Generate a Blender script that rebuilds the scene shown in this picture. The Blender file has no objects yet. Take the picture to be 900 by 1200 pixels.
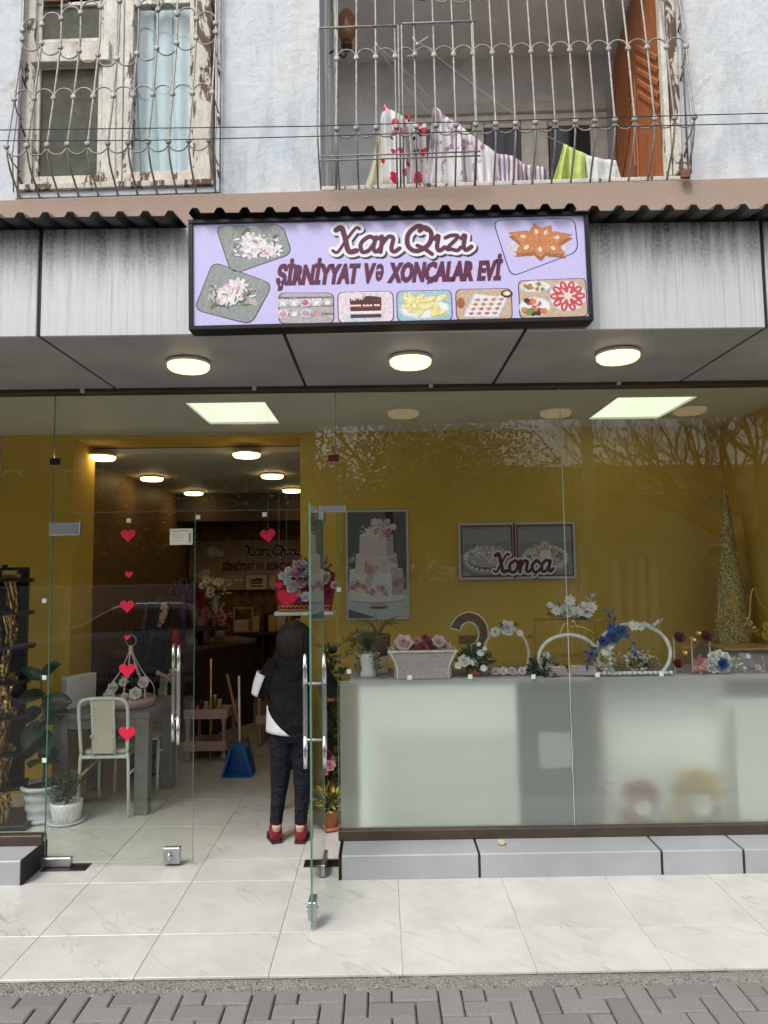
import bpy, math, random
from mathutils import Vector, Matrix, noise
R = math.radians
random.seed(7)
SC = bpy.context.scene
COL = SC.collection

# ------------------------------------------------------------------ camera
CAMZ = 1.8
FPX = 832.0                     # focal length in pixels of the 900 x 1200 photograph
_p = math.atan(68 / FPX); _y = R(.275); _r = R(.8)
_f = Vector((math.sin(_y) * math.cos(_p), math.cos(_y) * math.cos(_p), math.sin(_p)))
_r0 = Vector((math.cos(_y), -math.sin(_y), 0)); _u0 = _r0.cross(_f)
_rt = _r0 * math.cos(_r) - _u0 * math.sin(_r); _up = _u0 * math.cos(_r) + _r0 * math.sin(_r)
cd = bpy.data.cameras.new('camera'); cam = bpy.data.objects.new('camera', cd); COL.objects.link(cam)
cd.sensor_fit = 'VERTICAL'; cd.sensor_height = 36; cd.lens = FPX / 1200 * 36
cd.clip_start = .05; cd.clip_end = 3000
cam.matrix_world = Matrix(((_rt.x, _up.x, -_f.x, 0), (_rt.y, _up.y, -_f.y, 0), (_rt.z, _up.z, -_f.z, CAMZ), (0, 0, 0, 1)))
SC.camera = cam

# ------------------------------------------------------------------ world, sun, exposure
SUN_EL, SUN_AZ = R(52), R(215)          # azimuth clockwise from +Y
w = bpy.data.worlds.new('World'); SC.world = w; w.use_nodes = True
nt = w.node_tree; nt.nodes.clear()
sky = nt.nodes.new('ShaderNodeTexSky'); sky.sky_type = 'NISHITA'; sky.sun_disc = False
sky.sun_elevation = SUN_EL; sky.sun_rotation = SUN_AZ; sky.air_density = 1; sky.dust_density = 2.5; sky.ozone_density = 1
hsv = nt.nodes.new('ShaderNodeHueSaturation'); hsv.inputs['Saturation'].default_value = .3
hsv.inputs['Value'].default_value = 1.0
bg = nt.nodes.new('ShaderNodeBackground'); bg.inputs[1].default_value = .15
wo = nt.nodes.new('ShaderNodeOutputWorld')
nt.links.new(sky.outputs[0], hsv.inputs['Color']); nt.links.new(hsv.outputs[0], bg.inputs[0]); nt.links.new(bg.outputs[0], wo.inputs[0])
sl = bpy.data.lights.new('sun', 'SUN'); sl.energy = 1.3; sl.angle = R(18); sl.color = (1, .97, .93)
so = bpy.data.objects.new('sun', sl); COL.objects.link(so)
sd = Vector((math.sin(SUN_AZ) * math.cos(SUN_EL), math.cos(SUN_AZ) * math.cos(SUN_EL), math.sin(SUN_EL)))
so.rotation_euler = sd.to_track_quat('Z', 'Y').to_euler(); so.location = sd * 50
SC.view_settings.view_transform = 'Standard'; SC.view_settings.look = 'None'
SC.view_settings.exposure = .8; SC.view_settings.gamma = 1
SC.render.engine = 'CYCLES'
cy = SC.cycles
cy.use_denoising = True; cy.max_bounces = 10; cy.diffuse_bounces = 4; cy.glossy_bounces = 4
cy.transmission_bounces = 8; cy.transparent_max_bounces = 24; cy.caustics_reflective = False; cy.caustics_refractive = True
cy.sample_clamp_indirect = 6

# ------------------------------------------------------------------ surveying helpers
FRAME = Matrix.Identity(4)
WM = {}

def ray(px, py):
    return _f + _rt * ((px - 450) / FPX) + _up * ((600 - py) / FPX)
CO = Vector((0, 0, CAMZ))
def P(px, py, Y):
    """point of the plane y = Y seen at that place (in the current frame)"""
    Fi = FRAME.inverted(); o = Fi @ CO; d = Fi.to_3x3() @ ray(px, py)
    return o + d * ((Y - o.y) / d.y)
def G(px, py, z=0):
    d = ray(px, py); return CO + d * ((z - CAMZ) / d.z)
GL = 4.55                                # plane of the shop glass
def RF(px, py, Y):
    """point of the plane y = Y that the shop glass mirrors there"""
    d = ray(px, py); t = (2 * GL - Y) / d.y
    return Vector((d.x * t, Y, CAMZ + d.z * t))
V = Vector

# ------------------------------------------------------------------ materials
MT = {}
def lk(nt, a, b): nt.links.new(a, b)
class NB:
    def __init__(s, name):
        s.m = bpy.data.materials.new(name); s.m.use_nodes = True; s.t = s.m.node_tree; s.t.nodes.clear()
        s.o = s.n('ShaderNodeOutputMaterial'); s.b = s.n('ShaderNodeBsdfPrincipled'); s.l(s.b.outputs[0], s.o.inputs[0])
        s.tc = s.n('ShaderNodeTexCoord').outputs['Object']
        s.name = name
    def n(s, t, **k):
        q = s.t.nodes.new(t)
        for a, b in k.items(): setattr(q, a, b)
        return q
    def l(s, a, b): s.t.links.new(a, b)
    def set(s, **k):
        for a, b in k.items():
            s.b.inputs[a.replace('_', ' ')].default_value = b
        return s
    def rnd(s):
        oi = s.n('ShaderNodeObjectInfo'); mp = s.n('ShaderNodeVectorMath', operation='MULTIPLY_ADD')
        cb = s.n('ShaderNodeCombineXYZ')
        m1 = s.math('MULTIPLY', oi.outputs['Random'], 37.0); m2 = s.math('MULTIPLY', oi.outputs['Random'], 91.0)
        s.l(m1, cb.inputs[0]); s.l(m2, cb.inputs[1])
        s.l(s.tc, mp.inputs[0]); mp.inputs[1].default_value = (1, 1, 1); s.l(cb.outputs[0], mp.inputs[2])
        s.tc = mp.outputs[0]; s.r = oi.outputs['Random']; return s
    def math(s, op, a, b=0.0, c=None):
        q = s.n('ShaderNodeMath', operation=op)
        for i, x in enumerate((a, b, c)):
            if x is None: continue
            if isinstance(x, (int, float)): q.inputs[i].default_value = x
            else: s.l(x, q.inputs[i])
        return q.outputs[0]
    def scale(s, v):
        mp = s.n('ShaderNodeMapping'); mp.inputs['Scale'].default_value = v; s.l(s.tc, mp.inputs[0]); return mp.outputs[0]
    def noise(s, sc, det=4, rough=.55, vec=None, dist=0.0):
        q = s.n('ShaderNodeTexNoise'); q.inputs['Scale'].default_value = sc; q.inputs['Detail'].default_value = det
        q.inputs['Roughness'].default_value = rough; q.inputs['Distortion'].default_value = dist
        s.l(vec if vec is not None else s.tc, q.inputs['Vector']); return q.outputs[0]
    def ramp(s, f, stops):
        q = s.n('ShaderNodeValToRGB'); s.l(f, q.inputs[0]); e = q.color_ramp.elements
        while len(e) < len(stops): e.new(.5)
        for i, (p, c) in enumerate(stops):
            e[i].position = p; e[i].color = (*c, 1) if not isinstance(c, (int, float)) else (c, c, c, 1)
        return q.outputs[0]
    def mix(s, f, a, b, mode='MIX'):
        q = s.n('ShaderNodeMix', data_type='RGBA', blend_type=mode)
        for i, x in ((0, f), (6, a), (7, b)):
            if isinstance(x, (int, float)): q.inputs[i].default_value = x
            elif isinstance(x, tuple): q.inputs[i].default_value = (*x, 1) if len(x) == 3 else x
            else: s.l(x, q.inputs[i])
        return q.outputs[2]
    def col(s, c):
        if isinstance(c, tuple): s.b.inputs['Base Color'].default_value = (*c, 1)
        else: s.l(c, s.b.inputs['Base Color'])
        return s
    def bump(s, h, st=.3, d=.01):
        q = s.n('ShaderNodeBump'); q.inputs['Strength'].default_value = st; q.inputs['Distance'].default_value = d
        s.l(h, q.inputs['Height']); s.l(q.outputs[0], s.b.inputs['Normal']); return s
    def done(s): MT[s.name] = s.m; return s.m

def mk(name, c, rough=.6, metal=0.0, vs=8.0, va=.12, bs=None, bst=.2, spec=.5, rnd=False, coat=0.0):
    """plain surface with a little mottling and relief"""
    if name in MT: return MT[name]
    b = NB(name).set(Roughness=rough, Metallic=metal)
    b.b.inputs['Specular IOR Level'].default_value = spec
    if coat: b.b.inputs['Coat Weight'].default_value = coat
    if rnd: b.rnd()
    n = b.noise(vs, 5)
    lo = tuple(max(0, x * (1 - va)) for x in c); hi = tuple(min(1, x * (1 + va)) for x in c)
    cc = b.ramp(n, [(.3, lo), (.7, hi)])
    if rnd:
        cc = b.mix(1.0, cc, b.ramp(b.r, [(0, 1 - va), (1, 1.0)]), 'MULTIPLY')
    b.col(cc)
    if bs: b.bump(b.noise(bs, 4), bst)
    return b.done()

def emis(name, c, st, base=(.8, .8, .8)):
    b = NB(name).col(base); b.b.inputs['Emission Color'].default_value = (*c, 1); b.b.inputs['Emission Strength'].default_value = st
    return b.done()

# glass: straight-through, with Schlick mirror on both faces
def glass(name, tint, extra=0.0):
    b = NB(name); b.t.nodes.remove(b.b)
    tr = b.n('ShaderNodeBsdfTransparent'); tr.inputs[0].default_value = (*tint, 1)
    gl = b.n('ShaderNodeBsdfGlossy'); gl.inputs['Roughness'].default_value = 0.0; gl.inputs[0].default_value = (1, 1, 1, 1)
    lw = b.n('ShaderNodeLayerWeight'); lw.inputs[0].default_value = .5
    f = b.math('MULTIPLY_ADD', b.math('POWER', lw.outputs['Facing'], 5.0), .97, .030 + extra)
    mx = b.n('ShaderNodeMixShader'); b.l(f, mx.inputs[0]); b.l(tr.outputs[0], mx.inputs[1]); b.l(gl.outputs[0], mx.inputs[2])
    b.l(mx.outputs[0], b.o.inputs[0]); return b.done()
glass('glass', (.955, .97, .945))
glass('clear_glass', (.97, .98, .975))
mk('glass_edge', (.10, .22, .17), .15)

def film():
    b = NB('frosted_film'); b.t.nodes.remove(b.b)
    df = b.n('ShaderNodeBsdfDiffuse'); df.inputs[0].default_value = (.80, .83, .83, 1)
    rf = b.n('ShaderNodeBsdfRefraction'); rf.inputs[0].default_value = (.96, .985, .985, 1); rf.inputs['Roughness'].default_value = .58; rf.inputs['IOR'].default_value = 1.25
    mx = b.n('ShaderNodeMixShader')
    v = b.scale((1.0, 1.0, 1.0)); n = b.ramp(b.noise(90, 2, .5), [(.35, .24), (.65, .30)])
    b.l(n, mx.inputs[0]); b.l(rf.outputs[0], mx.inputs[1]); b.l(df.outputs[0], mx.inputs[2])
    b.l(mx.outputs[0], b.o.inputs[0]); return b.done()
film()

def m_tile(name, rough):
    b = NB(name).set(Roughness=rough).rnd()
    b.b.inputs['Specular IOR Level'].default_value = .5
    d = b.noise(3, 3, .6); base = b.ramp(d, [(.3, (.50, .49, .455)), (.7, (.60, .59, .56))])
    w1 = b.n('ShaderNodeTexNoise'); w1.inputs['Scale'].default_value = 1.5; w1.inputs['Detail'].default_value = 5; w1.inputs['Distortion'].default_value = .35
    mp = b.n('ShaderNodeMapping'); mp0 = b.n('ShaderNodeMapping'); mp0.inputs['Rotation'].default_value = (0, 0, .85); b.l(b.tc, mp0.inputs[0]); mp.inputs['Scale'].default_value = (.45, 2.6, 1); b.l(mp0.outputs[0], mp.inputs[0]); b.l(mp.outputs[0], w1.inputs['Vector'])
    v = b.math('ABSOLUTE', b.math('SUBTRACT', w1.outputs[0], .5))
    vein = b.ramp(v, [(0.0, 1), (.009, 0)])
    br = b.ramp(b.noise(1.8, 2), [(.42, .05), (.60, .75)])
    base = b.mix(b.math('MULTIPLY', vein, br), base, (.33, .33, .32))
    dirt = b.ramp(b.noise(55, 3, .7), [(.70, 0), (.78, .35)])
    base = b.mix(dirt, base, (.30, .28, .25))
    sm = b.ramp(b.noise(4, 8, .75), [(.44, 0), (.70, .38)])
    base = b.mix(sm, base, (.40, .385, .35)); b.col(base)
    b.done()
m_tile('floor_tile', .22)

def m_plaster():
    b = NB('blue_plaster').set(Roughness=.9)
    big = b.noise(1.6, 6, .6, dist=.4)
    c = b.ramp(big, [(.3, (.46, .53, .58)), (.45, (.56, .61, .645)), (.58, (.62, .64, .645)), (.72, (.52, .51, .48))])
    pt = b.noise(3.2, 8, .7, dist=1.0)
    c = b.mix(b.ramp(pt, [(.60, 0), (.66, .65)]), c, (.66, .60, .54))
    cr = b.math('ABSOLUTE', b.math('SUBTRACT', b.noise(5, 5, .7, dist=1.5), .5))
    crm = b.ramp(cr, [(0, 1), (.012, 0)])
    c = b.mix(b.math('MULTIPLY', b.math('MULTIPLY', crm, b.ramp(b.noise(1.3, 3), [(.5, 0), (.7, 1)])), .4), c, (.42, .42, .44))
    c = b.mix(b.ramp(b.noise(30, 6, .7), [(.56, 0), (.72, .5)]), c, (.42, .41, .40))
    c = b.mix(b.ramp(b.noise(1, 7, .7, vec=b.scale((5, 5, 1.1)), dist=.5), [(.50, 0), (.66, .55)]), c, (.40, .39, .37))
    c = b.mix(b.ramp(b.noise(2.3, 9, .75, dist=.6), [(.63, 0), (.645, .8)]), c, (.50, .44, .38))
    b.col(c)
    hh = b.math('ADD', b.noise(9, 8, .65), b.math('MULTIPLY', crm, -.12))
    b.bump(hh, .55, .02); b.done()
m_plaster()

def m_peel(name, paint, wood, thr=.52, sc=7):
    b = NB(name).set(Roughness=.75).rnd()
    st = b.scale((1, 1, .35))
    n = b.noise(sc, 9, .72, vec=st, dist=.5)
    k = b.ramp(n, [(thr, 0), (thr + .025, 1)])
    p = b.ramp(b.noise(14, 4), [(.3, tuple(x * .82 for x in paint)), (.7, paint)])
    wd = b.ramp(b.noise(40, 5, .6, vec=b.scale((1, 1, .12))), [(.3, tuple(x * .5 for x in wood)), (.7, wood)])
    ck = b.ramp(b.math('ABSOLUTE', b.math('SUBTRACT', b.noise(22, 6, .75, vec=b.scale((1, 1, .22)), dist=1.2), .5)), [(0, .75), (.014, 0)])
    p = b.mix(ck, p, tuple(x * 1.2 for x in wood))
    p = b.mix(b.ramp(b.noise(5, 5, .7), [(.45, 0), (.7, .5)]), p, (.50, .43, .33))
    b.col(b.mix(k, p, wd)); b.bump(b.math('ADD', b.math('MULTIPLY', k, -1.0), b.math('MULTIPLY', b.noise(60, 3), .3)), .5, .004); b.done()
m_peel('peeling_white', (.80, .77, .68), (.13, .085, .055), .57)
m_peel('peeling_worse', (.76, .70, .60), (.15, .085, .05), .50, 9)

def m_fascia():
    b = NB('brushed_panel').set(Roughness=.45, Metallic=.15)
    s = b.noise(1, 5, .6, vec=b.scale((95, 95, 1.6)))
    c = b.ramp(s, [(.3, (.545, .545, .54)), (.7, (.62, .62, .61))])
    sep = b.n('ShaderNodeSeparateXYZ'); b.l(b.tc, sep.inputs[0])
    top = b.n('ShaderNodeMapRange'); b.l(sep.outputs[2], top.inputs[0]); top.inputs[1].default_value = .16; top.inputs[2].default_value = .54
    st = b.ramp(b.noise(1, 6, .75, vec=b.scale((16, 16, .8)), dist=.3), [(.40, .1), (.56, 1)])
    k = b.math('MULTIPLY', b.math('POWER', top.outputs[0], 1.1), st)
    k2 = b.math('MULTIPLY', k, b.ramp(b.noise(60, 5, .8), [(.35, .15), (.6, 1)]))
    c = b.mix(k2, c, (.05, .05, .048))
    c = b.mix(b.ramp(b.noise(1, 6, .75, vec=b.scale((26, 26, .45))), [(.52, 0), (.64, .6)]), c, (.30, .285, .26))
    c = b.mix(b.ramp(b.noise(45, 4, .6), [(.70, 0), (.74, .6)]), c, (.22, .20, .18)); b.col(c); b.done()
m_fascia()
mk('soffit_panel', (.40, .40, .405), .5, .0, 2.5, .14)
mk('black_joint', (.012, .012, .013), .6)
mk('plinth_panel', (.35, .362, .37), .5, .1, 3, .10, 30, .03)
mk('brown_frame', (.075, .055, .042), .45, .4, 12, .2)
mk('roof_sheet', (.13, .135, .13), .5, .3, 10, .35, 40, .2)
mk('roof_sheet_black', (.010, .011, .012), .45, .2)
mk('black_metal', (.012, .012, .014), .4, .3)
def m_ledge():
    b = NB('peach_render').set(Roughness=.9)
    b.col(b.ramp(b.noise(120, 5, .7), [(.3, (.36, .26, .20)), (.7, (.54, .40, .32))])); b.bump(b.noise(150, 4, .7), .8, .01); b.done()
m_ledge()
mk('grille_paint', (.36, .34, .31), .55, .2, 30, .3, 200, .3, rnd=True)
mk('rust', (.20, .10, .06), .8, .1, 40, .5)
mk('steel', (.62, .62, .62), .22, 1.0, 10, .05)
mk('steel_brushed', (.45, .46, .46), .35, .9, 10, .08)
mk('cable_black', (.03, .03, .03), .6); mk('cable_white', (.62, .60, .54), .5)
mk('twine', (.62, .60, .55), .8)
def m_paver():
    b = NB('paver').set(Roughness=.88).rnd()
    c = b.ramp(b.noise(90, 6, .75), [(.3, (.165, .155, .145)), (.7, (.262, .248, .230))])
    c = b.mix(b.ramp(b.noise(9, 4), [(.4, 0), (.7, .5)]), c, (.19, .185, .18))
    c = b.mix(1.0, c, b.ramp(b.r, [(0, (.80, .82, .85)), (.2, (.95, .95, .94)), (1, (1.08, 1.07, 1.05))]), 'MULTIPLY')
    b.col(c); b.bump(b.noise(140, 5, .7), .7, .006); b.done()
m_paver()
def m_gravel():
    b = NB('rough_mortar').set(Roughness=.95)
    vo = b.n('ShaderNodeTexVoronoi'); vo.inputs['Scale'].default_value = 110; b.l(b.tc, vo.inputs[0])
    bw_ = b.n('ShaderNodeRGBToBW'); b.l(vo.outputs['Color'], bw_.inputs[0])
    c = b.mix(.22, b.ramp(b.noise(150, 4, .8), [(.3, (.17, .155, .135)), (.7, (.42, .40, .36))]), b.ramp(bw_.outputs[0], [(.2, (.14, .13, .12)), (.6, (.42, .40, .36)), (.9, (.60, .57, .52))]))
    b.col(c); b.bump(b.math('ADD', vo.outputs['Distance'], b.noise(60, 5, .8)), 1.0, .012); b.done()
m_gravel()
mk('joint_sand', (.10, .095, .085), .95, 0, 100, .4, 200, .6)
mk('grout', (.36, .34, .31), .9, 0, 30, .2)
mk('asphalt', (.05, .05, .052), .9, 0, 60, .3, 200, .5)
def m_ochre():
    b = NB('ochre_wall').set(Roughness=.7)
    c = b.ramp(b.noise(1.6, 6, .6), [(.3, (.62, .405, .055)), (.7, (.72, .485, .08))]); c = b.mix(b.ramp(b.noise(7, 7, .75), [(.58, 0), (.74, .35)]), c, (.36, .23, .05)); b.col(c); b.bump(b.noise(40, 6, .7), .25, .004); b.done()
m_ochre()
def m_wallpaper():
    b = NB('gold_brown_wallpaper').set(Roughness=.5)
    s = b.noise(1, 7, .75, vec=b.scale((50, 50, 14)), dist=.8)
    b.col(b.ramp(s, [(.36, (.08, .045, .022)), (.52, (.22, .125, .05)), (.66, (.46, .29, .12))])); b.done()
m_wallpaper()
def m_brick():
    b = NB('dark_brick_paper').set(Roughness=.7)
    q = b.n('ShaderNodeTexNoise'); q.inputs['Scale'].default_value = 9; q.inputs['Detail'].default_value = 7; b.l(b.tc, q.inputs[0])
    b.col(b.ramp(q.outputs[0], [(.35, (.09, .055, .03)), (.6, (.26, .15, .07)), (.75, (.38, .23, .11))])); b.done()
m_brick()
mk('ceiling_white', (.72, .72, .64), .6, 0, 2, .05)
mk('dark_ceiling', (.30, .28, .25), .8, 0, 3, .06)
mk('white_paint', (.78, .78, .76), .4, 0, 12, .06)
mk('white_gloss', (.80, .80, .80), .2, 0, 12, .04)
mk('chair_white', (.70, .74, .70), .28, 0, 25, .08)
mk('cream_panel', (.58, .56, .43), .5, 0, 60, .08, 200, .1)
mk('grey_wood', (.16, .15, .14), .5, 0, 12, .25, 30, .15)
mk('pink_wood', (.52, .36, .34), .5, 0, 12, .1)
mk('dark_wood', (.06, .04, .03), .6, 0, 12, .2)
mk('marble_counter', (.20, .17, .12), .25, 0, 4, .5)
mk('gold', (.72, .50, .14), .28, .9, 30, .15)
mk('dull_gold', (.42, .28, .08), .45, .6, 60, .5)
def m_glitter():
    b = NB('gold_glitter').set(Roughness=.4, Metallic=.6)
    vo = b.n('ShaderNodeTexVoronoi'); vo.inputs['Scale'].default_value = 170; b.l(b.tc, vo.inputs[0])
    bw = b.n('ShaderNodeRGBToBW'); b.l(vo.outputs['Color'], bw.inputs[0])
    b.col(b.ramp(bw.outputs[0], [(.2, (.14, .11, .03)), (.5, (.46, .38, .13)), (.8, (.95, .85, .45))])); b.bump(vo.outputs['Distance'], .6, .01); b.done()
m_glitter()
for nm, c in dict(petal_white=(.80, .80, .78), petal_cream=(.74, .70, .60), petal_pink=(.66, .34, .36), petal_pale=(.78, .60, .58), petal_magenta=(.42, .04, .12),
                  petal_darkred=(.17, .01, .035), petal_red=(.55, .02, .03), petal_blue=(.05, .13, .38), petal_yellow=(.80, .60, .12), petal_purple=(.28, .10, .42),
                  petal_palegreen=(.5, .56, .42), leaf=(.045, .10, .035), leaf_dark=(.02, .05, .025), leaf_olive=(.13, .15, .05), leaf_big=(.014, .040, .022),
                  bark=(.10, .075, .055), crown_leaf=(.035, .055, .022), pine_leaf=(.03, .05, .025)).items():
    mk(nm, c, .55 if 'leaf' not in nm else .42, 0, 25, .2)
for nm_, c_, st_ in (('black_cloth', (.007, .007, .008), (1, 1, 1.6)), ('jeans', (.009, .010, .016), (1, 1, 2.6))):
    b_ = NB(nm_).set(Roughness=.85); b_.b.inputs['Specular IOR Level'].default_value = .25;
    n_ = b_.noise(9, 4, .55, vec=b_.scale(st_), dist=.8); b_.col(b_.ramp(n_, [(.3, tuple(x * .6 for x in c_)), (.7, tuple(x * 1.7 for x in c_))])); b_.bump(n_, .9, .05); b_.done()
mk('white_cloth', (.74, .74, .74), .8, 0, 20, .05, 40, .3)
mk('red_shoe', (.20, .006, .016), .5, 0, 40, .2); mk('sole', (.02, .015, .015), .7)
b_ = NB('hair').set(Roughness=.32); n_ = b_.noise(1, 4, .7, vec=b_.scale((170, 170, 9))); b_.col(b_.ramp(n_, [(.35, (.004, .003, .003)), (.7, (.032, .020, .015))])); b_.bump(n_, .8, .01); b_.done()
b_ = NB('skin').set(Roughness=.5); b_.col(b_.ramp(b_.noise(20, 3), [(.3, (.55, .33, .25)), (.7, (.62, .39, .30))])); b_.b.inputs['Subsurface Weight'].default_value = .08; b_.b.inputs['Subsurface Radius'].default_value = (.02, .008, .004); b_.done()
mk('lip', (.42, .14, .13), .4); mk('eye_dark', (.02, .014, .01), .2)
mk('heart_red', (.66, .012, .055), .45, 0, 20, .05)
mk('pot_white', (.55, .58, .60), .4, 0, 8, .05); mk('soil', (.03, .022, .016), .95, 0, 60, .5)
mk('wicker', (.15, .085, .04), .8, 0, 60, .5, 120, .6); mk('terracotta', (.42, .17, .09), .8, 0, 20, .2)
mk('blue_plastic', (.015, .12, .38), .4); mk('broom_wood', (.32, .18, .08), .6, 0, 30, .2); mk('broom_bristle', (.25, .13, .05), .9, 0, 60, .4)
mk('paper_note', (.72, .69, .52), .6); mk('sticker_pale', (.62, .72, .66), .5)
mk('mocha_cloth', (.35, .33, .34), .8)
mk('stone_beige', (.55, .45, .30), .9, 0, 30, .3, 60, .5)
emis('lamp_glow', (1, .76, .36), 1.3, (.6, .55, .4)); emis('lamp_glow_inner', (1, .68, .26), 4.8, (.3, .3, .2)); emis('led_panel', (.86, .92, .72), .68, (.3, .3, .3))
# ------------------------------------------------------------------ mesh building
def xm(t, v): return [tuple(t @ V(q)) for q in v]
def catmull(pts, k=6, closed=False):
    pts = [V(p) for p in pts]; n = len(pts); out = []
    rng = n if closed else n - 1
    for i in range(rng):
        a = pts[(i - 1) % n] if closed or i else pts[0]; b = pts[i]; c = pts[(i + 1) % n]
        d = pts[(i + 2) % n] if closed or i + 2 < n else pts[-1]
        for j in range(k):
            t = j / k
            out.append(.5 * ((2 * b) + (c - a) * t + (2 * a - 5 * b + 4 * c - d) * t * t + (3 * b - a - 3 * c + d) * t ** 3))
    if not closed: out.append(pts[-1])
    return out

class MB:
    def __init__(s): s.v = []; s.f = []; s.mi = []; s.sm = []
    def add(s, v, f, m=0, sm=False):
        o = len(s.v); s.v += [tuple(q) for q in v]; s.f += [tuple(i + o for i in q) for q in f]
        s.mi += [m] * len(f); s.sm += [sm] * len(f); return s
    def box(s, x0, x1, y0, y1, z0, z1, m=0):
        if x0 > x1: x0, x1 = x1, x0
        if y0 > y1: y0, y1 = y1, y0
        if z0 > z1: z0, z1 = z1, z0
        return s.add([(x0, y0, z0), (x1, y0, z0), (x1, y1, z0), (x0, y1, z0), (x0, y0, z1), (x1, y0, z1), (x1, y1, z1), (x0, y1, z1)],
                     [(0, 3, 2, 1), (4, 5, 6, 7), (0, 1, 5, 4), (1, 2, 6, 5), (2, 3, 7, 6), (3, 0, 4, 7)], m)
    def cbox(s, x0, x1, y0, y1, z0, z1, c=.003, m=0, T=None):
        """box with chamfered edges"""
        if x0 > x1: x0, x1 = x1, x0
        if y0 > y1: y0, y1 = y1, y0
        if z0 > z1: z0, z1 = z1, z0
        c = min(c, (x1 - x0) * .45, (y1 - y0) * .45, (z1 - z0) * .45)
        v = []; idx = {}
        for i, x in enumerate((x0, x1)):
            for j, y in enumerate((y0, y1)):
                for k, z in enumerate((z0, z1)):
                    dx, dy, dz = (c if i == 0 else -c), (c if j == 0 else -c), (c if k == 0 else -c)
                    idx[(i, j, k, 0)] = len(v); v.append((x, y + dy, z + dz))
                    idx[(i, j, k, 1)] = len(v); v.append((x + dx, y, z + dz))
                    idx[(i, j, k, 2)] = len(v); v.append((x + dx, y + dy, z))
        f = []
        def q(*a): f.append(tuple(idx[t] for t in a))
        for i in (0, 1):
            q(*[(i, j, k, 0) for j, k in ((0, 0), (1, 0), (1, 1), (0, 1))][::1 if i else -1])
            q(*[(j, i, k, 1) for j, k in ((0, 0), (1, 0), (1, 1), (0, 1))][::-1 if i else 1])
            q(*[(j, k, i, 2) for j, k in ((0, 0), (1, 0), (1, 1), (0, 1))][::1 if i else -1])
        for a in (0, 1):
            for b in (0, 1):
                q((a, b, 0, 0), (a, b, 0, 1), (a, b, 1, 1), (a, b, 1, 0))
                q((a, 0, b, 0), (a, 0, b, 2), (a, 1, b, 2), (a, 1, b, 0))
                q((0, a, b, 1), (0, a, b, 2), (1, a, b, 2), (1, a, b, 1))
                for k in (0, 1): q((a, b, k, 0), (a, b, k, 1), (a, b, k, 2))
        if T is not None: v = xm(T, v)
        return s.add(v, f, m)
    def tube(s, pts, r, n=8, m=0, closed=False, side=None, caps=True, sm=True):
        pts = [V(p) for p in pts]; N = len(pts)
        rs = r if isinstance(r, (list, tuple)) else [r] * N
        vv = []; up = V(side) if side is not None else None
        T = []
        for i in range(N):
            a = pts[(i - 1) % N] if (closed or i > 0) else pts[i]; b = pts[(i + 1) % N] if (closed or i < N - 1) else pts[i]
            t = (b - a); T.append(t.normalized() if t.length > 1e-9 else V((0, 0, 1)))
        if up is None:
            up = V((0, 0, 1)) if abs(T[0].z) < .9 else V((1, 0, 0))
        a = (up - T[0] * up.dot(T[0])).normalized()
        for i in range(N):
            a = (a - T[i] * a.dot(T[i]))
            a = a.normalized() if a.length > 1e-6 else T[i].orthogonal().normalized()
            if side is not None:
                q = V(side) - T[i] * V(side).dot(T[i])
                if q.length > .05: a = q.normalized()
            b = T[i].cross(a)
            ra, rb = rs[i] if isinstance(rs[i], (tuple, list)) else (rs[i], rs[i])
            for k in range(n):
                an = 2 * math.pi * k / n; vv.append(pts[i] + a * math.cos(an) * ra + b * math.sin(an) * rb)
        f = []
        for i in range(N if closed else N - 1):
            for k in range(n):
                p, q = i * n, ((i + 1) % N) * n
                f.append((p + k, p + (k + 1) % n, q + (k + 1) % n, q + k))
        if caps and not closed:
            f.append(tuple(range(n))[::-1]); f.append(tuple((N - 1) * n + k for k in range(n)))
        return s.add(vv, f, m, sm)
    def lathe(s, prof, c, n=20, m=0, T=None, sm=True):
        c = V(c); vv = []; f = []
        for r, z in prof:
            for k in range(n):
                a = 2 * math.pi * k / n; vv.append((r * math.cos(a), r * math.sin(a), z))
        for i in range(len(prof) - 1):
            for k in range(n): f.append((i * n + k, i * n + (k + 1) % n, (i + 1) * n + (k + 1) % n, (i + 1) * n + k))
        f.append(tuple(range(n))[::-1]); f.append(tuple((len(prof) - 1) * n + k for k in range(n)))
        vv = xm(T, vv) if T is not None else vv
        return s.add([V(q) + c for q in vv], f, m, sm)
    def ball(s, c, r, n=10, m=0, T=None):
        rx, ry, rz = r if isinstance(r, (tuple, list)) else (r, r, r)
        vv = []; f = []; k2 = n // 2 + 1
        for i in range(1, k2):
            ph = math.pi * i / k2
            for k in range(n):
                a = 2 * math.pi * k / n; vv.append(V((rx * math.sin(ph) * math.cos(a), ry * math.sin(ph) * math.sin(a), rz * math.cos(ph))))
        t = len(vv); vv += [V((0, 0, rz)), V((0, 0, -rz))]
        for i in range(k2 - 2):
            for k in range(n): f.append((i * n + k, (i + 1) * n + k, (i + 1) * n + (k + 1) % n, i * n + (k + 1) % n))
        for k in range(n):
            f.append((t, k, (k + 1) % n)); f.append((t + 1, (k2 - 2) * n + (k + 1) % n, (k2 - 2) * n + k))
        if T is not None: vv = [T.to_3x3() @ q for q in vv]
        return s.add([q + V(c) for q in vv], f, m, True)
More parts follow.
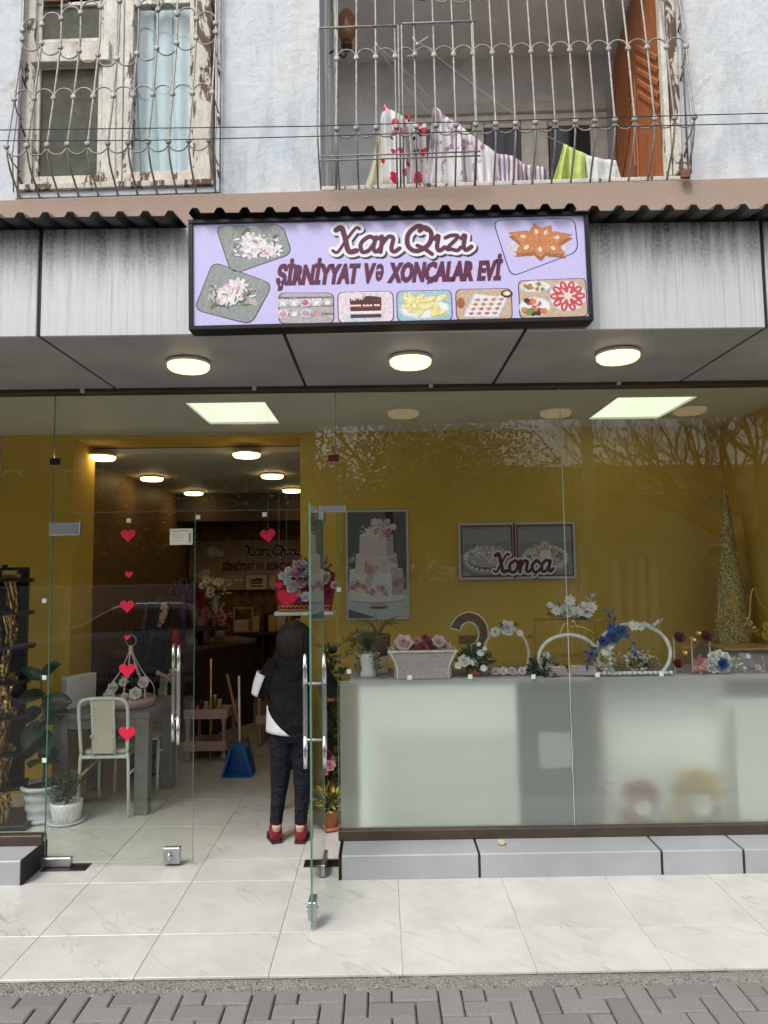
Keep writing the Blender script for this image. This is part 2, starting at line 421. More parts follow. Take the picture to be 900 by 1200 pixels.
    def prism(s, p2, y0, y1, m=0, plane='XZ', T=None):
        n = len(p2)
        if plane == 'XZ': v = [(a, y0, b) for a, b in p2] + [(a, y1, b) for a, b in p2]
        elif plane == 'XY': v = [(a, b, y0) for a, b in p2] + [(a, b, y1) for a, b in p2]
        else: v = [(y0, a, b) for a, b in p2] + [(y1, a, b) for a, b in p2]
        if T is not None: v = xm(T, v)
        f = [tuple(range(n)), tuple(range(2 * n - 1, n - 1, -1))] + [(i, i + n, (i + 1) % n + n, (i + 1) % n) for i in range(n)]
        return s.add(v, f, m)
    def petal(s, base, d, nrm, L, W, m=0, curl=.25):
        d = V(d).normalized(); nrm = V(nrm).normalized(); sd = d.cross(nrm).normalized(); b = V(base)
        v = [b, b + d * L * .55 + sd * W * .5 + nrm * L * curl * .3, b + d * L * .55 - sd * W * .5 + nrm * L * curl * .3,
             b + d * L * .6 - nrm * L * .02, b + d * L + nrm * L * curl]
        return s.add(v, [(0, 1, 3), (0, 3, 2), (1, 4, 3), (3, 4, 2)], m, True)
    def build(s, name, mats, parent=None, origin=None, kind=None, label=None, cat=None, group=None, bev=0):
        me = bpy.data.meshes.new(name)
        W = FRAME @ Matrix.Translation(origin) if origin is not None else FRAME.copy()
        if parent is None: T = Matrix.Translation(-V(origin)) if origin is not None else Matrix.Identity(4)
        else: T = WM[parent].inverted() @ FRAME; W = WM[parent]
        me.from_pydata([tuple(T @ V(q)) for q in s.v], [], s.f)
        if isinstance(mats, str): mats = [mats]
        for q in mats: me.materials.append(MT[q])
        if any(s.mi): me.polygons.foreach_set('material_index', s.mi)
        if any(s.sm): me.polygons.foreach_set('use_smooth', s.sm)
        me.update()
        o = bpy.data.objects.new(name, me); COL.objects.link(o)
        if parent is not None: o.parent = parent
        else: o.matrix_world = W
        WM[o] = W
        tag(o, label, cat, group, kind)
        return o

def tag(o, label=None, cat=None, group=None, kind=None):
    if label: o['label'] = label
    if cat: o['category'] = cat
    if group: o['group'] = group
    if kind: o['kind'] = kind
    return o
def thing(name, label, cat, loc=(0, 0, 0), rz=0.0, group=None):
    o = bpy.data.objects.new(name, None); COL.objects.link(o); o.empty_display_size = .1
    o.matrix_world = FRAME @ Matrix.Translation(loc) @ Matrix.Rotation(rz, 4, 'Z'); WM[o] = o.matrix_world.copy()
    return tag(o, label, cat, group)
def inst(me, name, parent, M):
    """one more object sharing a mesh; M is its place in the current frame"""
    o = bpy.data.objects.new(name, me); COL.objects.link(o); W = FRAME @ M
    if parent is not None:
        o.parent = parent; o.matrix_basis = WM[parent].inverted() @ W
    else: o.matrix_world = W
    WM[o] = W; return o
def dup(root, M, label=None):
    c = root.copy(); COL.objects.link(c); c.matrix_world = FRAME @ M; WM[c] = FRAME @ M
    if label: c['label'] = label
    def rec(a, b):
        for ch in list(a.children):
            d = ch.copy(); COL.objects.link(d); d.parent = b; WM[d] = WM[b] @ d.matrix_basis; rec(ch, d)
    rec(root, c); return c
MESH = {}
def mesh_of(key, fn, mats):
    """mesh made once, shared by alike pieces"""
    if key not in MESH:
        mb = fn(); me = bpy.data.meshes.new(key); me.from_pydata(mb.v, [], mb.f)
        for q in ([mats] if isinstance(mats, str) else mats): me.materials.append(MT[q])
        if any(mb.mi): me.polygons.foreach_set('material_index', mb.mi)
        if any(mb.sm): me.polygons.foreach_set('use_smooth', mb.sm)
        me.update(); MESH[key] = me
    return MESH[key]
T_ = Matrix.Translation
def RZ(a): return Matrix.Rotation(a, 4, 'Z')
def RX(a): return Matrix.Rotation(a, 4, 'X')
def RY(a): return Matrix.Rotation(a, 4, 'Y')

# ---- flat print: polygons in the XZ plane facing -Y, each layer a hair in front of the last
class Print:
    def __init__(s, O, ux, uz, eps=.0005):
        s.O = V(O); s.ux = V(ux); s.uz = V(uz); s.n = s.uz.cross(s.ux).normalized() ; s.mb = MB(); s.mats = []; s.eps = eps; s.k = 0
        if s.n.y > 0: s.n = -s.n
    def mi(s, m):
        if m not in s.mats: s.mats.append(m)
        return s.mats.index(m)
    def poly(s, pts, m, L=1):
        s.k += 1; e = s.eps * L + s.k * 2.5e-6
        v = [s.O + s.ux * a + s.uz * b + s.n * e for a, b in pts]
        s.mb.add(v, [tuple(range(len(v)))], s.mi(m))
    def ell(s, cx, cy, rx, ry, m, L=1, n=14, rot=0):
        c, q = math.cos(rot), math.sin(rot)
        s.poly([(cx + rx * math.cos(t) * c - ry * math.sin(t) * q, cy + rx * math.cos(t) * q + ry * math.sin(t) * c) for t in [2 * math.pi * k / n for k in range(n)]], m, L)
    def stroke(s, pts, wd, m, L=1, sm=5, taper=None):
        p = catmull([(a, b, 0) for a, b in pts], sm) if sm else [V((a, b, 0)) for a, b in pts]
        n = len(p); vv = []; f = []
        for i in range(n):
            t = (p[min(i + 1, n - 1)] - p[max(i - 1, 0)]).normalized(); q = V((-t.y, t.x, 0))
            w = wd * .5 * (taper(i / (n - 1)) if taper else 1)
            for sg in (1, -1):
                a = p[i] + q * w * sg; vv.append(s.O + s.ux * a.x + s.uz * a.y + s.n * (s.eps * L + s.k * 2.5e-6 + i * 1.5e-6))
        for i in range(n - 1): f.append((2 * i, 2 * i + 1, 2 * i + 3, 2 * i + 2))
        s.mb.add(vv, f, s.mi(m))
        for e, i in ((p[0], 0), (p[-1], n - 1)):
            s.ell(e.x, e.y, wd * .5 * (taper(i / (n - 1)) if taper else 1), wd * .5 * (taper(i / (n - 1)) if taper else 1), m, L + .02 + i * .003, 10)
    def flower(s, cx, cy, r, m, m2, L=1, n=7, rot=0.0):
        for k in range(n):
            a = rot + 2 * math.pi * k / n
            s.ell(cx + math.cos(a) * r * .55, cy + math.sin(a) * r * .55, r * .5, r * .22, m if k % 2 else m2, L + .15 * (k % 3), 8, a)
    def build(s, name, parent, **k): return s.mb.build(name, s.mats, parent, **k)

for nm, c in dict(pr_lilac=(.56, .51, .80), pr_maroon=(.10, .008, .048), pr_white=(.80, .79, .80), pr_dark=(.03, .02, .045), pr_black=(.012, .012, .012), pr_greygreen=(.26, .29, .27),
                  pr_grey=(.38, .38, .40), pr_darkgrey=(.12, .13, .13), pr_pinkwhite=(.72, .62, .66), pr_pink=(.62, .30, .36), pr_rose=(.55, .10, .18), pr_choc=(.07, .02, .012),
                  pr_cakered=(.40, .05, .04), pr_cream=(.78, .66, .52), pr_yellow=(.80, .72, .34), pr_yellow2=(.66, .56, .18), pr_teal=(.34, .52, .54), pr_orange=(.60, .20, .06),
                  pr_brown=(.34, .12, .04), pr_brown2=(.48, .20, .07), pr_green=(.16, .26, .06), pr_red=(.60, .06, .06), pr_lightblue=(.55, .62, .72), pr_tan=(.55, .40, .27),
                  pr_curtain=(.15, .12, .13), pr_silver=(.45, .40, .40), pr_gold=(.42, .27, .10), pr_pale=(.62, .57, .60), pr_mid=(.48, .42, .44), pr_dim=(.36, .25, .24)).items():
    mk(nm, c, .42, 0, 75, .06 if nm in ('pr_lilac', 'pr_white', 'pr_maroon', 'pr_black') else .20)

# ---- lettering
LET = {
 'X': (1.15, [([(-.05, 1.45), (.2, 1.6), (.42, 1.0), (.68, .1), (1.05, .12)], .30), ([(1.1, 1.5), (.9, 1.55), (.5, .8), (.15, .05), (-.1, .15)], .17)]),
 'a': (.98, [([(.78, .75), (.48, 1.0), (.1, .6), (.18, .05), (.5, .1), (.76, .6)], .24), ([(.80, .95), (.72, .3), (.86, .02), (1.08, .25)], .24)]),
 'n': (1.02, [([(-.02, .85), (.12, .95), (.10, .0)], .25), ([(.12, .45), (.4, .95), (.66, .85), (.62, .2), (.78, .0), (1.02, .2)], .24)]),
 'Q': (1.42, [([(.95, 1.35), (.5, 1.6), (.06, 1.1), (.1, .35), (.55, .0), (1.1, .4), (1.18, 1.1), (.85, 1.5), (.6, 1.3)], .27), ([(.55, .35), (.9, .15), (1.32, -.22)], .22)]),
 'ı': (.48, [([(-.05, .75), (.12, .95), (.10, .25), (.24, .0), (.48, .2)], .25)]),
 'z': (.82, [([(-.02, .8), (.28, .95), (.6, .85), (.12, .12), (.36, .06), (.62, -.02), (.80, .18)], .22)]),
 'o': (.90, [([(.45, .98), (.1, .65), (.15, .1), (.5, .0), (.78, .4), (.68, .9), (.45, .98)], .24), ([(.65, .85), (.85, .75)], .14)]),
 'ç': (.80, [([(.68, .75), (.42, .98), (.08, .55), (.22, .03), (.55, .02), (.78, .25)], .24), ([(.38, 0), (.46, -.2), (.28, -.34)], .12)]),
 ' ': (.30, [])}
def script_text(pr, txt, x, y, h, sx, mats, L=2, slant=.12, out=.16, shadow=(.10, -.12)):
    """brush lettering: shadow, white rim, then the letter"""
    k = h / 1.6
    for ps in range(3):
        if not mats[2 - ps]: continue
        cx = 0
        for ch in txt:
            adv, strokes = LET[ch]
            for pts, wd in strokes:
                q = [(x + (cx + a + slant * b) * k * sx, y + b * k) for a, b in pts]
                if ps == 0: q = [(a + shadow[0] * k, b + shadow[1] * k) for a, b in q]
                pr.stroke(q, (wd * 1.12 + (out * 2 if ps < 2 else 0)) * k, mats[2 - ps], L + ps * 1.2)
            cx += adv
def glyphs(txt, bold, shear, seg):
    cu = bpy.data.curves.new('lettering', 'FONT'); cu.body = txt; cu.offset = bold; cu.shear = 0; cu.resolution_u = seg; cu.fill_mode = 'FRONT'
    o = bpy.data.objects.new('lettering', cu); COL.objects.link(o)
    dg = bpy.context.evaluated_depsgraph_get(); me = bpy.data.meshes.new_from_object(o.evaluated_get(dg))
    v = [(q.co.x, q.co.y) for q in me.vertices]; f = [tuple(p.vertices) for p in me.polygons]
    bpy.data.objects.remove(o); bpy.data.curves.remove(cu); bpy.data.meshes.remove(me)
    return v, f
def block_text(pr, txt, x, y, w, h, m, L=2, shear=.18, bold=.02, seg=2):
    cur = 0; parts = []
    for word in txt.split('|'):
        turned = word == 'ə'
        v, f = glyphs('e' if turned else word, bold if not turned else .022, shear, seg)
        if turned:
            cx = (min(a for a, b in v) + max(a for a, b in v)) / 2; cz = (min(b for a, b in v) + max(b for a, b in v)) / 2
            v = [((-(a - cx)) * 1.15 + cx, (-(b - cz)) * 1.34 + .36) for a, b in v]
        if word.strip() == '': cur += .22; continue
        x0 = min(a for a, b in v); v = [(a - x0 + cur, b) for a, b in v]
        cur = max(a for a, b in v) + (.12 if turned else .07); parts.append((v, f, turned))
    tot = cur - .07
    for v, f in [([(a + o, b) for a, b in v], f) for v, f, tu in parts for o in ((-.035, 0, .035) if not tu else (-.008, .008))]:
        pr.k += 1
        vv = [pr.O + pr.ux * (x + a / tot * w + shear * b / .72 * h) + pr.uz * (y + b / .72 * h) + pr.n * (pr.eps * L + pr.k * 2.5e-6) for a, b in v]
        pr.mb.add(vv, f, pr.mi(m))

# ---- flowers
def flower_fn(kind):
    def rose():
        b = MB()
        for L, (n, rr, tilt) in enumerate(((6, 1.0, .25), (5, .78, .65), (4, .52, 1.2), (3, .3, 2.2))):
            for k in range(n):
                a = 2 * math.pi * (k + L * .37) / n; d = V((math.cos(a), math.sin(a), tilt))
                b.petal((0, 0, -.15 + L * .08), d, V((-math.cos(a) * tilt, -math.sin(a) * tilt, 1)), rr, rr * 1.15, 0, .22 + .1 * L)
        return b
    def daisy():
        b = MB()
        for k in range(9):
            a = 2 * math.pi * k / 9; b.petal((0, 0, 0), (math.cos(a), math.sin(a), .15 + .2 * (k % 2)), (0, 0, 1), 1, .5, 0, .15)
        b.ball((0, 0, .08), (.22, .22, .12), 8, 1); return b
    def spray():
        b = MB(); rg = random.Random(5)
        for k in range(16):
            a = rg.uniform(0, 6.28); e = rg.uniform(.2, 1.3); d = V((math.cos(a) * math.cos(e), math.sin(a) * math.cos(e), math.sin(e)))
            q = d * rg.uniform(.5, 1); b.tube([(0, 0, 0), q], .012, 3, 1, caps=False)
            for j in range(3): b.petal(q, (rg.uniform(-1, 1), rg.uniform(-1, 1), rg.uniform(-1, 1)), (0, .1, 1), .16, .13, 0)
        return b
    def sprig():
        b = MB(); b.tube([(0, 0, 0), (0, .05, .5), (.05, .05, 1)], .018, 4, 1)
        for k in range(9):
            z = .15 + k * .1; a = k * 2.4; b.petal((0, .03, z), (math.cos(a), math.sin(a), .5), (0, 0, 1), .38, .2, 0, .2)
        return b
    return dict(rose=rose, daisy=daisy, spray=spray, sprig=sprig)[kind]
def flower(kind, m, m2, parent, c, r, d=(0, -1, .5), name='flower'):
    me = mesh_of(f'{kind}_{m}_{m2}', flower_fn(kind), [m, m2])
    q = V(d).normalized().to_track_quat('Z', 'Y').to_matrix().to_4x4()
    return inst(me, name, parent, T_(V(c)) @ q @ RZ(random.uniform(0, 6.3)) @ Matrix.Scale(r, 4))
rr = random.uniform

def blob(items, name, mat, parent=None, vox=.008, smooth=4, **k):
    """one continuous body: overlapping tapered pieces fused by a remesh"""
    b = MB()
    for it in items:
        if it[0] == 't': b.tube(it[1], it[2], 12, 0, side=it[3] if len(it) > 3 else None)
        elif it[0] == 'b': b.ball(it[1], it[2], 14, 0, it[3] if len(it) > 3 else None)
        elif it[0] == 'x': b.cbox(*it[1:])
    o = b.build(name, mat, parent, **k)
    md = o.modifiers.new('fuse', 'REMESH'); md.mode = 'VOXEL'; md.voxel_size = vox; md.use_smooth_shade = True
    if smooth:
        s2 = o.modifiers.new('smooth', 'SMOOTH'); s2.factor = .5; s2.iterations = smooth
    return o
# ================================================================== GROUND
MB().add([(-900, -900, -.16), (900, -900, -.16), (900, 900, -.16), (-900, 900, -.16)], [(0, 1, 2, 3)]).build('ground', 'joint_sand', kind='structure')
MB().box(-60, 60, -5.2, -1.35, -.15, -.12).build('road', 'asphalt', kind='structure')
kb = MB()
for k in range(-14, 15): kb.cbox(k * 1.0 + .005, k * 1.0 + .995, -1.33, -1.18, -.15, -.018, .012)
kb.build('kerb', 'plinth_panel', kind='structure')
pav = MB().box(-14, 14, -1.18, 3.27, -.15, -.035).build('pavement', 'joint_sand', kind='structure')
# herringbone block paving: near blocks singly, the rest joined
XO, YO = .02, 3.255
pm = mesh_of('paver', lambda: MB().cbox(-.0965, .0965, -.0465, .0465, -.05, 0, .006), 'paver')
far = MB(); cnt = 0
for i in range(-70, 70):
    for j in range(-48, 1):
        c = (i - j) % 4
        if c == 0: cx, cyy, rz = i + 1, j + .5, 0
        elif c == 3: cx, cyy, rz = i + .5, j + 1, R(90)      # covers (i,j),(i,j+1)
        else: continue
        x, y = XO + cx * .1, YO + (cyy - 1) * .1
        cut = rz and y + .1 > YO + .02
        if y > YO + .0 and not cut: continue
        rx_, ry_, rzz = rr(-.006, .006), rr(-.006, .006), rr(-.003, .002)
        if y > 2.45 and abs(x) < 1.75:
            M = T_((x, y if not cut else y - .05, -.014 + rzz)) @ RZ(rz + rr(-.012, .012)) @ RX(rx_) @ RY(ry_)
            if cut: M = M @ Matrix.Diagonal((.48, 1, 1, 1))
            inst(pm, 'paver', pav, M); cnt += 1
        elif y < 3.2 and abs(x) < 6:
            M = T_((x, y, -.014 + rzz)) @ RZ(rz); far.cbox(-.0965, .0965, -.0465, .0465, -.02, 0, .005, 0, M)
far.build('distant_pavers', 'paver', pav, kind='stuff')
# rough mortar strip between the paving and the tiles
gs = MB(); N = 260
for i in range(N + 1):
    x = -4 + 8 * i / N
    for k, (y, z) in enumerate(((3.235, -.022), (3.26, -.009), (3.29, -.006), (3.318, -.008), (3.334, -.015))):
        gs.v.append((x, y + (rr(-.012, .008) if k == 0 else 0), z + rr(-.004, .004)))
for i in range(N):
    for k in range(4): a = i * 5 + k; gs.f.append((a, a + 5, a + 6, a + 1)); gs.mi.append(0); gs.sm.append(True)
for i in range(1400):
    x, y = rr(-2.4, 2.4), rr(3.232, 3.325); s = rr(.0015, .0045)
    gs.ball((x, y, -.006), (s, s * rr(.7, 1.3), s * .8), 5)
gs.build('mortar_strip', 'rough_mortar', kind='stuff')

# ================================================================== FLOOR TILES
XJ = [-1.734 + .602 * k for k in range(-3, 8)]
XJ = [-4.15] + XJ + [3.1]
YJ = [3.332, 3.715, 4.317, 4.63] + [4.63 + .6 * k for k in range(1, 11)]
fl = MB().box(-4.2, 3.15, 3.34, 10.75, -.15, -.0035).build('floor', 'grout', kind='structure')
for a in range(len(XJ) - 1):
    for b in range(len(YJ) - 1):
        x0, x1, y0, y1 = XJ[a], XJ[a + 1], YJ[b], YJ[b + 1]
        W, D = round(x1 - x0, 3), round(y1 - y0, 3)
        me = mesh_of(f'tile_{W}_{D}', lambda: MB().cbox(-W / 2 + .0014, W / 2 - .0014, -D / 2 + .0014, D / 2 - .0014, -.012, 0, .0012), 'floor_tile')
        inst(me, 'tile', fl, T_(((x0 + x1) / 2, (y0 + y1) / 2, rr(-.0007, .0007))) @ RX(rr(-.0012, .0012)) @ RY(rr(-.0012, .0012)))

# ================================================================== PLINTHS UNDER THE GLAZING
PH = .138
pr_ = thing('glazing_plinth', 'low grey panel-clad plinth with black joints under the frosted window', 'plinth', (1.4, 4.4, 0))
jx = [-.262, P(562, 1015, 4.3).x, P(776, 1010, 4.3).x, 2.1, 2.9]
for k in range(len(jx) - 1):
    MB().prism([(4.302, 0.0), (4.302, PH - .006), (4.308, PH), (4.60, PH + .004), (4.60, 0)], jx[k] + .008, jx[k + 1] - .008, plane='YZ').build('plinth_slab', 'plinth_panel', pr_)
for x in jx[:-1]:
    MB().prism([(4.306, 0.001), (4.306, PH - .012), (4.60, PH - .004), (4.60, 0.001)], x - .0085, x + .0085, plane='YZ').build('joint', 'black_joint', pr_)
# black end plate
MB().cbox(jx[0] - .012, jx[0] - .004, 4.298, 4.62, 0, PH + .006, .002).build('end_plate', 'black_joint', pr_)
pl = thing('glazing_plinth', 'short grey plinth with black end plate left of the door glass', 'plinth', (-2.9, 4.4, 0))
for x0, x1 in ((-4.0, -3.1), (-3.09, -2.13)):
    MB().prism([(4.302, 0.0), (4.302, PH - .006), (4.308, PH), (4.60, PH + .004), (4.60, 0)], x0, x1, plane='YZ').build('plinth_slab', 'plinth_panel', pl)
MB().cbox(-2.128, -2.118, 4.298, 4.62, 0, PH + .006, .002).build('end_plate', 'black_joint', pl)

# ================================================================== GLAZING
ZT = 2.965                                # underside of the head frame
XD0, XD1 = -2.105, -.285                  # door opening between the fixed panes
XM = -1.19
ZD = 2.19                                 # top of the doors
g1 = thing('shop_window', 'large fixed shop window with a frosted film band on the right', 'shop window', (1.3, GL, PH))
XS = P(664, 700, GL).x
ZB = PH + .065
for x0, x1 in ((XD1 + .002, XS - .0015), (XS + .0015, 2.9)):
    MB().cbox(x0, x1, GL - .005, GL + .005, ZB - .02, ZT, .001).build('pane', 'glass', g1)
MB().cbox(XD1 - .002, 2.92, GL - .035, GL + .035, PH + .004, ZB, .004).build('bottom_frame', 'brown_frame', g1)
ZF = P(400, 798, GL).z
for x0, x1 in ((XD1 + .012, XS - .003), (XS + .003, 2.9)):
    MB().add([(x0, GL + .0065, ZB), (x1, GL + .0065, ZB), (x1, GL + .0065, ZF), (x0, GL + .0065, ZF)], [(0, 1, 2, 3)]).build('frosted_film', 'frosted_film', g1)
MB().box(XS - .0014, XS + .0014, GL - .0045, GL + .0045, ZB, ZT).build('seam', 'sticker_pale', g1)
MB().box(XD1 - .001, XD1 + .0018, GL - .005, GL + .005, ZB, ZT).build('polished_edge', 'glass_edge', g1)
def pad(px, py, parent, s=.028, m='sticker_pale', Y=GL - .0065):
    p = P(px, py, Y); MB().cbox(p.x - s / 2, p.x + s / 2, Y - .003, Y, p.z - s / 2, p.z + s / 2, .001).build('spacer_pad', m, parent)
for q in ((409, 787), (480, 794), (551, 793), (625, 793), (700, 791), (397, 691), (775, 790)): pad(*q, g1)
g2 = thing('shop_window', 'narrow fixed glass pane left of the entrance doors', 'shop window', (-3, GL, PH))
MB().cbox(-4.0, XD0 - .0015, GL - .005, GL + .005, ZB - .02, ZT, .001).build('pane', 'glass', g2)
MB().cbox(-4.0, XD0 - .002, GL - .035, GL + .035, PH + .004, ZB, .004).build('bottom_frame', 'brown_frame', g2)
MB().box(XD0 - .0018, XD0 + .001, GL - .005, GL + .005, ZB, ZT).build('polished_edge', 'glass_edge', g2)
for q in ((52, 704), (52, 794), (52, 891), (50, 983)): pad(*q, g2)
tr = thing('transom_window', 'fixed glass transom over the entrance doors', 'transom', (-1.2, GL, ZD))
MB().cbox(XD0 + .003, XD1 - .003, GL - .005, GL + .005, ZD + .006, ZT, .001).build('pane', 'glass', tr)
MB().box(XD0 + .003, XD1 - .003, GL - .004, GL + .004, ZD + .0035, ZD + .0055).build('polished_edge', 'glass_edge', tr)
for q in ((151, 610), (232, 606), (310, 603)): pad(*q, tr)
for q, m in (((65, 541), 'black_metal'), ((391, 537), 'petal_darkred')):
    p = P(*q, GL - .006); MB().cbox(p.x - .034, p.x + .034, GL - .014, GL - .006, p.z - .022, p.z + .022, .003).build('clamp', m, tr)
MB().cbox(-4.0, 2.95, GL - .05, GL + .04, ZT, ZT + .055, .003).build('head_frame', 'brown_frame', label='dark brown metal head frame running above all the shop glass', cat='frame', origin=(0, GL, ZT))

# doors
def handle(parent, x, y, s):
    """pair of twisted pull bars through the glass; s = direction along which the pair is offset"""
    z0, z1 = .74, 1.35
    for sg in (-1, 1):
        h = MB(); c = V((x, y, 0)) + V(s) * (sg * .052)
        h.tube([c + V((0, 0, z0)), c + V((0, 0, z0 + .17))], [.011, .0135], 12); h.tube([c + V((0, 0, z1 - .17)), c + V((0, 0, z1))], [.0135, .011], 12)
        ho = h.build('pull_bar', 'steel', parent)
        tw = MB(); n = 60; vv = []; f = []
        for i in range(n + 1):
            z = z0 + .17 + (z1 - z0 - .34) * i / n
            for k in range(8):
                a = 2 * math.pi * k / 8 + i * .42; r = .0150 if k % 2 else .0105
                vv.append(c + V((math.cos(a) * r, math.sin(a) * r, z)))
        for i in range(n):
            for k in range(8): f.append((i * 8 + k, i * 8 + (k + 1) % 8, (i + 1) * 8 + (k + 1) % 8, (i + 1) * 8 + k))
        tw.add(vv, f, 0, True); tw.build('twisted_grip', 'steel', ho)
    for z in (z0 + .15, z1 - .16):
        a = V((x, y, z)); MB().tube([a - V(s) * .052, a + V(s) * .052], .008, 10).build('handle_bolt', 'steel', parent)
HEART = [(math.sin(t) ** 3, (13 * math.cos(t) - 5 * math.cos(2 * t) - 2 * math.cos(3 * t) - math.cos(4 * t)) / 16) for t in [2 * math.pi * k / 26 for k in range(26)]]
def heart(parent, px, py, r, Y, name='heart_sticker', rot=0.0):
    p = P(px, py, Y); c, s = math.cos(rot), math.sin(rot)
    MB().prism([(p.x + (a * c - b * s) * r, p.z + (a * s + b * c) * r) for a, b in HEART], Y - .0012, Y).build(name, 'heart_red', parent)

d1 = thing('glass_door', 'closed frameless glass door with a column of red heart stickers', 'door', (XD0, GL, 0), group='entrance doors')
MB().cbox(XD0 + .004, XM, GL - .005, GL + .005, .012, ZD, .0015).build('pane', 'glass', d1)
for x in (XD0 + .003, XM): MB().box(x - .0008, x + .0012, GL - .0045, GL + .0045, .014, ZD - .002).build('polished_edge', 'glass_edge', d1)
p0 = P(58, 612, GL - .01); p1 = P(94, 627, GL - .01)
MB().cbox(p0.x, p1.x, GL - .018, GL + .018, p1.z, p0.z, .004).build('patch_fitting', 'steel_brushed', d1)
MB().cbox(XD0 - .03, XD0 + .17, GL - .018, GL + .018, .006, .062, .004).build('bottom_rail', 'steel_brushed', d1)
def lock(parent, x, y, flip=False):
    if not flip:
        MB().cbox(x - .052, x + .05, y - .02, y + .02, .016, .112, .004).build('lock_case', 'steel_brushed', parent)
        MB().tube([(x - .01, y - .02, .055), (x - .01, y - .035, .055)], .016, 12).tube([(x - .01, y - .034, .09), (x - .01, y - .042, .04)], .007, 8).build('lock_cylinder', 'steel', parent)
    else:
        MB().cbox(x - .02, x + .02, y, y + .10, .05, .14, .004).build('lock_case', 'steel_brushed', parent)
        MB().tube([(x - .03, y + .04, .09), (x + .03, y + .04, .09)], .014, 12).build('lock_cylinder', 'steel', parent)
lock(d1, P(202, 1004, GL).x, GL)
hp = P(206, 815, GL); handle(d1, hp.x, GL, V((.55, -.83, 0)))
for q in ((150, 627, .047), (151, 673, .025), (149, 710, .045), (149, 747, .018), (149, 785, .051), (149, 859, .053)): heart(d1, q[0], q[1], q[2], GL - .0065)
nt_ = MB(); q = P(213, 629, GL); nt_.cbox(q.x - .075, q.x + .072, GL - .0075, GL - .0055, q.z - .052, q.z + .052, .0008); no = nt_.build('paper_notice', 'paper_note', d1)
npr = Print((q.x, GL - .0076, q.z), (1, 0, 0), (0, 0, 1))
npr.stroke([(-.055, .036), (.045, .038)], .004, 'pr_darkgrey', sm=0); npr.ell(.055, .016, .006, .006, 'pr_black'); npr.stroke([(.055, .008), (.053, -.012)], .007, 'pr_black', sm=0)
npr.stroke([(.053, -.012), (.047, -.034)], .004, 'pr_black', sm=0); npr.stroke([(.055, -.012), (.061, -.034)], .004, 'pr_black', sm=0)
for k in range(3): npr.stroke([(-.055, .012 - .018 * k), (.02, .013 - .018 * k)], .002, 'pr_mid', sm=0)
npr.build('notice_print', no)

XO2 = -.372
d2 = thing('glass_door', 'frameless glass door swung wide open towards the pavement', 'door', (XO2, GL, 0), group='entrance doors')
MB().cbox(XO2 - .005, XO2 + .005, GL - .835, GL - .03, .012, ZD - .03, .0015).build('pane', 'glass', d2)
for y in (GL - .8365, GL - .03): MB().box(XO2 - .0052, XO2 + .0052, y - .0012, y + .0012, .014, ZD - .033).build('polished_edge', 'glass_edge', d2)
MB().cbox(XO2 - .018, XO2 + .018, GL - .20, GL + .02, ZD - .075, ZD - .022, .004).build('patch_fitting', 'steel_brushed', d2)
MB().cbox(XO2 - .018, XO2 + .018, GL - .22, GL + .02, .006, .075, .004).build('bottom_rail', 'steel_brushed', d2)
lock(d2, XO2, GL - .835, True)
handle(d2, XO2, GL - .62, V((1, 0, 0)))
MB().cbox(XO2 - .02, XD1 + .06, GL - .02, GL + .02, ZD - .016, ZD + .03, .004).build('pivot_bracket', 'steel_brushed', label='small steel pivot bracket above the open glass door', cat='bracket', origin=(XO2, GL, ZD))
for x0, x1, lb in ((-2.10, -1.83, 'dark floor spring plate under the closed glass door'), (-.50, -.27, 'dark floor spring plate under the open glass door')):
    MB().cbox(x0, x1, GL - .06, GL + .045, .001, .0055, .001).build('floor_plate', 'black_metal', label=lb, cat='floor plate', origin=(x0, GL, 0), group='floor spring plates')

# ================================================================== CANOPY
CF = 3.47                                 # canopy front
ZS = 2.99
cn = thing('canopy', 'metal panel canopy with grey soffit over the shop front', 'canopy', (0, CF, ZS))
XC = [-4.15, -2.925, -1.70, -.475, .74, 1.955, 3.15]
zt = P(100, 268, CF).z
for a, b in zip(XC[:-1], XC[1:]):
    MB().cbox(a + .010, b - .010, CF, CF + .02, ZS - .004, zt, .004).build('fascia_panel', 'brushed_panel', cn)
    MB().cbox(a + .009, b - .009, CF + .021, GL - .052, ZS, ZS + .012, .002).build('soffit_panel', 'soffit_panel', cn)
MB().box(-4.14, 3.14, CF + .012, CF + .0205, ZS + .01, zt - .01).box(-4.14, 3.14, CF + .03, GL - .06, ZS + .008, ZS + .02).build('backing', 'black_joint', cn)
MB().box(-4.14, 3.14, CF + .025, 4.6, ZS + .10, zt - .02).build('core', 'black_joint', cn)
# ceiling lamps under the canopy
def disc_lamp(x, y, z, glow, label, cat='ceiling lamp', r=.118, group=None):
    t = thing('ceiling_lamp', label, cat, (x, y, z), group=group)
    MB().lathe([(r * .9, z), (r, z - .006), (r, z - .022)], (x, y, 0), 36).build('lamp_body', 'white_gloss', t)
    MB().lathe([(r - .001, z - .0225), (r - .003, z - .040), (r - .016, z - .052), (r * .5, z - .056), (0.002, z - .056)], (x, y, 0), 36).build('lamp_diffuser', glow, t)
    return t
for px, py, lb in ((221, 430, 'round lit ceiling lamp under the canopy, left of the signboard'), (481, 425, 'round lit ceiling lamp under the middle of the signboard'), (724, 419, 'round lit ceiling lamp under the canopy, right of the signboard')):
    q = G(px, py - 3, ZS - .02); disc_lamp(q.x, q.y, ZS - .001, 'lamp_glow', lb, group='round lamps under the canopy')
for x, lb in ((2.325, 'round ceiling lamp at the right end of the canopy, mostly out of view'),): disc_lamp(x, 3.87, ZS - .001, 'lamp_glow', lb, group='round lamps under the canopy')
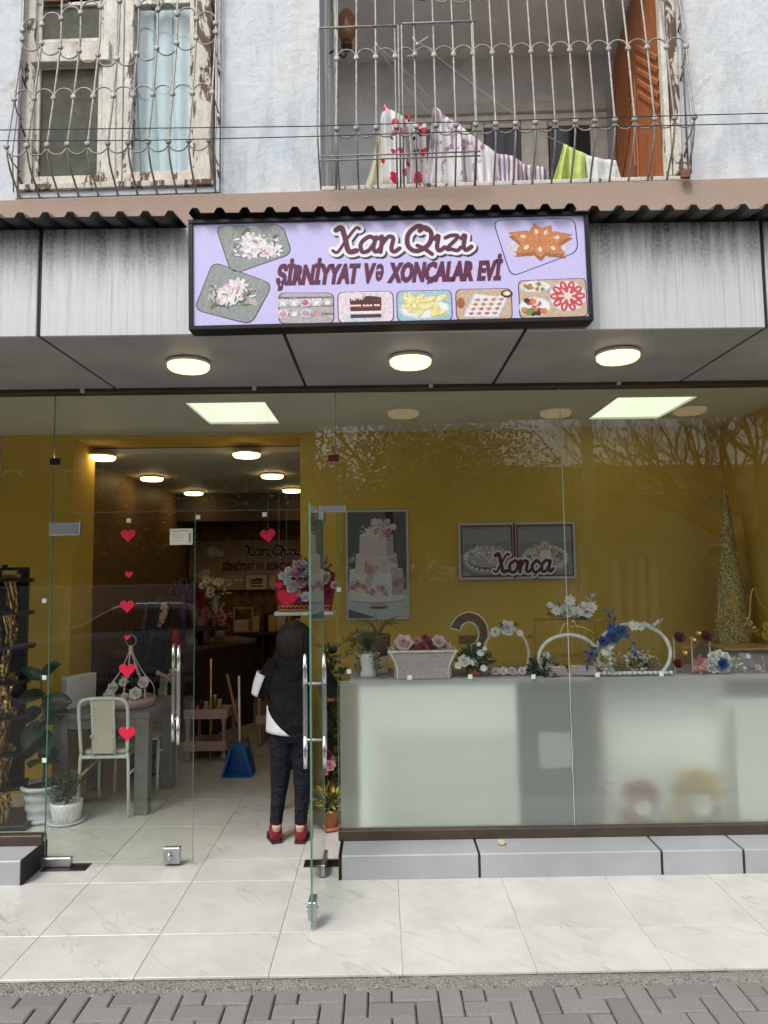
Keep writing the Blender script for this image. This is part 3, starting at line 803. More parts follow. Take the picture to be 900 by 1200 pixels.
for k, px in enumerate((97, 298, 505, 725)):
    q = P(px, 457 - k * 3.2, GL - .06); MB().cbox(q.x - .012, q.x + .012, GL - .075, GL - .051, q.z - .018, q.z + .022, .002).tube([(q.x, GL - .064, q.z + .02), (q.x, GL - .064, q.z + .045)], .004, 6).build('beige_clip', 'cable_white', label='small beige clip hanging on the brown head frame, %s' % ('leftmost', 'second from left', 'third from left', 'rightmost')[k], cat='clip', origin=(q.x, GL - .064, q.z), group='clips on the head frame')

# ================================================================== CORRUGATED SHEETS
def sheet(x0, x1, Y0, z0, Y1, z1, mat, label):
    per, hgt = .122, .026; b = MB(); prof = []
    x = math.floor(x0 / per) * per
    while x < x1:
        for dx, h in ((0, 0), (.062, 0), (.078, hgt), (.104, hgt), (.120, 0)):
            if x0 <= x + dx <= x1: prof.append((x + dx, h))
        x += per
    n = len(prof)
    for dz in (0, .0015):
        for (Y, z) in ((Y0, z0), (Y1, z1)): b.v += [(a, Y, z + h + dz) for a, h in prof]
    for i in range(n - 1):
        b.f += [(i, i + 1, n + i + 1, n + i), (2 * n + i, 3 * n + i, 3 * n + i + 1, 2 * n + i + 1), (i, 2 * n + i, 2 * n + i + 1, i + 1)]
    b.mi = [0] * len(b.f); b.sm = [False] * len(b.f)
    return b.build('corrugated_sheet', mat, label=label, cat='roof sheet', origin=((x0 + x1) / 2, Y0, z0), group='corrugated sheets over the canopy')
zs = P(100, 254, 3.34).z
sheet(-4.2, -.92, 3.34, zs, 4.42, zs + .19, 'roof_sheet', 'dark grey corrugated roof sheet left of the signboard')
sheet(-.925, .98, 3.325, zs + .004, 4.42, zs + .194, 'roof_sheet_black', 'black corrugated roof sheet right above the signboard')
sheet(.955, 3.2, 3.34, zs, 4.42, zs + .19, 'roof_sheet', 'dark grey corrugated roof sheet right of the signboard')

# ================================================================== SIGNBOARD
SY = 3.36
a = P(222, 257, SY); b = P(691, 244, SY); c_ = P(224, 385, SY); d_ = P(691, 377, SY)
SW = (b - a).length; SH = ((a.z - c_.z) + (b.z - d_.z)) / 2 - .004
SA = math.atan2(b.z - a.z, b.x - a.x) * .6 + math.atan2(d_.z - c_.z, d_.x - c_.x) * .4
zc = (c_.z + d_.z) / 2
FRAME = T_((a.x, SY, zc - SW / 2 * math.sin(SA))) @ RY(-SA)
sg = thing('signboard', 'lilac pastry shop signboard in a black frame over the door', 'signboard', (0, 0, 0))
fr = .022
MB().cbox(0, SW, 0, .10, 0, fr, .003).build('frame_rail', 'black_metal', sg)
MB().cbox(0, SW, 0, .10, SH - fr, SH, .003).build('frame_rail', 'black_metal', sg)
MB().cbox(0, fr, .001, .099, fr, SH - fr, .002).build('frame_rail', 'black_metal', sg)
MB().cbox(SW - fr, SW, .001, .099, fr, SH - fr, .002).build('frame_rail', 'black_metal', sg)
MB().box(fr, SW - fr, .012, .09, fr, SH - fr).build('backboard', 'black_metal', sg)

def sign_art(parent, O, ux, uz, W, H, dim=False, pre='sign_face'):
    """the printed face; (0,0) lower left"""
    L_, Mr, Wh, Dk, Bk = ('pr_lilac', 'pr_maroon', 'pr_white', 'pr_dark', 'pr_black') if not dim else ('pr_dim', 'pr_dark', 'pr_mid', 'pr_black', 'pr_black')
    def C(cx, cy): return ((cx - 28) / 848 * W, H - (cy + (cx - 28) * .019 - 35) / 220 * H)
    def scl(v): return v / 848 * W
    base = Print(O, ux, uz); base.poly([(0, 0), (W, 0), (W, H), (0, H)], L_, 0)
    bo = base.build(pre, parent)
    def rounded(cor, r):
        out = []; n = len(cor)
        for i in range(n):
            p, q, s = V((*cor[i - 1], 0)), V((*cor[i], 0)), V((*cor[(i + 1) % n], 0))
            a1 = q + (p - q).normalized() * r; a2 = q + (s - q).normalized() * r
            for t in (0, .25, .5, .75, 1): out.append(tuple(((1 - t) ** 2 * a1 + 2 * t * (1 - t) * q + t * t * a2)[:2]))
        return out
    def shrink(pts, k):
        cx = sum(p[0] for p in pts) / len(pts); cy_ = sum(p[1] for p in pts) / len(pts); o = []
        for x, y in pts:
            l = math.hypot(x - cx, y - cy_); o.append((cx + (x - cx) * (1 - k / l), cy_ + (y - cy_) * (1 - k / l)))
        return o
    def panel(cor, bg, edge, draw, r=14, ew=2.2):
        pr = Print(O, ux, uz); c2 = [C(*q) for q in cor]; rp = rounded(c2, scl(r))
        pr.poly(rp, edge, 1); pr.poly(shrink(rp, scl(ew)), bg, 1.6)
        cx = sum(p[0] for p in c2) / 4; cz = sum(p[1] for p in c2) / 4
        draw(pr, cx, cz); pr.build('picture', parent)
    u = scl(1)
    rg = random.Random(11)
    def tray(sgn):
        def f(pr, cx, cz):
            for k in range(5): pr.stroke([(cx + (-62 + 26 * k) * u * 1.0, cz + (-30 + 4 * k) * u), (cx + (-40 + 26 * k) * u, cz + (26 + 2 * k) * u)], 1.6 * u, 'pr_silver', 2, 0)
            for k in range(14):
                a_, b_ = rg.uniform(-50, 45), rg.uniform(-20, 22)
                pr.ell(cx + a_ * u, cz + b_ * u, rg.uniform(8, 20) * u, rg.uniform(3, 8) * u, rg.choice(['pr_grey', 'pr_silver', 'pr_darkgrey', 'pr_greygreen']), 2.1 + k * .02, 9, rg.uniform(0, 3))
            pr.ell(cx + 22 * sgn * u, cz - 12 * u, 36 * u, 14 * u, 'pr_darkgrey', 2.6, 18, .12); pr.ell(cx + 22 * sgn * u, cz - 9 * u, 33 * u, 12 * u, 'pr_grey', 2.8, 18, .12)
            pr.ell(cx + 22 * sgn * u, cz - 9 * u, 27 * u, 8.5 * u, 'pr_silver', 2.9, 18, .12)
            for k in range(7):
                x, z = cx + (22 * sgn + rg.uniform(-34, 30)) * u, cz + rg.uniform(-18, 22) * u
                pr.flower(x, z, rg.uniform(15, 24) * u, 'pr_white', 'pr_pinkwhite', 3.1 + k * .3, 9, rg.uniform(0, 3)); pr.ell(x, z, 2.4 * u, 2 * u, 'pr_pink', 3.3 + k * .3, 6)
            for k in range(30): x, z, a_ = cx + rg.uniform(-48, 48) * u, cz + rg.uniform(-24, 24) * u, rg.uniform(0, 6.3); pr.ell(x, z, 8 * u, 2.2 * u, rg.choice(['pr_pinkwhite', 'pr_pink', 'pr_green', 'pr_darkgrey', 'pr_white', 'pr_silver']), 5.2, 7, a_)
            for k in range(40): pr.ell(cx + rg.uniform(-52, 52) * u, cz + rg.uniform(-22, 24) * u, 2.2 * u, .9 * u, rg.choice(['pr_white', 'pr_pink', 'pr_silver', 'pr_darkgrey']), 5.5, 5, rg.uniform(0, 3))
        return f
    panel([(75, 38), (222, 35), (243, 100), (110, 145)], 'pr_greygreen', Mr, tray(1), 20)
    panel([(70, 115), (200, 165), (152, 253), (28, 220)], 'pr_greygreen', Mr, tray(-.5), 20)
    def boxes(pr, cx, cz):
        for k in range(3): pr.poly([(cx - 58 * u, cz + (26 - 18 * k) * u), (cx + 58 * u, cz + (24 - 18 * k) * u), (cx + 58 * u, cz + (20 - 18 * k) * u), (cx - 58 * u, cz + (21 - 18 * k) * u)], 'pr_darkgrey', 2)
        for k in range(9):
            x, z = cx + (-50 + (k % 5) * 24) * u, cz + (12 - 24 * (k // 5)) * u
            pr.poly([(x - 12 * u, z - 8 * u), (x + 10 * u, z - 8 * u), (x + 12 * u, z + 9 * u), (x - 10 * u, z + 9 * u)], rg.choice(['pr_pinkwhite', 'pr_silver', 'pr_lightblue', 'pr_pale']), 2.2)
            pr.ell(x, z, 7 * u, 6 * u, rg.choice(['pr_pink', 'pr_white', 'pr_rose']), 2.5); pr.stroke([(x - 11 * u, z - 7 * u), (x, z + 7 * u), (x + 10 * u, z - 6 * u)], 1 * u, 'pr_darkgrey', 2.8, 0)
        for k in range(40): pr.ell(cx + rg.uniform(-54, 54) * u, cz + rg.uniform(-28, 28) * u, rg.uniform(1, 3) * u, rg.uniform(.6, 2) * u, rg.choice(['pr_white', 'pr_pink', 'pr_darkgrey', 'pr_silver']), 3.2, 5, rg.uniform(0, 3))
    panel([(210, 184), (330, 184), (330, 250), (210, 251)], 'pr_silver', Mr, boxes)
    def cake(pr, cx, cz):
        pr.ell(cx, cz - 24 * u, 46 * u, 7 * u, 'pr_lightblue', 2)
        for k in range(3):
            z = cz + (-24 + 15 * k) * u
            pr.poly([(cx - 33 * u, z), (cx + 33 * u, z), (cx + 33 * u, z + 9 * u), (cx - 33 * u, z + 9 * u)], 'pr_choc', 2.2); pr.poly([(cx - 34 * u, z + 8 * u), (cx + 34 * u, z + 8 * u), (cx + 34 * u, z + 15 * u), (cx - 34 * u, z + 15 * u)], 'pr_cakered' if k else 'pr_pinkwhite', 2.3)
            pr.poly([(cx - 34 * u, z + 11 * u), (cx + 34 * u, z + 11 * u), (cx + 34 * u, z + 14 * u), (cx - 34 * u, z + 14 * u)], 'pr_white', 2.5)
        pr.ell(cx, cz + 19 * u, 34 * u, 5 * u, 'pr_choc', 2.8)
        for k in range(9): x = cx + (-32 + 8 * k) * u; pr.stroke([(x, cz + 18 * u), (x, cz + rg.uniform(-2, 11) * u)], 4 * u, 'pr_choc', 2.9, 0)
        for k in range(9): pr.flower(cx + rg.uniform(-30, 30) * u, cz + rg.uniform(20, 30) * u, 7 * u, rg.choice(['pr_cream', 'pr_white', 'pr_pink']), rg.choice(['pr_pinkwhite', 'pr_cream', 'pr_cakered']), 3.2 + k * .1, 6)
    panel([(337, 183), (458, 181), (458, 248), (337, 250)], 'pr_pinkwhite', Mr, cake)
    def crescents(pr, cx, cz):
        pr.ell(cx, cz - 8 * u, 55 * u, 22 * u, 'pr_lightblue', 2, 20); pr.ell(cx, cz - 6 * u, 51 * u, 20 * u, 'pr_white', 2.1, 20)
        for k in range(22):
            x, z, a_ = cx + rg.uniform(-38, 38) * u, cz + rg.uniform(-16, 16) * u, rg.uniform(-1.4, 1.4)
            pr.ell(x, z, 17 * u, 6.5 * u, 'pr_yellow2', 2.3 + k * .1, 10, a_); pr.ell(x, z + 1 * u, 15.5 * u, 5 * u, 'pr_yellow', 2.35 + k * .1, 10, a_)
    panel([(464, 181), (584, 179), (584, 246), (464, 248)], 'pr_teal', Mr, crescents)
    def kebab(pr, cx, cz):
        pr.poly([(cx - 46 * u, cz - 27 * u), (cx + 30 * u, cz - 30 * u), (cx + 52 * u, cz + 14 * u), (cx - 20 * u, cz + 24 * u)], 'pr_lightblue', 2); pr.poly([(cx - 42 * u, cz - 24 * u), (cx + 28 * u, cz - 26 * u), (cx + 47 * u, cz + 12 * u), (cx - 18 * u, cz + 21 * u)], 'pr_white', 2.1)
        for k in range(16):
            x, z = cx + (-30 + 17 * (k % 4) + 5 * (k // 4)) * u, cz + (-18 + 10 * (k // 4)) * u
            pr.ell(x, z, 8 * u, 6 * u, 'pr_pinkwhite', 2.3 + .1 * k); pr.ell(x + 2 * u, z - 2 * u, 5 * u, 3 * u, rg.choice(['pr_orange', 'pr_red', 'pr_brown2']), 2.35 + .1 * k); pr.ell(x - 1 * u, z + 3 * u, 4 * u, 2 * u, 'pr_white', 2.4 + .1 * k)
        pr.ell(cx - 50 * u, cz + 4 * u, 9 * u, 12 * u, 'pr_brown', 2.5)
        pr.ell(cx + 50 * u, cz + 22 * u, 13 * u, 9 * u, 'pr_choc', 2.5); pr.ell(cx + 50 * u, cz + 23 * u, 8 * u, 5 * u, 'pr_cream', 2.7)
    panel([(591, 178), (713, 176), (713, 244), (591, 246)], 'pr_tan', Mr, kebab)
    def fruit(pr, cx, cz):
        for (x, z, rx, rz) in ((-38, 27, 34, 13), (-40, -18, 34, 22), (32, 4, 40, 34)):
            pr.ell(cx + x * u, cz + z * u, rx * u, rz * u, 'pr_lightblue', 2, 20); pr.ell(cx + x * u, cz + z * u, (rx - 3) * u, (rz - 3) * u, 'pr_white', 2.1, 20)
        for k in range(20): pr.ell(cx + rg.uniform(-64, -14) * u, cz + rg.uniform(20, 36) * u, 5 * u, 4 * u, rg.choice(['pr_green', 'pr_cream', 'pr_yellow2', 'pr_brown2']), 2.4 + k * .05, 8)
        for k in range(26): pr.ell(cx + rg.uniform(-64, -16) * u, cz + rg.uniform(-34, -2) * u, 7 * u, 6 * u, rg.choice(['pr_green', 'pr_red', 'pr_choc', 'pr_orange', 'pr_cream', 'pr_rose']), 2.4 + k * .05, 8)
        for ring, (n, r1) in enumerate(((10, 26), (7, 14))):
            for k in range(n):
                a_ = 2 * math.pi * k / n + ring * .4; x, z = cx + (32 + r1 * 1.05 * math.cos(a_)) * u, cz + (4 + r1 * .9 * math.sin(a_)) * u
                pr.ell(x, z, 11 * u, 8 * u, 'pr_red', 2.5 + ring * .5, 10, a_); pr.ell(x, z, 6.5 * u, 2.6 * u, 'pr_pinkwhite', 2.7 + ring * .5, 8, a_)
        pr.ell(cx + 32 * u, cz + 4 * u, 9 * u, 8 * u, 'pr_cream', 3.6)
    panel([(727, 160), (874, 155), (876, 238), (727, 242)], 'pr_tan', Dk, fruit, 12)
    def baklava(pr, cx, cz):
        ox, oz = cx - 0 * u, cz + 2 * u
        pr.ell(ox - 4 * u, oz - 14 * u, 66 * u, 26 * u, 'pr_pale', 1.9, 20)
        for a_, l in ((.22, 76), (1.05, 56), (1.75, 56), (2.75, 72), (3.75, 66), (4.75, 54), (5.6, 72)):
            ex, ez = math.cos(a_) * l, math.sin(a_) * l * .72; nx, nz = -math.sin(a_) * 19, math.cos(a_) * 15
            pts = [(0, 0), (ex * .5 + nx, ez * .5 + nz), (ex, ez), (ex * .5 - nx, ez * .5 - nz)]
            pr.poly([(ox + p * u, oz + (q - 8) * u) for p, q in pts], 'pr_brown', 2.2 + a_ * .05); pr.poly([(ox + p * u, oz + q * u) for p, q in pts], 'pr_brown2', 2.6 + a_ * .05)
            pr.poly([(ox + p * .82 * u + ex * .07 * u, oz + q * .82 * u + ez * .09 * u) for p, q in pts], 'pr_orange', 2.8 + a_ * .05)
            pr.ell(ox + ex * .52 * u, oz + ez * .52 * u, 6 * u, 4 * u, 'pr_cream', 3.2, 10, a_)
            for k in range(7): t = rg.uniform(.2, .9); pr.ell(ox + (ex * t + rg.uniform(-7, 7)) * u, oz + (ez * t - 8 + rg.uniform(-3, 2)) * u, 1.5 * u, 1.1 * u, 'pr_tan', 3.25, 5)
    panel([(677, 28), (857, 24), (862, 98), (712, 153)], L_, Dk, baklava, 20, 2.4)
    t = Print(O, ux, uz)
    x, z = C(333, 96); script_text(t, 'Xan Qızı', x, z - 3 * u, 56 * u, 1.27, (Mr, Wh, Dk), 3, .10, .19, (.10, -.10))
    t.build('shop_name', parent)
    t2 = Print(O, ux, uz); x, z = C(205, 166); x2, z2 = C(697, 160)
    th = math.atan2(160 - 166 - 3, 492) * 0
    block_text(t2, 'ŞİRNİYYAT| |V|ə| |XONÇALAR| |EVİ', x, z, x2 - x - 8 * u, 42 * u, Mr, 3, .16, .045)
    t2.build('shop_trade', parent)
    return bo
sign_art(sg, (fr, .0115, fr), (1, 0, 0), (0, 0, 1), SW - 2 * fr, SH - 2 * fr)
FRAME = Matrix.Identity(4)
# ================================================================== UPPER FACADE (turned two degrees from the shop front)
UF = T_((0, 4.5, 0)) @ RZ(R(-2))
FRAME = UF
zl = P(300, 225.5, -.06).z                    # top of the ledge
wx0, wx1 = P(22, 120, 0).x, P(252, 120, 0).x
bx0, bx1 = P(375, 120, 0).x, P(796, 120, 0).x
wz0 = max(zl + .012, P(130, 222, 0).z); bz0 = max(zl + .012, P(580, 219, 0).z)
WT = 7.2
uw = MB()
def wb(x0, x1, z0, z1, y0=0, y1=.30): uw.box(x0, x1, y0, y1, z0, z1)
wb(-7, wx0, zl - .02, WT); wb(wx1, bx0, zl - .02, WT); wb(bx1, 7, zl - .02, WT)
wb(wx0, wx1, zl - .02, wz0); wb(wx0, wx1, 6.05, WT); wb(bx0, bx1, zl - .02, bz0); wb(bx0, bx1, 6.35, WT)
uw.build('upper_wall', 'blue_plaster', origin=(0, 0, zl), kind='structure')
MB().prism([(-.075, zl - .55), (-.075, zl - .012), (-.055, zl), (0.15, zl + .006), (.15, zl - .55)], -7, 7, plane='YZ').build('floor_ledge', 'peach_render', label='peach rendered ledge under the barred window and balcony', cat='ledge', origin=(0, 0, zl))
MB().box(-7, 7, .16, 6, zl - .62, zl - .3).build('floor_slab', 'dark_ceiling', kind='structure', origin=(0, 0, zl - .6))
MB().box(-7, 7, -.02, 6, WT + .001, WT + .2).build('upper_slab', 'dark_ceiling', kind='structure', origin=(0, 0, WT))

# ---- old wooden window
MB_ = MB
wn = thing('old_window', 'weathered white wooden window with peeling paint and a pale blue curtain', 'window', ((wx0 + wx1) / 2, .05, wz0))
D0, D1 = .05, .13
zt_ = 6.04
def stile(px0, px1, z0, z1, name='stile', mat='peeling_white', y0=D0, y1=D1, parent=wn):
    x0, x1 = P(px0, 130, y0).x, P(px1, 130, y0).x
    return MB().cbox(x0, x1, y0, y1, z0, z1, .004).build(name, mat, parent)
def pz(py, d=D0, px=130): return P(px, py, d).z
zs0 = wz0 + .002
MB().cbox(wx0 + .002, wx1 - .002, -.02, D1 + .05, zs0, zs0 + .045, .006).build('sill', 'peeling_worse', wn)
z1_ = zs0 + .047
stile(19, 39, z1_, zt_, 'jamb'); stile(226, 247, z1_, zt_, 'jamb', 'peeling_worse', D0 - .01); stile(119, 136, z1_, zt_, 'mullion')
stile(38.6, 46.5, z1_, zt_, 'sash_stile', y0=D0 + .02); stile(114.5, 119.5, z1_, zt_, 'sash_stile', y0=D0 + .02)
stile(144.5, 155, z1_, zt_, 'sash_stile', y0=D0 + .012); stile(221.5, 227, z1_, zt_, 'sash_stile', y0=D0 + .012)
stile(136, 143.5, z1_, zt_, 'sash_stile', y0=D0 + .006)
def rail(px0, px1, py0, py1, name='rail', mat='peeling_white', y0=D0 + .004, y1=D1 - .004):
    a, b = P(px0, py0, y0), P(px1, py1, y0); MB().cbox(a.x + .001, b.x - .001, y0, y1, pz(py1, y0), pz(py0, y0), .005).build(name, mat, wn)
rail(39.5, 118.5, 204, 218, 'bottom_rail', 'peeling_worse'); rail(144, 226, 202, 217, 'bottom_rail', 'peeling_worse', D0 - .004)
rail(36, 128, 47, 70, 'transom_rail', 'peeling_white', D0 - .025); rail(44.5, 117, 71, 78, 'sash_rail', y0=D0 + .02); rail(44.5, 117, 43, 48, 'sash_rail', y0=D0 + .02)
rail(38, 119, 0, 5, 'sash_rail', y0=D0 + .02); rail(145, 226, -2, 7, 'sash_rail', y0=D0 + .014); rail(48, 78, -12, -1, 'rust_plate', 'rust', D0 + .0)
for (a, b, c, d) in ((46, 115, 79, 204), (47, 118, 6, 44), (154, 222, 7, 203), (46, 118, -90, -3), (154, 222, -90, -3)):
    p, q = P(a, c, D0 + .04), P(b, d, D0 + .04)
    MB().box(p.x, q.x, D0 + .040, D0 + .044, pz(d, D0 + .04), pz(c, D0 + .04)).build('pane', 'clear_glass', wn)
mk('insect_screen', (.10, .10, .078), .9, 0, 14, .25, 300, .3); mk('blue_curtain', (.50, .64, .68), .85, 0, 6, .08)
def drape(x0, x1, y, z0, z1, nf, amp, mat, name, parent=None, **k):
    b = MB(); n = nf * 8
    for i in range(n + 1):
        t = i / n; x = x0 + (x1 - x0) * t; dy = amp * math.sin(2 * math.pi * nf * t) + amp * .4 * math.sin(2 * math.pi * nf * .37 * t + 1)
        b.v += [(x, y + dy * .6, z1), (x, y + dy, (z0 + z1) / 2), (x, y + dy * 1.15, z0)]
    for i in range(n):
        for j in (0, 1): b.f.append((i * 3 + j, i * 3 + 1 + j, i * 3 + 4 + j, i * 3 + 3 + j)); b.mi.append(0); b.sm.append(True)
    return b.build(name, mat, parent, **k)
xa, xb, xc, xd = P(42, 130, .15).x, P(130, 130, .15).x, P(146, 130, .15).x, P(232, 130, .15).x
for (a, b, c, d) in ((47, 114.5, 79, 204), (47, 117, 6, 44), (47, 117, -90, -3)):
    p, q = P(a, c, .085), P(b, d, .085); MB().box(p.x, q.x, .0855, .0870, pz(d, .085), pz(c, .085)).build('insect_screen', 'insect_screen', wn)
drape(xc, xd, .165, z1_, zt_, 5, .012, 'blue_curtain', 'curtain', wn)
MB().box(wx0 - .3, wx1 + .3, .9, 1.0, zl, 6.3).box(wx0 - .3, wx1 + .3, .3, 1.0, 6.2, 6.3).box(wx0 - .3, wx0 - .2, .3, 1., zl, 6.3).box(wx1 + .2, wx1 + .3, .3, 1., zl, 6.3).build('upper_room', 'dark_ceiling', kind='structure', origin=(0, .5, zl))

# ---- bulging grilles
def arc_mesh(r):
    return mesh_of(f'arc_{r:.4f}', lambda: MB().tube([(-r * math.cos(math.pi * k / 12), 0, r * math.sin(math.pi * k / 12)) for k in range(13)], .0052, 6), 'grille_paint')
def disc_mesh(): return mesh_of('grille_disc', lambda: MB().lathe([(.014, -.008), (.019, -.005), (.019, .005), (.014, .008)], (0, 0, 0), 12, T=RX(R(90))), 'grille_paint')
def bulge(z, zC, zD, zB):
    pts = [(zB, .035), (zB + (zD - zB) * .18, .075), (zB + (zD - zB) * .45, .155), (zB + (zD - zB) * .75, .195), (zD, .205), (zC, .135), (zC + .45, .06), (zC + 3, .05)]
    for (a, u), (b, v) in zip(pts[:-1], pts[1:]):
        if z <= b:
            t = max(0, (z - a) / (b - a)); return -(u + (v - u) * t)
    return -.05
def grille(name, label, xs, zB, zD, zC, rows, top, side=(True, True)):
    g = thing(name, label, 'window grille', ((xs[0] + xs[-1]) / 2, 0, zB))
    st = (xs[-1] - xs[0]) / (len(xs) - 1); r = st / 2
    zz = [zB + (zD - zB) * k / 8 for k in range(9)] + [zC, zC + .22, zC + .45, top]
    for x in xs:
        MB().tube([(x, bulge(z, zC, zD, zB), z) for z in zz], .0066, 6).build('bar', 'grille_paint', g)
    for zf, sg in rows:
        for i, x in enumerate(xs):
            z = zf(i); y = bulge(z, zC, zD, zB)
            inst(disc_mesh(), 'boss', g, T_((x, y - .004, z)) @ RZ(rr(0, 3)) if False else T_((x, y - .004, z)))
            if i < len(xs) - 1:
                z2 = zf(i + 1); zm, ym = (z + z2) / 2, (y + bulge(z2, zC, zD, zB)) / 2
                inst(arc_mesh(r), 'arc', g, T_((x + r, ym, zm)) @ RY(-math.atan2(z2 - z, st)) @ (Matrix.Identity(4) if sg > 0 else RX(R(180))))
    MB().tube([(xs[0] - .03, -.03, zB), (xs[-1] + .03, -.03, zB)], .007, 6).build('bottom_rail', 'grille_paint', g)
    for ok, x, sg in ((side[0], xs[0], -1), (side[1], xs[-1], 1)):
        if not ok: continue
        xx = x + .012 * sg
        MB().tube([(xx + .012 * sg, -.02, zB), (xx + .012 * sg, -.02, top)], .006, 6).build('wall_rod', 'grille_paint', g)
        MB().tube([(xx, -.09, zB + .01), (xx + .004 * sg, bulge(zD, zC, zD, zB) * .55, zD), (xx, bulge(zC, zC, zD, zB) * .5, zC), (xx, -.035, top)], .005, 6).build('bar', 'grille_paint', g)
        for z in (zD, zC, zC + .34):
            y = bulge(z, zC, zD, zB); MB().tube([(x, y, z), (xx, y * .6, z - .05), (xx, -.02, z - .06)], .005, 6).build('side_arc', 'grille_paint', g)
            MB().tube([(xx, -.04, z - .10), (xx, .03, z - .15)], .007, 5).build('wall_anchor', 'rust', g)
    return g
xs = [P(8 + 23.68 * i, 168, -.205).x for i in range(11)]
zD, zC, zB = P(130, 168, -.205).z, P(130, 113, -.135).z, P(130, 229, -.035).z
stp = (P(130, 100, -.12).z - P(130, 110, -.12).z) / 10
zA = P(130, 2, -.06).z; zBB = P(130, 69, -.09).z
gl_ = grille('window_grille', 'grey bulging iron grille with scallops over the old wooden window', xs, zB, zD, zC,
       [(lambda i: zD, -1), (lambda i: zC, 1), (lambda i: zBB + abs(i - 5) * 6.2 * stp, -1), (lambda i: zA - abs(i - 5) * 6.2 * stp, 1)], 6.1)
xs = [P(394.4 + 23.31 * i, 145, -.205).x for i in range(19)]
zD, zC, zB = P(600, 144.5, -.205).z, P(600, 62, -.135).z, P(600, 217, -.035).z
zT2 = P(600, 1, -.07).z
bg_ = grille('balcony_grille', 'grey bulging iron grille with scallops in front of the balcony laundry', xs, zB, zD, zC,
       [(lambda i: zD, -1), (lambda i: zC, 1), (lambda i: zT2 + .06 + (abs(i - 6.5) % 7) * .02, -1)], 6.35)
# hatch frame welded to the balcony grille
za = P(450, 31, -.1).z; y_ = -.105
for z in (P(450, 181, -.2).z, P(450, 186, -.2).z): MB().tube([(P(374, 180, -.2).x, -.20, z), (P(563, 180, -.2).x, -.20, z)], .0055, 6).build('hatch_bar', 'grille_paint', bg_)
MB().tube([(P(374, 33, -.1).x, y_, za), (P(468, 33, -.1).x, y_, za)], .007, 6).tube([(P(471, 33, -.1).x, y_, za + .01), (P(558, 33, -.1).x, y_, za + .01)], .007, 6).build('hatch_bar', 'grille_paint', bg_)
for px in (373, 468, 472, 557):
    x = P(px, 120, -.15).x; MB().tube([(x, -.03, zB + .01), (x, -.12, zB + .12), (x, -.19, zD - .08), (x, -.21, zD), (x, -.145, zC), (x, y_, za)], .0062, 6).build('hatch_bar', 'grille_paint', bg_)

# ---- balcony recess
BD = 1.3; BF = 3.75; bct = P(600, 68, BD).z
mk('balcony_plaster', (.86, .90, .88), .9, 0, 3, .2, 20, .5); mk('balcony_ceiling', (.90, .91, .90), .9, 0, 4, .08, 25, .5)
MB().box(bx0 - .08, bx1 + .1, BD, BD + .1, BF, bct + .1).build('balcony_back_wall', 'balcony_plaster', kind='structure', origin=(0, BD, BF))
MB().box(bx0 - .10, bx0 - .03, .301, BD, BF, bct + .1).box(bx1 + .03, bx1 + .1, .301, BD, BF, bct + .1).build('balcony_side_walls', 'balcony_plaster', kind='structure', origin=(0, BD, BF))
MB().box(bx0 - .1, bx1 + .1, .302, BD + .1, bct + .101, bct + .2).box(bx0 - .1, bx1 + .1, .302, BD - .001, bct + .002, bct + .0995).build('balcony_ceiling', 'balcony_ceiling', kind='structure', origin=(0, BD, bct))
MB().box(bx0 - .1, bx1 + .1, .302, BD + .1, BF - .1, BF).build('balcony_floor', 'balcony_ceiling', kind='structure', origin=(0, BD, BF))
MB().cbox(bx0 + .002, bx1 - .002, -.012, .28, bz0 + .002, bz0 + .035, .006).build('balcony_sill', 'peeling_white', label='white flaking sill board along the balcony opening', cat='sill', origin=(0, 0, bz0))
# right jamb board
bj = thing('balcony_jamb', 'white peeling timber post at the right edge of the balcony', 'post', (bx1 - .05, 0, bz0))
for k, (a, b) in enumerate(((776.5, 783), (784, 795))):
    MB().cbox(P(a, 100, 0).x, P(b, 100, 0).x, -.006 - .01 * k, .06, bz0 + .037, 6.34, .006).build('board', 'peeling_worse' if k else 'peeling_white', bj)
# left frames seen along the side wall
lj = thing('balcony_side_frame', 'grey painted timber frame boards on the left side wall of the balcony', 'frame', (bx0, .6, bz0))
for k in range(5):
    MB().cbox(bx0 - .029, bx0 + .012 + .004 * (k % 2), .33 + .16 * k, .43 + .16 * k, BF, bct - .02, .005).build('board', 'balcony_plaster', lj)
# brown carved door leaf
dx = P(781, 120, .06).x; dY0, dY1 = .07, None
q = P(714.5, 140, 1.0); 
ratio = (P(781, 120, .06).x)
for dd in [x * .02 for x in range(20, 64)]:
    if P(714.5, 140, dd).x >= dx: dY1 = dd; break
dY1 = dY1 or 1.2
m = NB('red_brown_wood').set(Roughness=.5); m.col(m.ramp(m.noise(6, 6, .6, vec=m.scale((6, 6, .7)), dist=.6), [(.3, (.30, .095, .032)), (.55, (.46, .155, .052)), (.75, (.56, .21, .08))])); m.bump(m.noise(50, 4), .1, .003); m.done()
bd = thing('carved_door_leaf', 'red brown carved wooden door leaf standing open on the balcony', 'door', (dx, .1, BF))
zt2 = P(730, 30, .8).z
prof = [(dY0, BF + .02), (dY1, BF + .02), (dY1, zt2 - .28)] + [(dY1 - .3 * (1 - math.cos(t)), zt2 - .28 + .3 * math.sin(t)) for t in [math.pi / 2 * k / 6 for k in range(1, 7)]] + [(dY0, zt2 + .25)]
MB().prism(prof, dx, dx + .04, plane='YZ').build('leaf', 'red_brown_wood', bd)
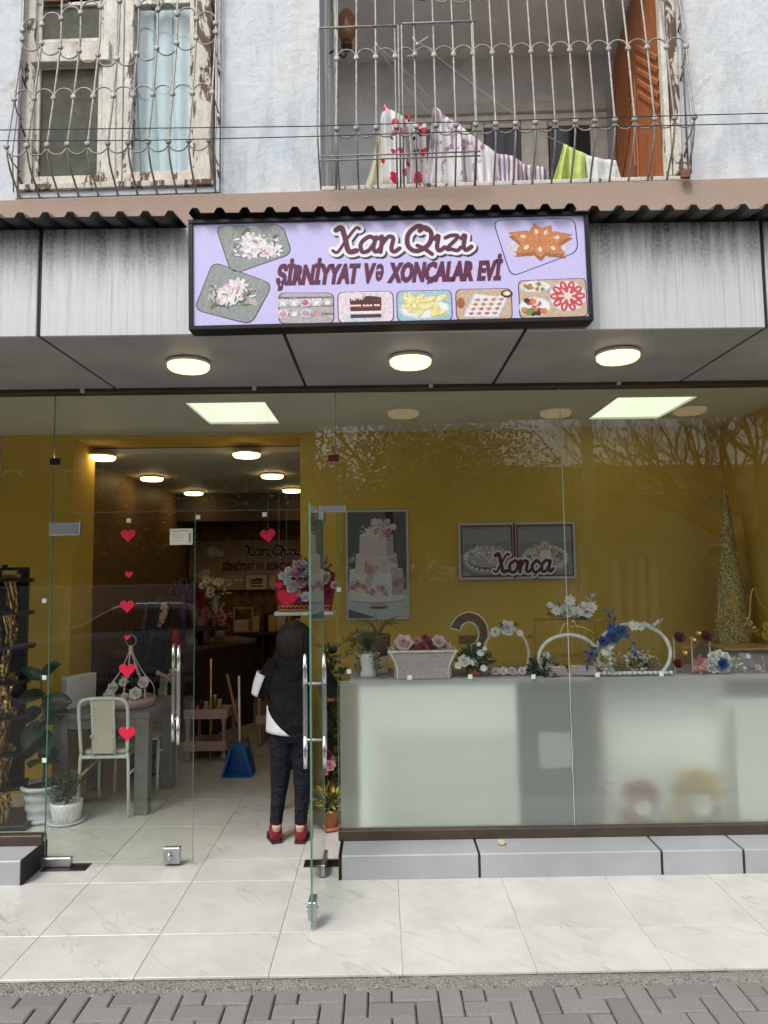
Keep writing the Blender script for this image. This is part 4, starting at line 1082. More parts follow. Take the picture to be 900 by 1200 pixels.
def dbar(y0, z0, y1, z1, w=.03, n='moulding'):
    L = math.hypot(y1 - y0, z1 - z0); a = math.atan2(z1 - z0, y1 - y0)
    MB().cbox(-.012, 0, 0, L, -w / 2, w / 2, .006, T=T_((dx - .0005, y0, z0)) @ RX(a)).build(n, 'red_brown_wood', bd)
ym = (dY0 + dY1) / 2
dbar(dY0 + .05, BF + .05, dY0 + .05, zt2 - .02); dbar(dY1 - .05, BF + .05, dY1 - .05, zt2 - .3); dbar(ym, BF + .05, ym, zt2 - .55); dbar(ym + .06, BF + .05, ym + .06, zt2 - .6)
for k in range(5):
    dbar(dY0 + .1, zt2 - .75 - .09 * k, ym - .06, zt2 - .35 - .09 * k, .035); dbar(ym + .12, zt2 - .45 - .09 * k, dY1 - .1, zt2 - .85 - .09 * k, .035)
MB().box(dx - .02, dx - .001, ym + .02, ym + .045, P(750, 205, .5).z, P(750, 180, .5).z).tube([(dx - .03, ym + .03, P(750, 192, .5).z), (dx - .03, ym + .13, P(750, 192, .5).z)], .008, 6).build('handle', 'rust', bd)
# window in the back wall
bw = thing('balcony_window', 'off-white framed window in the balcony back wall behind laundry', 'window', (.6, BD, 4.6))
mk('offwhite_frame', (.74, .72, .64), .6, 0, 15, .15); mk('lintel_paint', (.62, .57, .49), .7, 0, 8, .12)
mk('dark_pane', (.02, .022, .025), .08, 0)
yb = BD - .05
def bb(px0, px1, py0, py1, n='frame_rail', mat='offwhite_frame', y0=yb, y1=BD - .002, skew=0):
    xa_, xb_ = P(px0, 150, y0).x, P(px1, 150, y0).x; MB().cbox(xa_, xb_, y0, y1, P(600, py1, y0).z, P(600, py0, y0).z, .006).build(n, mat, bw)
bb(464, 712, 119, 131, 'lintel_board', 'lintel_paint', yb - .03); bb(466, 712, 132, 142)
bb(466, 480, 142.5, 250); bb(610.5, 642, 142.5, 250); bb(692, 712, 142.5, 250); bb(553, 567, 142.5, 250)
for a, b in ((480, 553), (567, 610.5), (642, 692)):
    bb(a + .5, b - .5, 143, 149, 'sash_rail', y0=yb + .015)
    bb(a + .5, b - .5, 149.5, 250, 'pane', 'dark_pane', yb + .03, BD - .006)
bb(624, 629, 142.5, 250, 'mullion', y0=yb - .012)
# wall lamp
wl = thing('balcony_wall_lamp', 'amber glass lamp on a curved bracket in the dark corner of the balcony', 'lamp', P(406, 40, .5))
mk('amber_glass', (.28, .13, .06), .15, 0); c = P(406, 30, .5)
MB().lathe([(.045, .10), (.065, .06), (.055, .0), (.07, -.06), (.045, -.12), (.02, -.14)], c, 18).build('lamp_shade', 'amber_glass', wl)
MB().lathe([(.03, -.13), (.045, -.16), (.03, -.19)], c, 14).build('lamp_holder', 'pr_choc', wl)
MB().tube(catmull([c + V((0, 0, -.18)), c + V((-.02, 0, -.25)), c + V((-.10, 0, -.20)), c + V((-.16, 0, -.24)), c + V((-.22, .0, -.2))], 5), .009, 6).build('bracket', 'pr_choc', wl)
# clothes lines
def line(pts, name, label, cat, r, mat, group=None):
    MB().tube(pts, r, 5).build(name, mat, label=label, cat=cat, group=group, origin=pts[0])
L1 = [P(441, 53, -.14), P(470, 95, .1), P(506, 136, .30)]; L2 = [P(441, 53, -.14), P(480, 88, .1), P(512, 127, .32)]; L3 = [P(490, 49, -.14), P(540, 88, .12), P(622, 148, .5), P(662, 170, .7)]; L4 = [P(384, 77, .3), P(420, 96, .6)]
for k, (L, lb) in enumerate(((L1, 'lower white clothes line tied to a grille bar'), (L2, 'upper white clothes line tied to the same grille bar'), (L3, 'long white clothes line running down to the lime green towel'), (L4, 'thin cord in the upper left corner of the balcony'))):
    line(catmull(L, 4), 'clothes_line', lb, 'clothes line', .0035 if k < 3 else .002, 'twine', 'clothes lines')
for q, e, lb in ((P(441, 53, -.16), (-.02, -.03), 'white cord knotted round a bar where two clothes lines start'), (P(489, 52, -.16), (.07, .05), 'white cord end tied round a bar and pointing up'), (P(486, 64, -.16), (-.05, -.01), 'white cord loop dangling beside the knotted cord end')):
    kn = MB(); kn.ball(q, .011, 8); kn.tube([q, q + V((e[0], 0, e[1]))], .004, 5); kn.tube([q, q + V((-e[0] * .4, 0, e[1] * .6 + .02))], .003, 5)
    kn.build('cord_knot', 'twine', label=lb, cat='cord', group='cord knots on the balcony bars', origin=q)
# laundry
def m_dots(name, base, cols, sc, rad):
    b = NB(name).set(Roughness=.85); mp = b.scale((1, .25, 1)); vo = b.n('ShaderNodeTexVoronoi'); vo.inputs['Scale'].default_value = sc; vo.inputs['Randomness'].default_value = .75; b.l(mp, vo.inputs[0])
    k = b.ramp(vo.outputs['Distance'], [(rad, 1), (rad + .02, 0)]); bw_ = b.n('ShaderNodeRGBToBW'); b.l(vo.outputs['Color'], bw_.inputs[0])
    q = b.n('ShaderNodeValToRGB'); b.l(bw_.outputs[0], q.inputs[0]); q.color_ramp.interpolation = 'CONSTANT'; e = q.color_ramp.elements
    while len(e) < len(cols): e.new(.5)
    for i, c in enumerate(cols): e[i].position = .3 + .4 * i / len(cols) if i else 0; e[i].color = (*c, 1)
    b.col(b.mix(k, base, q.outputs[0])); b.bump(b.noise(30, 3), .2, .01); b.done()
m_dots('dotted_cloth', (.74, .72, .72), [(.62, .02, .05), (.60, .02, .06), (.02, .02, .02), (.55, .03, .06)], 13, .38)
m_dots('dotted_grey', (.50, .48, .49), [(.52, .02, .04), (.02, .02, .02), (.60, .03, .05)], 13, .40)
m_dots('cream_yellow_cloth', (.64, .60, .42), [(.70, .48, .06), (.10, .06, .03), (.62, .58, .40)], 7, .33)
b = NB('floral_cloth').set(Roughness=.85); n = b.noise(14, 6, .7, dist=1.2)
b.col(b.mix(b.ramp(b.noise(7, 3, .6, dist=.8), [(.50, 0), (.56, 1)]), (.74, .71, .72), b.ramp(n, [(.45, (.74, .71, .72)), (.50, (.30, .13, .28)), (.58, (.55, .35, .50)), (.66, (.70, .66, .60))]))); b.done()
b = NB('striped_cloth').set(Roughness=.85); wv = b.n('ShaderNodeTexWave', wave_type='BANDS', bands_direction='X'); wv.inputs['Scale'].default_value = 9; wv.inputs['Distortion'].default_value = 2; b.l(b.tc, wv.inputs[0])
b.col(b.ramp(wv.outputs[0], [(.3, (.70, .66, .68)), (.5, (.45, .10, .18)), (.62, (.70, .66, .68)), (.8, (.22, .16, .28))])); b.done()
mk('lime_towel', (.52, .62, .18), .9, 0, 20, .15, 120, .5); mk('white_towel', (.66, .70, .68), .9, 0, 20, .08, 120, .5)
def cloth(top, bpx, d0, d1, mat, label, folds=3, amp=.018, name='laundry', zb=None, cat='laundry'):
    """hung from the polyline top (pixels) with its bottom edge behind the sill"""
    tp = []; n = folds * 8
    for i in range(n + 1):
        t = i / n * (len(top) - 1); k = min(int(t), len(top) - 2); u = t - k
        tp.append((top[k][0] + (top[k + 1][0] - top[k][0]) * u, top[k][1] + (top[k + 1][1] - top[k][1]) * u))
    b = MB(); rows = 7; ph = rr(0, 6)
    for i, (px, py) in enumerate(tp):
        t = i / n; d = d0 + (d1 - d0) * t; A = P(px, py, d); B = P(bpx[0] + (bpx[1] - bpx[0]) * t, 222, d)
        for j in range(rows + 1):
            s_ = j / rows; q = A.lerp(B, s_); w_ = amp * min(1.2, s_ * 2.2 + .15) * (.5 * math.sin(2 * math.pi * folds * t + ph + .5 * s_) + 2.2 * noise.noise(V((t * folds * 1.7 + ph, s_ * .9, ph))) + 1.1 * noise.noise(V((t * folds * 4 + ph, s_ * 1.6, 3))))
            b.v.append((q.x + w_ * .3, q.y + w_, q.z))
    for i in range(n):
        for j in range(rows): a = i * (rows + 1) + j; b.f.append((a, a + 1, a + rows + 2, a + rows + 1)); b.mi.append(0); b.sm.append(True)
    o = b.build(name, mat, label=label, cat=cat, group='laundry drying on the balcony', origin=P(tp[n // 2][0], 218, (d0 + d1) / 2))
    so_ = o.modifiers.new('thick', 'SOLIDIFY'); so_.thickness = .002
    return o
cloth([(443, 160), (448, 152)], (425, 449), .24, .26, 'cream_yellow_cloth', 'cream and yellow cloth with a brown motif, leftmost in the laundry', 2)
cloth([(446, 138), (451, 122), (461, 130), (474, 137)], (445, 477), .22, .30, 'dotted_cloth', 'white cloth with big red and black dots hanging on the balcony', 3)
cloth([(474, 139), (484, 143), (500, 144)], (477, 501), .32, .36, 'dotted_grey', 'greyer cloth with red and black dots beside the floral sheet', 3)
cloth([(508, 126), (511, 124), (522, 136), (541, 147)], (499, 545), .30, .42, 'floral_cloth', 'white sheet with purple flowers hung by one corner', 4)
cloth([(538, 146), (553, 158), (583, 180)], (541, 586), .45, .55, 'floral_cloth', 'second purple flowered sheet sloping down along the line', 5)
cloth([(582, 180), (600, 182), (612, 190)], (584, 612), .58, .62, 'striped_cloth', 'small white cloth with red and dark stripes near the balcony window', 4)
cloth([(611, 192), (640, 196)], (612, 640), .62, .66, 'striped_cloth', 'striped cloth with a ruffled hem left of the lime towel', 5)
cloth([(661, 168), (668, 172), (688, 181)], (645, 688), .30, .36, 'lime_towel', 'lime green towel hanging on the balcony', 3)
cloth([(686, 181), (705, 186), (722, 188)], (688, 731), .34, .40, 'white_towel', 'white towel hanging next to the lime green one', 3)
p = P(479, 142, .28); MB().cbox(p.x - .008, p.x + .008, p.y - .03, p.y, p.z - .01, p.z + .05, .003).build('clothes_peg', 'petal_red', label='red clothes peg between the two dotted cloths', cat='peg', origin=p)
# padlock at the lower right corner of the grille
p = P(803, 200, -.12); MB().cbox(p.x - .03, p.x + .03, p.y - .012, p.y + .012, p.z - .05, p.z + .01, .004).build('padlock', 'rust', label='rusty padlock on the lower right corner of the balcony grille', cat='padlock', origin=p)
MB().tube([(p.x + .02 * math.cos(t), p.y, p.z + .01 + .045 * math.sin(t)) for t in [math.pi * k / 8 for k in range(9)]], .005, 6).build('shackle', 'rust', bpy.data.objects['padlock'])
# two cables strung along the facade
for pts, lb in (([(-60, 153), (360, 148), (700, 138), (960, 131)], 'upper thin black cable strung across the whole upper facade'), ([(-60, 165), (170, 164.5), (360, 160), (700, 149), (960, 143)], 'lower thin black cable strung across the whole upper facade')):
    line([P(a, b, -.30) for a, b in pts], 'facade_cable', lb, 'cable', .0032, 'cable_black', 'cables along the facade')
tp_ = MB(); q0 = P(155, 165, -.305)
for k in range(9): tp_.ball(q0 + V((k * .013 + rr(-.003, .003), 0, rr(-.004, .006))), (.009, .006, rr(.003, .008)), 7)
tp_.build('tape_wrap', 'leaf_dark', label='dark frayed tape wrapped round the lower cable by the window', cat='tape', origin=q0)
FRAME = Matrix.Identity(4)
# ================================================================== SHOP ROOMS
YB, ZC = 6.05, 3.0
xl = P(85, 600, YB).x; xr = P(352, 600, YB).x; xw = P(850, 600, YB).x
zo = P(230, 513, YB).z
YW = YB + .45
BX = -2.86; BY = 10.6; BC = 2.9
w_ = MB().box(-4.15, xl, YB, YW, 0, ZC)
w_.build('ochre_wall_left', 'ochre_wall', kind='structure', origin=(-3, YB, 0))
MB().box(xr, 3.1, YB, YW, 0, ZC).build('ochre_wall_back', 'ochre_wall', kind='structure', origin=(1, YB, 0))
MB().box(xl, xr, YB + .001, YW - .001, zo, ZC).build('ochre_wall_header', 'ochre_wall', kind='structure', origin=(-1, YB, zo))
MB().box(xw, 3.1, GL + .04, YB, 0, ZC).build('ochre_wall_right', 'ochre_wall', kind='structure', origin=(2.95, 5.2, 0))
MB().box(-4.15, -4.02, GL - .04, YB, 0, ZC).build('ochre_wall_side', 'ochre_wall', kind='structure', origin=(-4.1, 5.2, 0))
# ceiling with two recessed light panels
cps = []
for cor, lb in ((((225, 475), (315, 475), (330, 497), (240, 497)), 'square glowing ceiling panel above the entrance inside the shop'), (((722, 465), (815, 465), (782, 486), (695, 486)), 'square glowing ceiling panel above the window display')):
    q = [G(*c, ZC) for c in cor]; x0, x1 = (q[0].x + q[3].x) / 2, (q[1].x + q[2].x) / 2; cps.append((x0, x1, q[0].y, q[3].y, lb))
x_ = -4.15; cb = MB()
ya, yb2 = min(c[2] for c in cps), max(c[3] for c in cps)
cb.box(-4.15, 3.1, GL + .04, ya, ZC, ZC + .05); cb.box(-4.15, 3.1, yb2, YW, ZC, ZC + .05)
for a, b in ((-4.15, cps[0][0]), (cps[0][1], cps[1][0]), (cps[1][1], 3.1)): cb.box(a, b, ya, yb2, ZC, ZC + .05)
cb.build('shop_ceiling', 'ceiling_white', kind='structure', origin=(0, 5.2, ZC))
for x0, x1, y0, y1, lb in cps:
    t = thing('ceiling_light_panel', lb, 'light panel', ((x0 + x1) / 2, (ya + yb2) / 2, ZC), group='glowing ceiling panels')
    MB().box(x0 + .012, x1 - .012, ya + .012, yb2 - .012, ZC + .012, ZC + .02).build('diffuser', 'led_panel', t)
    for nm, bx in (('rim', (x0 - .004, x0 + .011, ya, yb2)), ('rim', (x1 - .011, x1 + .004, ya, yb2)), ('rim', (x0 + .012, x1 - .012, ya, ya + .011)), ('rim', (x0 + .012, x1 - .012, yb2 - .011, yb2))):
        MB().box(*bx, ZC - .004, ZC + .011).build(nm, 'white_gloss', t)
MB().box(-4.15, 3.1, GL + .04, YW, ZC + .06, ZC + .14).box(-4.15, 3.1, YW, BY + .2, BC + .06, BC + .14).build('shop_roof', 'dark_ceiling', kind='structure', origin=(0, 6, ZC))
# back room
MB().box(BX, 1.6, YW, BY, BC, BC + .05).build('back_room_ceiling', 'ceiling_white', kind='structure', origin=(0, 8, BC))
MB().box(BX - .1, BX, YW, BY, 0, BC).build('back_room_wall_left', 'gold_brown_wallpaper', kind='structure', origin=(BX, 8, 0))
MB().box(BX - .1, 1.7, BY, BY + .1, 0, BC).build('back_room_wall_far', 'dark_brick_paper', kind='structure', origin=(0, BY, 0))
MB().box(1.6, 1.7, YW, BY, 0, BC).build('back_room_wall_right', 'gold_brown_wallpaper', kind='structure', origin=(1.6, 8, 0))
z0 = P(220, 612, 9.9).z
MB().cbox(P(196, 600, 9.9).x, 1.59, 9.9, 10.55, z0, BC - .001, .01).build('ceiling_beam', 'dark_wood', kind='structure', origin=(-1, 9.9, z0))
for px, py, lb in ((119, 538, 'small lit ceiling lamp of the back room, half behind the ochre jamb'), (178, 563, 'small lit ceiling lamp of the back room, middle of the left row'), (227, 580, 'small lit ceiling lamp of the back room, farthest of the left row'),
                   (289, 535, 'small lit ceiling lamp of the back room, nearest of the right row'), (319, 560, 'small lit ceiling lamp of the back room, middle of the right row'), (342, 577, 'small lit ceiling lamp of the back room, farthest of the right row')):
    q = G(px, py - 2, BC - .03); disc_lamp(q.x, q.y, BC - .001, 'lamp_glow_inner', lb, r=.125, group='lit lamps on the back room ceiling')
# white cable along the wall
def wire(pts, label, r=.006, m='cable_white', name='wall_cable', cat='cable'):
    MB().tube(catmull(pts, 5), r, 6).build(name, m, label=label, cat=cat, origin=pts[0])
yy = YB - .012
wire([P(-40, 700, yy), P(-2, 560, yy), P(0, 525, yy), P(14, 509, yy), P(60, 508, yy), P(200, 509, yy)], 'white cable with a rounded bend on the left ochre wall')
wire([P(200, 509, yy), P(360, 506, yy), P(520, 503, yy), P(700, 498, yy), P(820, 495, yy), P(843, 502, yy), P(849, 525, yy), P(851, 580, yy), P(852, 700, yy)], 'white cable running along the top of the ochre wall to the corner')

# ---- posters
def poster_cake():
    O = P(406, 727, YB - .03); X1 = P(480, 727, YB - .03); T1 = P(406, 598, YB - .03)
    W, H = X1.x - O.x, T1.z - O.z
    t = thing('cake_poster', 'tall framed poster of a three tier wedding cake with pink flowers', 'poster', O)
    MB().cbox(O.x, O.x + W, YB - .028, YB - .001, O.z, O.z + H, .003).build('frame', 'pr_lightblue', t)
    pr = Print((O.x, YB - .0285, O.z), (1, 0, 0), (0, 0, 1)); e = .025 * W / .53
    def p(a, b): return (W * a / 250, H * (440 - b) / 440)
    def poly(l, m, L=1): pr.poly([p(*q) for q in l], m, L)
    u = W / 250; rg = random.Random(3)
    poly([(8, 8), (242, 8), (242, 432), (8, 432)], 'pr_curtain', 1)
    for k in range(10): poly([(8 + k * 9, 8), (14 + k * 9, 8), (12 + k * 9, 330), (8 + k * 9, 330)], 'pr_curtain', 1.2)
    poly([(8, 8), (62, 8), (50, 200), (30, 340), (8, 345)], 'pr_darkgrey', 1.3); poly([(160, 8), (190, 8), (200, 240), (176, 240)], 'pr_black', 1.3); poly([(215, 8), (242, 8), (242, 320), (225, 320)], 'pr_darkgrey', 1.25)
    poly([(8, 330), (242, 320), (242, 432), (8, 432)], 'pr_lightblue', 1.4); poly([(8, 395), (120, 432), (8, 432)], 'pr_darkgrey', 1.5); poly([(170, 432), (242, 380), (242, 432)], 'pr_pale', 1.5)
    x, z = p(128, 390); pr.ell(x, z, 40 * u, 9 * u, 'pr_gold', 1.8); pr.ell(x, z + 2 * u, 30 * u, 7 * u, 'pr_choc', 1.9); poly([(104, 360), (152, 360), (160, 388), (96, 388)], 'pr_silver', 1.95)
    x, z = p(122, 352); pr.ell(x, z - 5 * u, 114 * u, 18 * u, 'pr_silver', 2, 26); pr.ell(x, z, 114 * u, 17 * u, 'pr_white', 2.1, 26)
    def tier(x0, x1, y0, y1, m, L):
        poly([(x0, y0), (x1, y0), (x1 + 3, y1), (x0 - 3, y1)], m, L); x, z = p((x0 + x1) / 2, y1); pr.ell(x, z, ((x1 - x0) / 2 + 3) * u, 9 * u, m, L + .05, 24)
        x, z = p((x0 + x1) / 2, y0); pr.ell(x, z, (x1 - x0) / 2 * u, 8 * u, 'pr_white', L + .1, 24)
        poly([(x1 - (x1 - x0) * .22, y0 + 4), (x1, y0), (x1 + 3, y1), (x1 - (x1 - x0) * .2, y1 + 6)], 'pr_mid', L + .12)
    tier(14, 226, 240, 338, 'pr_white', 2.3); tier(40, 204, 178, 250, 'pr_cream', 2.6); tier(56, 190, 100, 186, 'pr_pinkwhite', 2.9)
    for k in range(60): x, z = p(rg.uniform(58, 150), rg.uniform(108, 184)); pr.ell(x, z, 2 * u, 2 * u, 'pr_white' if k % 2 else 'pr_mid', 3.1, 5)
    for k in range(18): x, z = p(50 + k * 8.5, 186 + 5 * math.sin(k / 17 * math.pi)); pr.ell(x, z, 4 * u, 3 * u, 'pr_white', 3.2, 6)
    poly([(40, 214), (204, 214), (204, 232), (40, 236)], 'pr_pinkwhite', 3.2)
    for sx in (-1, 1):
        poly([(125, 232), (125 + sx * 48, 200), (125 + sx * 52, 250), (125 + sx * 30, 262)], 'pr_pink' if sx < 0 else 'pr_pinkwhite', 3.4); poly([(125, 232), (125 + sx * 44, 262), (125 + sx * 50, 330), (125 + sx * 24, 300)], 'pr_pale' if sx < 0 else 'pr_white', 3.3)
        poly([(125, 230), (125 + sx * 40, 206), (125 + sx * 36, 222)], 'pr_pale', 3.45)
    x, z = p(125, 232); pr.ell(x, z, 13 * u, 14 * u, 'pr_cream', 3.6); pr.ell(x, z, 8 * u, 8 * u, 'pr_silver', 3.65)
    for cx, cy_, n in ((36, 305, 6), (92, 328, 4), (142, 325, 6), (206, 300, 6), (60, 315, 3)):
        for k in range(n):
            x, z = p(cx + rg.uniform(-16, 16), cy_ + rg.uniform(-18, 14)); pr.flower(x, z, rg.uniform(7, 13) * u, rg.choice(['pr_pink', 'pr_rose', 'pr_pinkwhite']), rg.choice(['pr_rose', 'pr_pink']), 3.8 + .1 * k, 6, rg.uniform(0, 3))
            pr.ell(x + 9 * u, z - 6 * u, 7 * u, 2.5 * u, 'pr_greygreen', 3.7, 6, rg.uniform(0, 3))
    for k in range(34):
        a = rg.uniform(0, 6.28); r = rg.uniform(30, 74); x, z = p(135 + math.cos(a) * r, 85 + math.sin(a) * r * .72); pr.ell(x, z, 7 * u, 2.6 * u, rg.choice(['pr_greygreen', 'pr_green', 'pr_pinkwhite', 'pr_white']), 4, 6, a)
    for cx, cy_, r, m, m2 in ((140, 72, 36, 'pr_pink', 'pr_pinkwhite'), (96, 92, 26, 'pr_white', 'pr_cream'), (170, 96, 20, 'pr_pink', 'pr_rose'), (120, 50, 18, 'pr_white', 'pr_pinkwhite'), (165, 50, 16, 'pr_pale', 'pr_pink'), (190, 70, 15, 'pr_white', 'pr_pale')):
        for j, q in enumerate((1, .68, .4)): x, z = p(cx, cy_); pr.flower(x, z, r * q * u, m if j != 1 else m2, m2 if j != 1 else m, 4.3 + j * .3, 8, j * .5)
    pr.build('print', t)
poster_cake()
def poster_xonca():
    Y = YB - .03; O = P(538, 680, Y); X1 = P(676, 679, Y); T1 = P(538, 613, Y); W, H = X1.x - O.x, T1.z - O.z
    t = thing('xonca_poster', 'wide double picture poster with purple lettering on the ochre wall', 'poster', O)
    MB().cbox(O.x, O.x + W, Y + .001, YB - .001, O.z, O.z + H, .002).build('board', 'pr_pale', t)
    pr = Print((O.x, Y + .0008, O.z), (1, 0, 0), (0, 0, 1)); u = W / 460; rg = random.Random(9)
    def p(a, b): return (a * u, H - b / 225 * H)
    for x0, x1, sgn in ((10, 213, 0), (228, 450, 1)):
        pr.poly([p(x0, 10), p(x1, 10), p(x1, 214), p(x0, 214)], 'pr_maroon', 1); pr.poly([p(x0 + 5, 16), p(x1 - 5, 16), p(x1 - 5, 208), p(x0 + 5, 208)], 'pr_greygreen', 1.4)
        for k in range(9): pr.poly([p(x0 + 8, 30 + k * 6), p(x1 - 8, 24 + k * 6), p(x1 - 8, 27 + k * 6), p(x0 + 8, 33 + k * 6)], 'pr_grey', 1.5)
        cx, cy_ = (x0 + x1) / 2, 130; x, z = p(cx, cy_ + 16)
        pr.ell(x, z, 96 * u, 56 * u, 'pr_silver', 1.8, 26); pr.ell(x, z + 6 * u, 88 * u, 48 * u, 'pr_darkgrey' if not sgn else 'pr_pale', 1.9, 26); pr.ell(x, z + 10 * u, 78 * u, 40 * u, 'pr_mid', 2, 26)
        for k in range(24):
            a = 2 * math.pi * k / 24; pr.ell(x + math.cos(a) * 84 * u, z + 4 * u + math.sin(a) * 46 * u, 8 * u, 6 * u, 'pr_cream' if k % 2 else 'pr_pinkwhite', 2.2, 7)
        for k in range(22):
            qx, qz = x + rg.uniform(-60, 60) * u, z + rg.uniform(-16, 56) * u
            pr.flower(qx, qz, rg.uniform(8, 20) * u, rg.choice(['pr_white', 'pr_pinkwhite', 'pr_silver', 'pr_grey']), rg.choice(['pr_pale', 'pr_mid', 'pr_darkgrey']), 2.4 + k * .05, 7, rg.uniform(0, 3))
        if sgn:
            for k in range(3): qx, qz = x + (-10 + 10 * k) * u, z + (50 + 6 * (k % 2)) * u; pr.flower(qx, qz, 18 * u, 'pr_pink', 'pr_pinkwhite', 4, 7); 
            pr.poly([(x - 20 * u, z - 8 * u), (x + 24 * u, z - 8 * u), (x + 24 * u, z + 34 * u), (x - 20 * u, z + 34 * u)], 'pr_white', 4.4); pr.stroke([(x, z - 8 * u), (x, z + 34 * u)], 4 * u, 'pr_cream', 4.6, 0)
    pr.poly([p(216, 4), p(224, 4), p(224, 221), p(216, 221)], 'pr_maroon', 5)
    x, z = p(140, 196); script_text(pr, 'Xonça', x, z, 72 * u, 1.02, ('pr_maroon', 'pr_white', 'pr_dark'), 6, .10, .17, (.07, -.07))
    pr.build('print', t)
poster_xonca()

# ---- sign inside the back room
Yq = BY - .08; a = P(222, 634, Yq); b_ = P(402, 631, Yq); c = P(222, 692, Yq)
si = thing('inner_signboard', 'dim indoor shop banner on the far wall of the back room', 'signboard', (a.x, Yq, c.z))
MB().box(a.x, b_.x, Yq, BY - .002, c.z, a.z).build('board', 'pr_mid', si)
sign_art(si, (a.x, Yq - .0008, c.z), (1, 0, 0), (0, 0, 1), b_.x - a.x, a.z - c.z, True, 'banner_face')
# ================================================================== FURNITURE AND PLANTS LEFT OF THE DOOR
TX0, TX1, TY0, TY1, TZ = -2.50, -1.76, 5.46, 6.22, .755
tb = thing('side_table', 'dark grey wooden table with thick square legs behind the white chair', 'table', (-2.1, 5.8, 0))
MB().cbox(TX0, TX1, TY0, TY1, TZ - .045, TZ, .004).build('table_top', 'grey_wood', tb)
MB().cbox(TX0 + .03, TX1 - .03, TY0 + .02, TY0 + .04, TZ - .12, TZ - .046, .003).build('apron', 'grey_wood', tb)
MB().cbox(TX1 - .05, TX1 - .03, TY0 + .10, TY1 - .1, TZ - .12, TZ - .046, .003).build('apron', 'grey_wood', tb)
for x, y in ((TX0 + .01, TY0 + .01), (TX1 - .115, TY0 + .01), (TX0 + .01, TY1 - .11), (TX1 - .115, TY1 - .11)):
    MB().cbox(x, x + .105, y, y + .09, 0, TZ - .046, .004).build('leg', 'grey_wood', tb)

def chair(loc, rz, label):
    """metal chair; its back faces -Y before turning"""
    t = thing('metal_chair', label, 'chair', loc, rz, 'white metal chairs')
    M = T_(loc) @ RZ(rz)
    def tb_(pts, r=.0125, n='leg', cl=False):
        MB().tube([M @ V(p) for p in pts], r, 8).build(n, 'chair_white', t)
    w_, d = .19, .40
    for s in (-1, 1):
        tb_([(s * w_, -.01, 0), (s * (w_ - .012), .0, .42), (s * (w_ - .02), -.005, .47)], n='leg')
        tb_([(s * (w_ - .01), d, 0), (s * (w_ - .01), d - .02, .43)], n='leg')
        tb_([(s * (w_ - .012), 0, .30), (s * (w_ - .01), d - .015, .33)], .008, 'stretcher')
    arc = [(-(w_ - .02), -.005, .468), (-(w_ - .012), -.02, .65), (-(w_ - .01), -.04, .80), (-(w_ - .03), -.05, .855), (-(w_ - .09), -.055, .875), (0, -.057, .878), (w_ - .09, -.055, .875), (w_ - .03, -.05, .855), (w_ - .01, -.04, .80), (w_ - .012, -.02, .65), (w_ - .02, -.005, .468)]
    MB().tube([M @ p for p in catmull(arc, 4)], .013, 8).build('back_frame', 'chair_white', t)
    for s in (-1, 1): tb_([(s * .082, -.054, .872), (s * .080, -.03, .66), (s * .080, -.008, .45)], .009, 'back_upright')
    MB().cbox(-.078, .078, -.012, .012, -.20, .20, .006, T=M @ T_((0, -.03, .665)) @ RX(R(4))).build('back_panel', 'cream_panel', t)
    for s in (-1, 1):
        for z in (.60, .76): MB().ball(M @ V((s * .080, -.050, z)), .011, 8).build('bolt', 'chair_white', t)
    MB().cbox(-(w_ - .02), w_ - .02, -.01, .40, .425, .45, .008, T=M).build('seat_frame', 'chair_white', t)
    MB().cbox(-(w_ - .03), w_ - .03, .01, .39, .451, .488, .016, T=M).build('seat', 'cream_panel', t)
    return t
chair((-2.088, 5.44, 0), R(1), 'white metal chair with cream back, nearest the glass, its back to the street')
chair((-2.02, 6.42, 0), R(176), 'white metal chair on the far side of the grey table')
# small white case on the table
q = P(84, 832, 5.55)
MB().cbox(0, .07, 0, .30, 0, .25, .006, T=T_((TX0 + .005, 5.60, TZ + .002)) @ RZ(R(-22))).build('white_case', 'white_gloss', label='white upright case standing on the left edge of the grey table', cat='case', origin=(TX0, 5.6, TZ))

# ---- ringed flower basket on the table
bc = V((-2.0, 5.72, TZ + .001)); zr = P(131, 751, 5.72).z
bk = thing('flower_basket', 'pink ribbed basket of white roses with a ring on top, on the grey table', 'basket', bc)
MB().lathe([(.16, 0), (.185, .01), (.195, .07), (.19, .075), (.18, .03), (.02, .028)], bc, 28).build('tray', 'pink_wood', bk)
for k in range(7):
    a = 2 * math.pi * k / 7 + .3; ca, sa = math.cos(a), math.sin(a); hz = zr - bc.z
    MB().tube(catmull([bc + V((ca * .185, sa * .185, .07)), bc + V((ca * .17, sa * .17, .16)), bc + V((ca * .09, sa * .09, hz * .52)), bc + V((ca * .018, sa * .018, hz * .8)), bc + V((ca * .012, sa * .012, hz - .05))], 4), .0045, 5).build('rib', 'petal_pale', bk)
MB().tube([bc + V((0, 0, zr - bc.z - .11)), bc + V((0, 0, zr - bc.z - .04))], .017, 8).build('neck', 'petal_pale', bk)
MB().tube([bc + V((.042 * math.cos(t), 0, zr - bc.z + .042 * math.sin(t))) for t in [2 * math.pi * k / 20 for k in range(20)]], .0035, 5, closed=True).build('ring', 'mocha_cloth', bk)
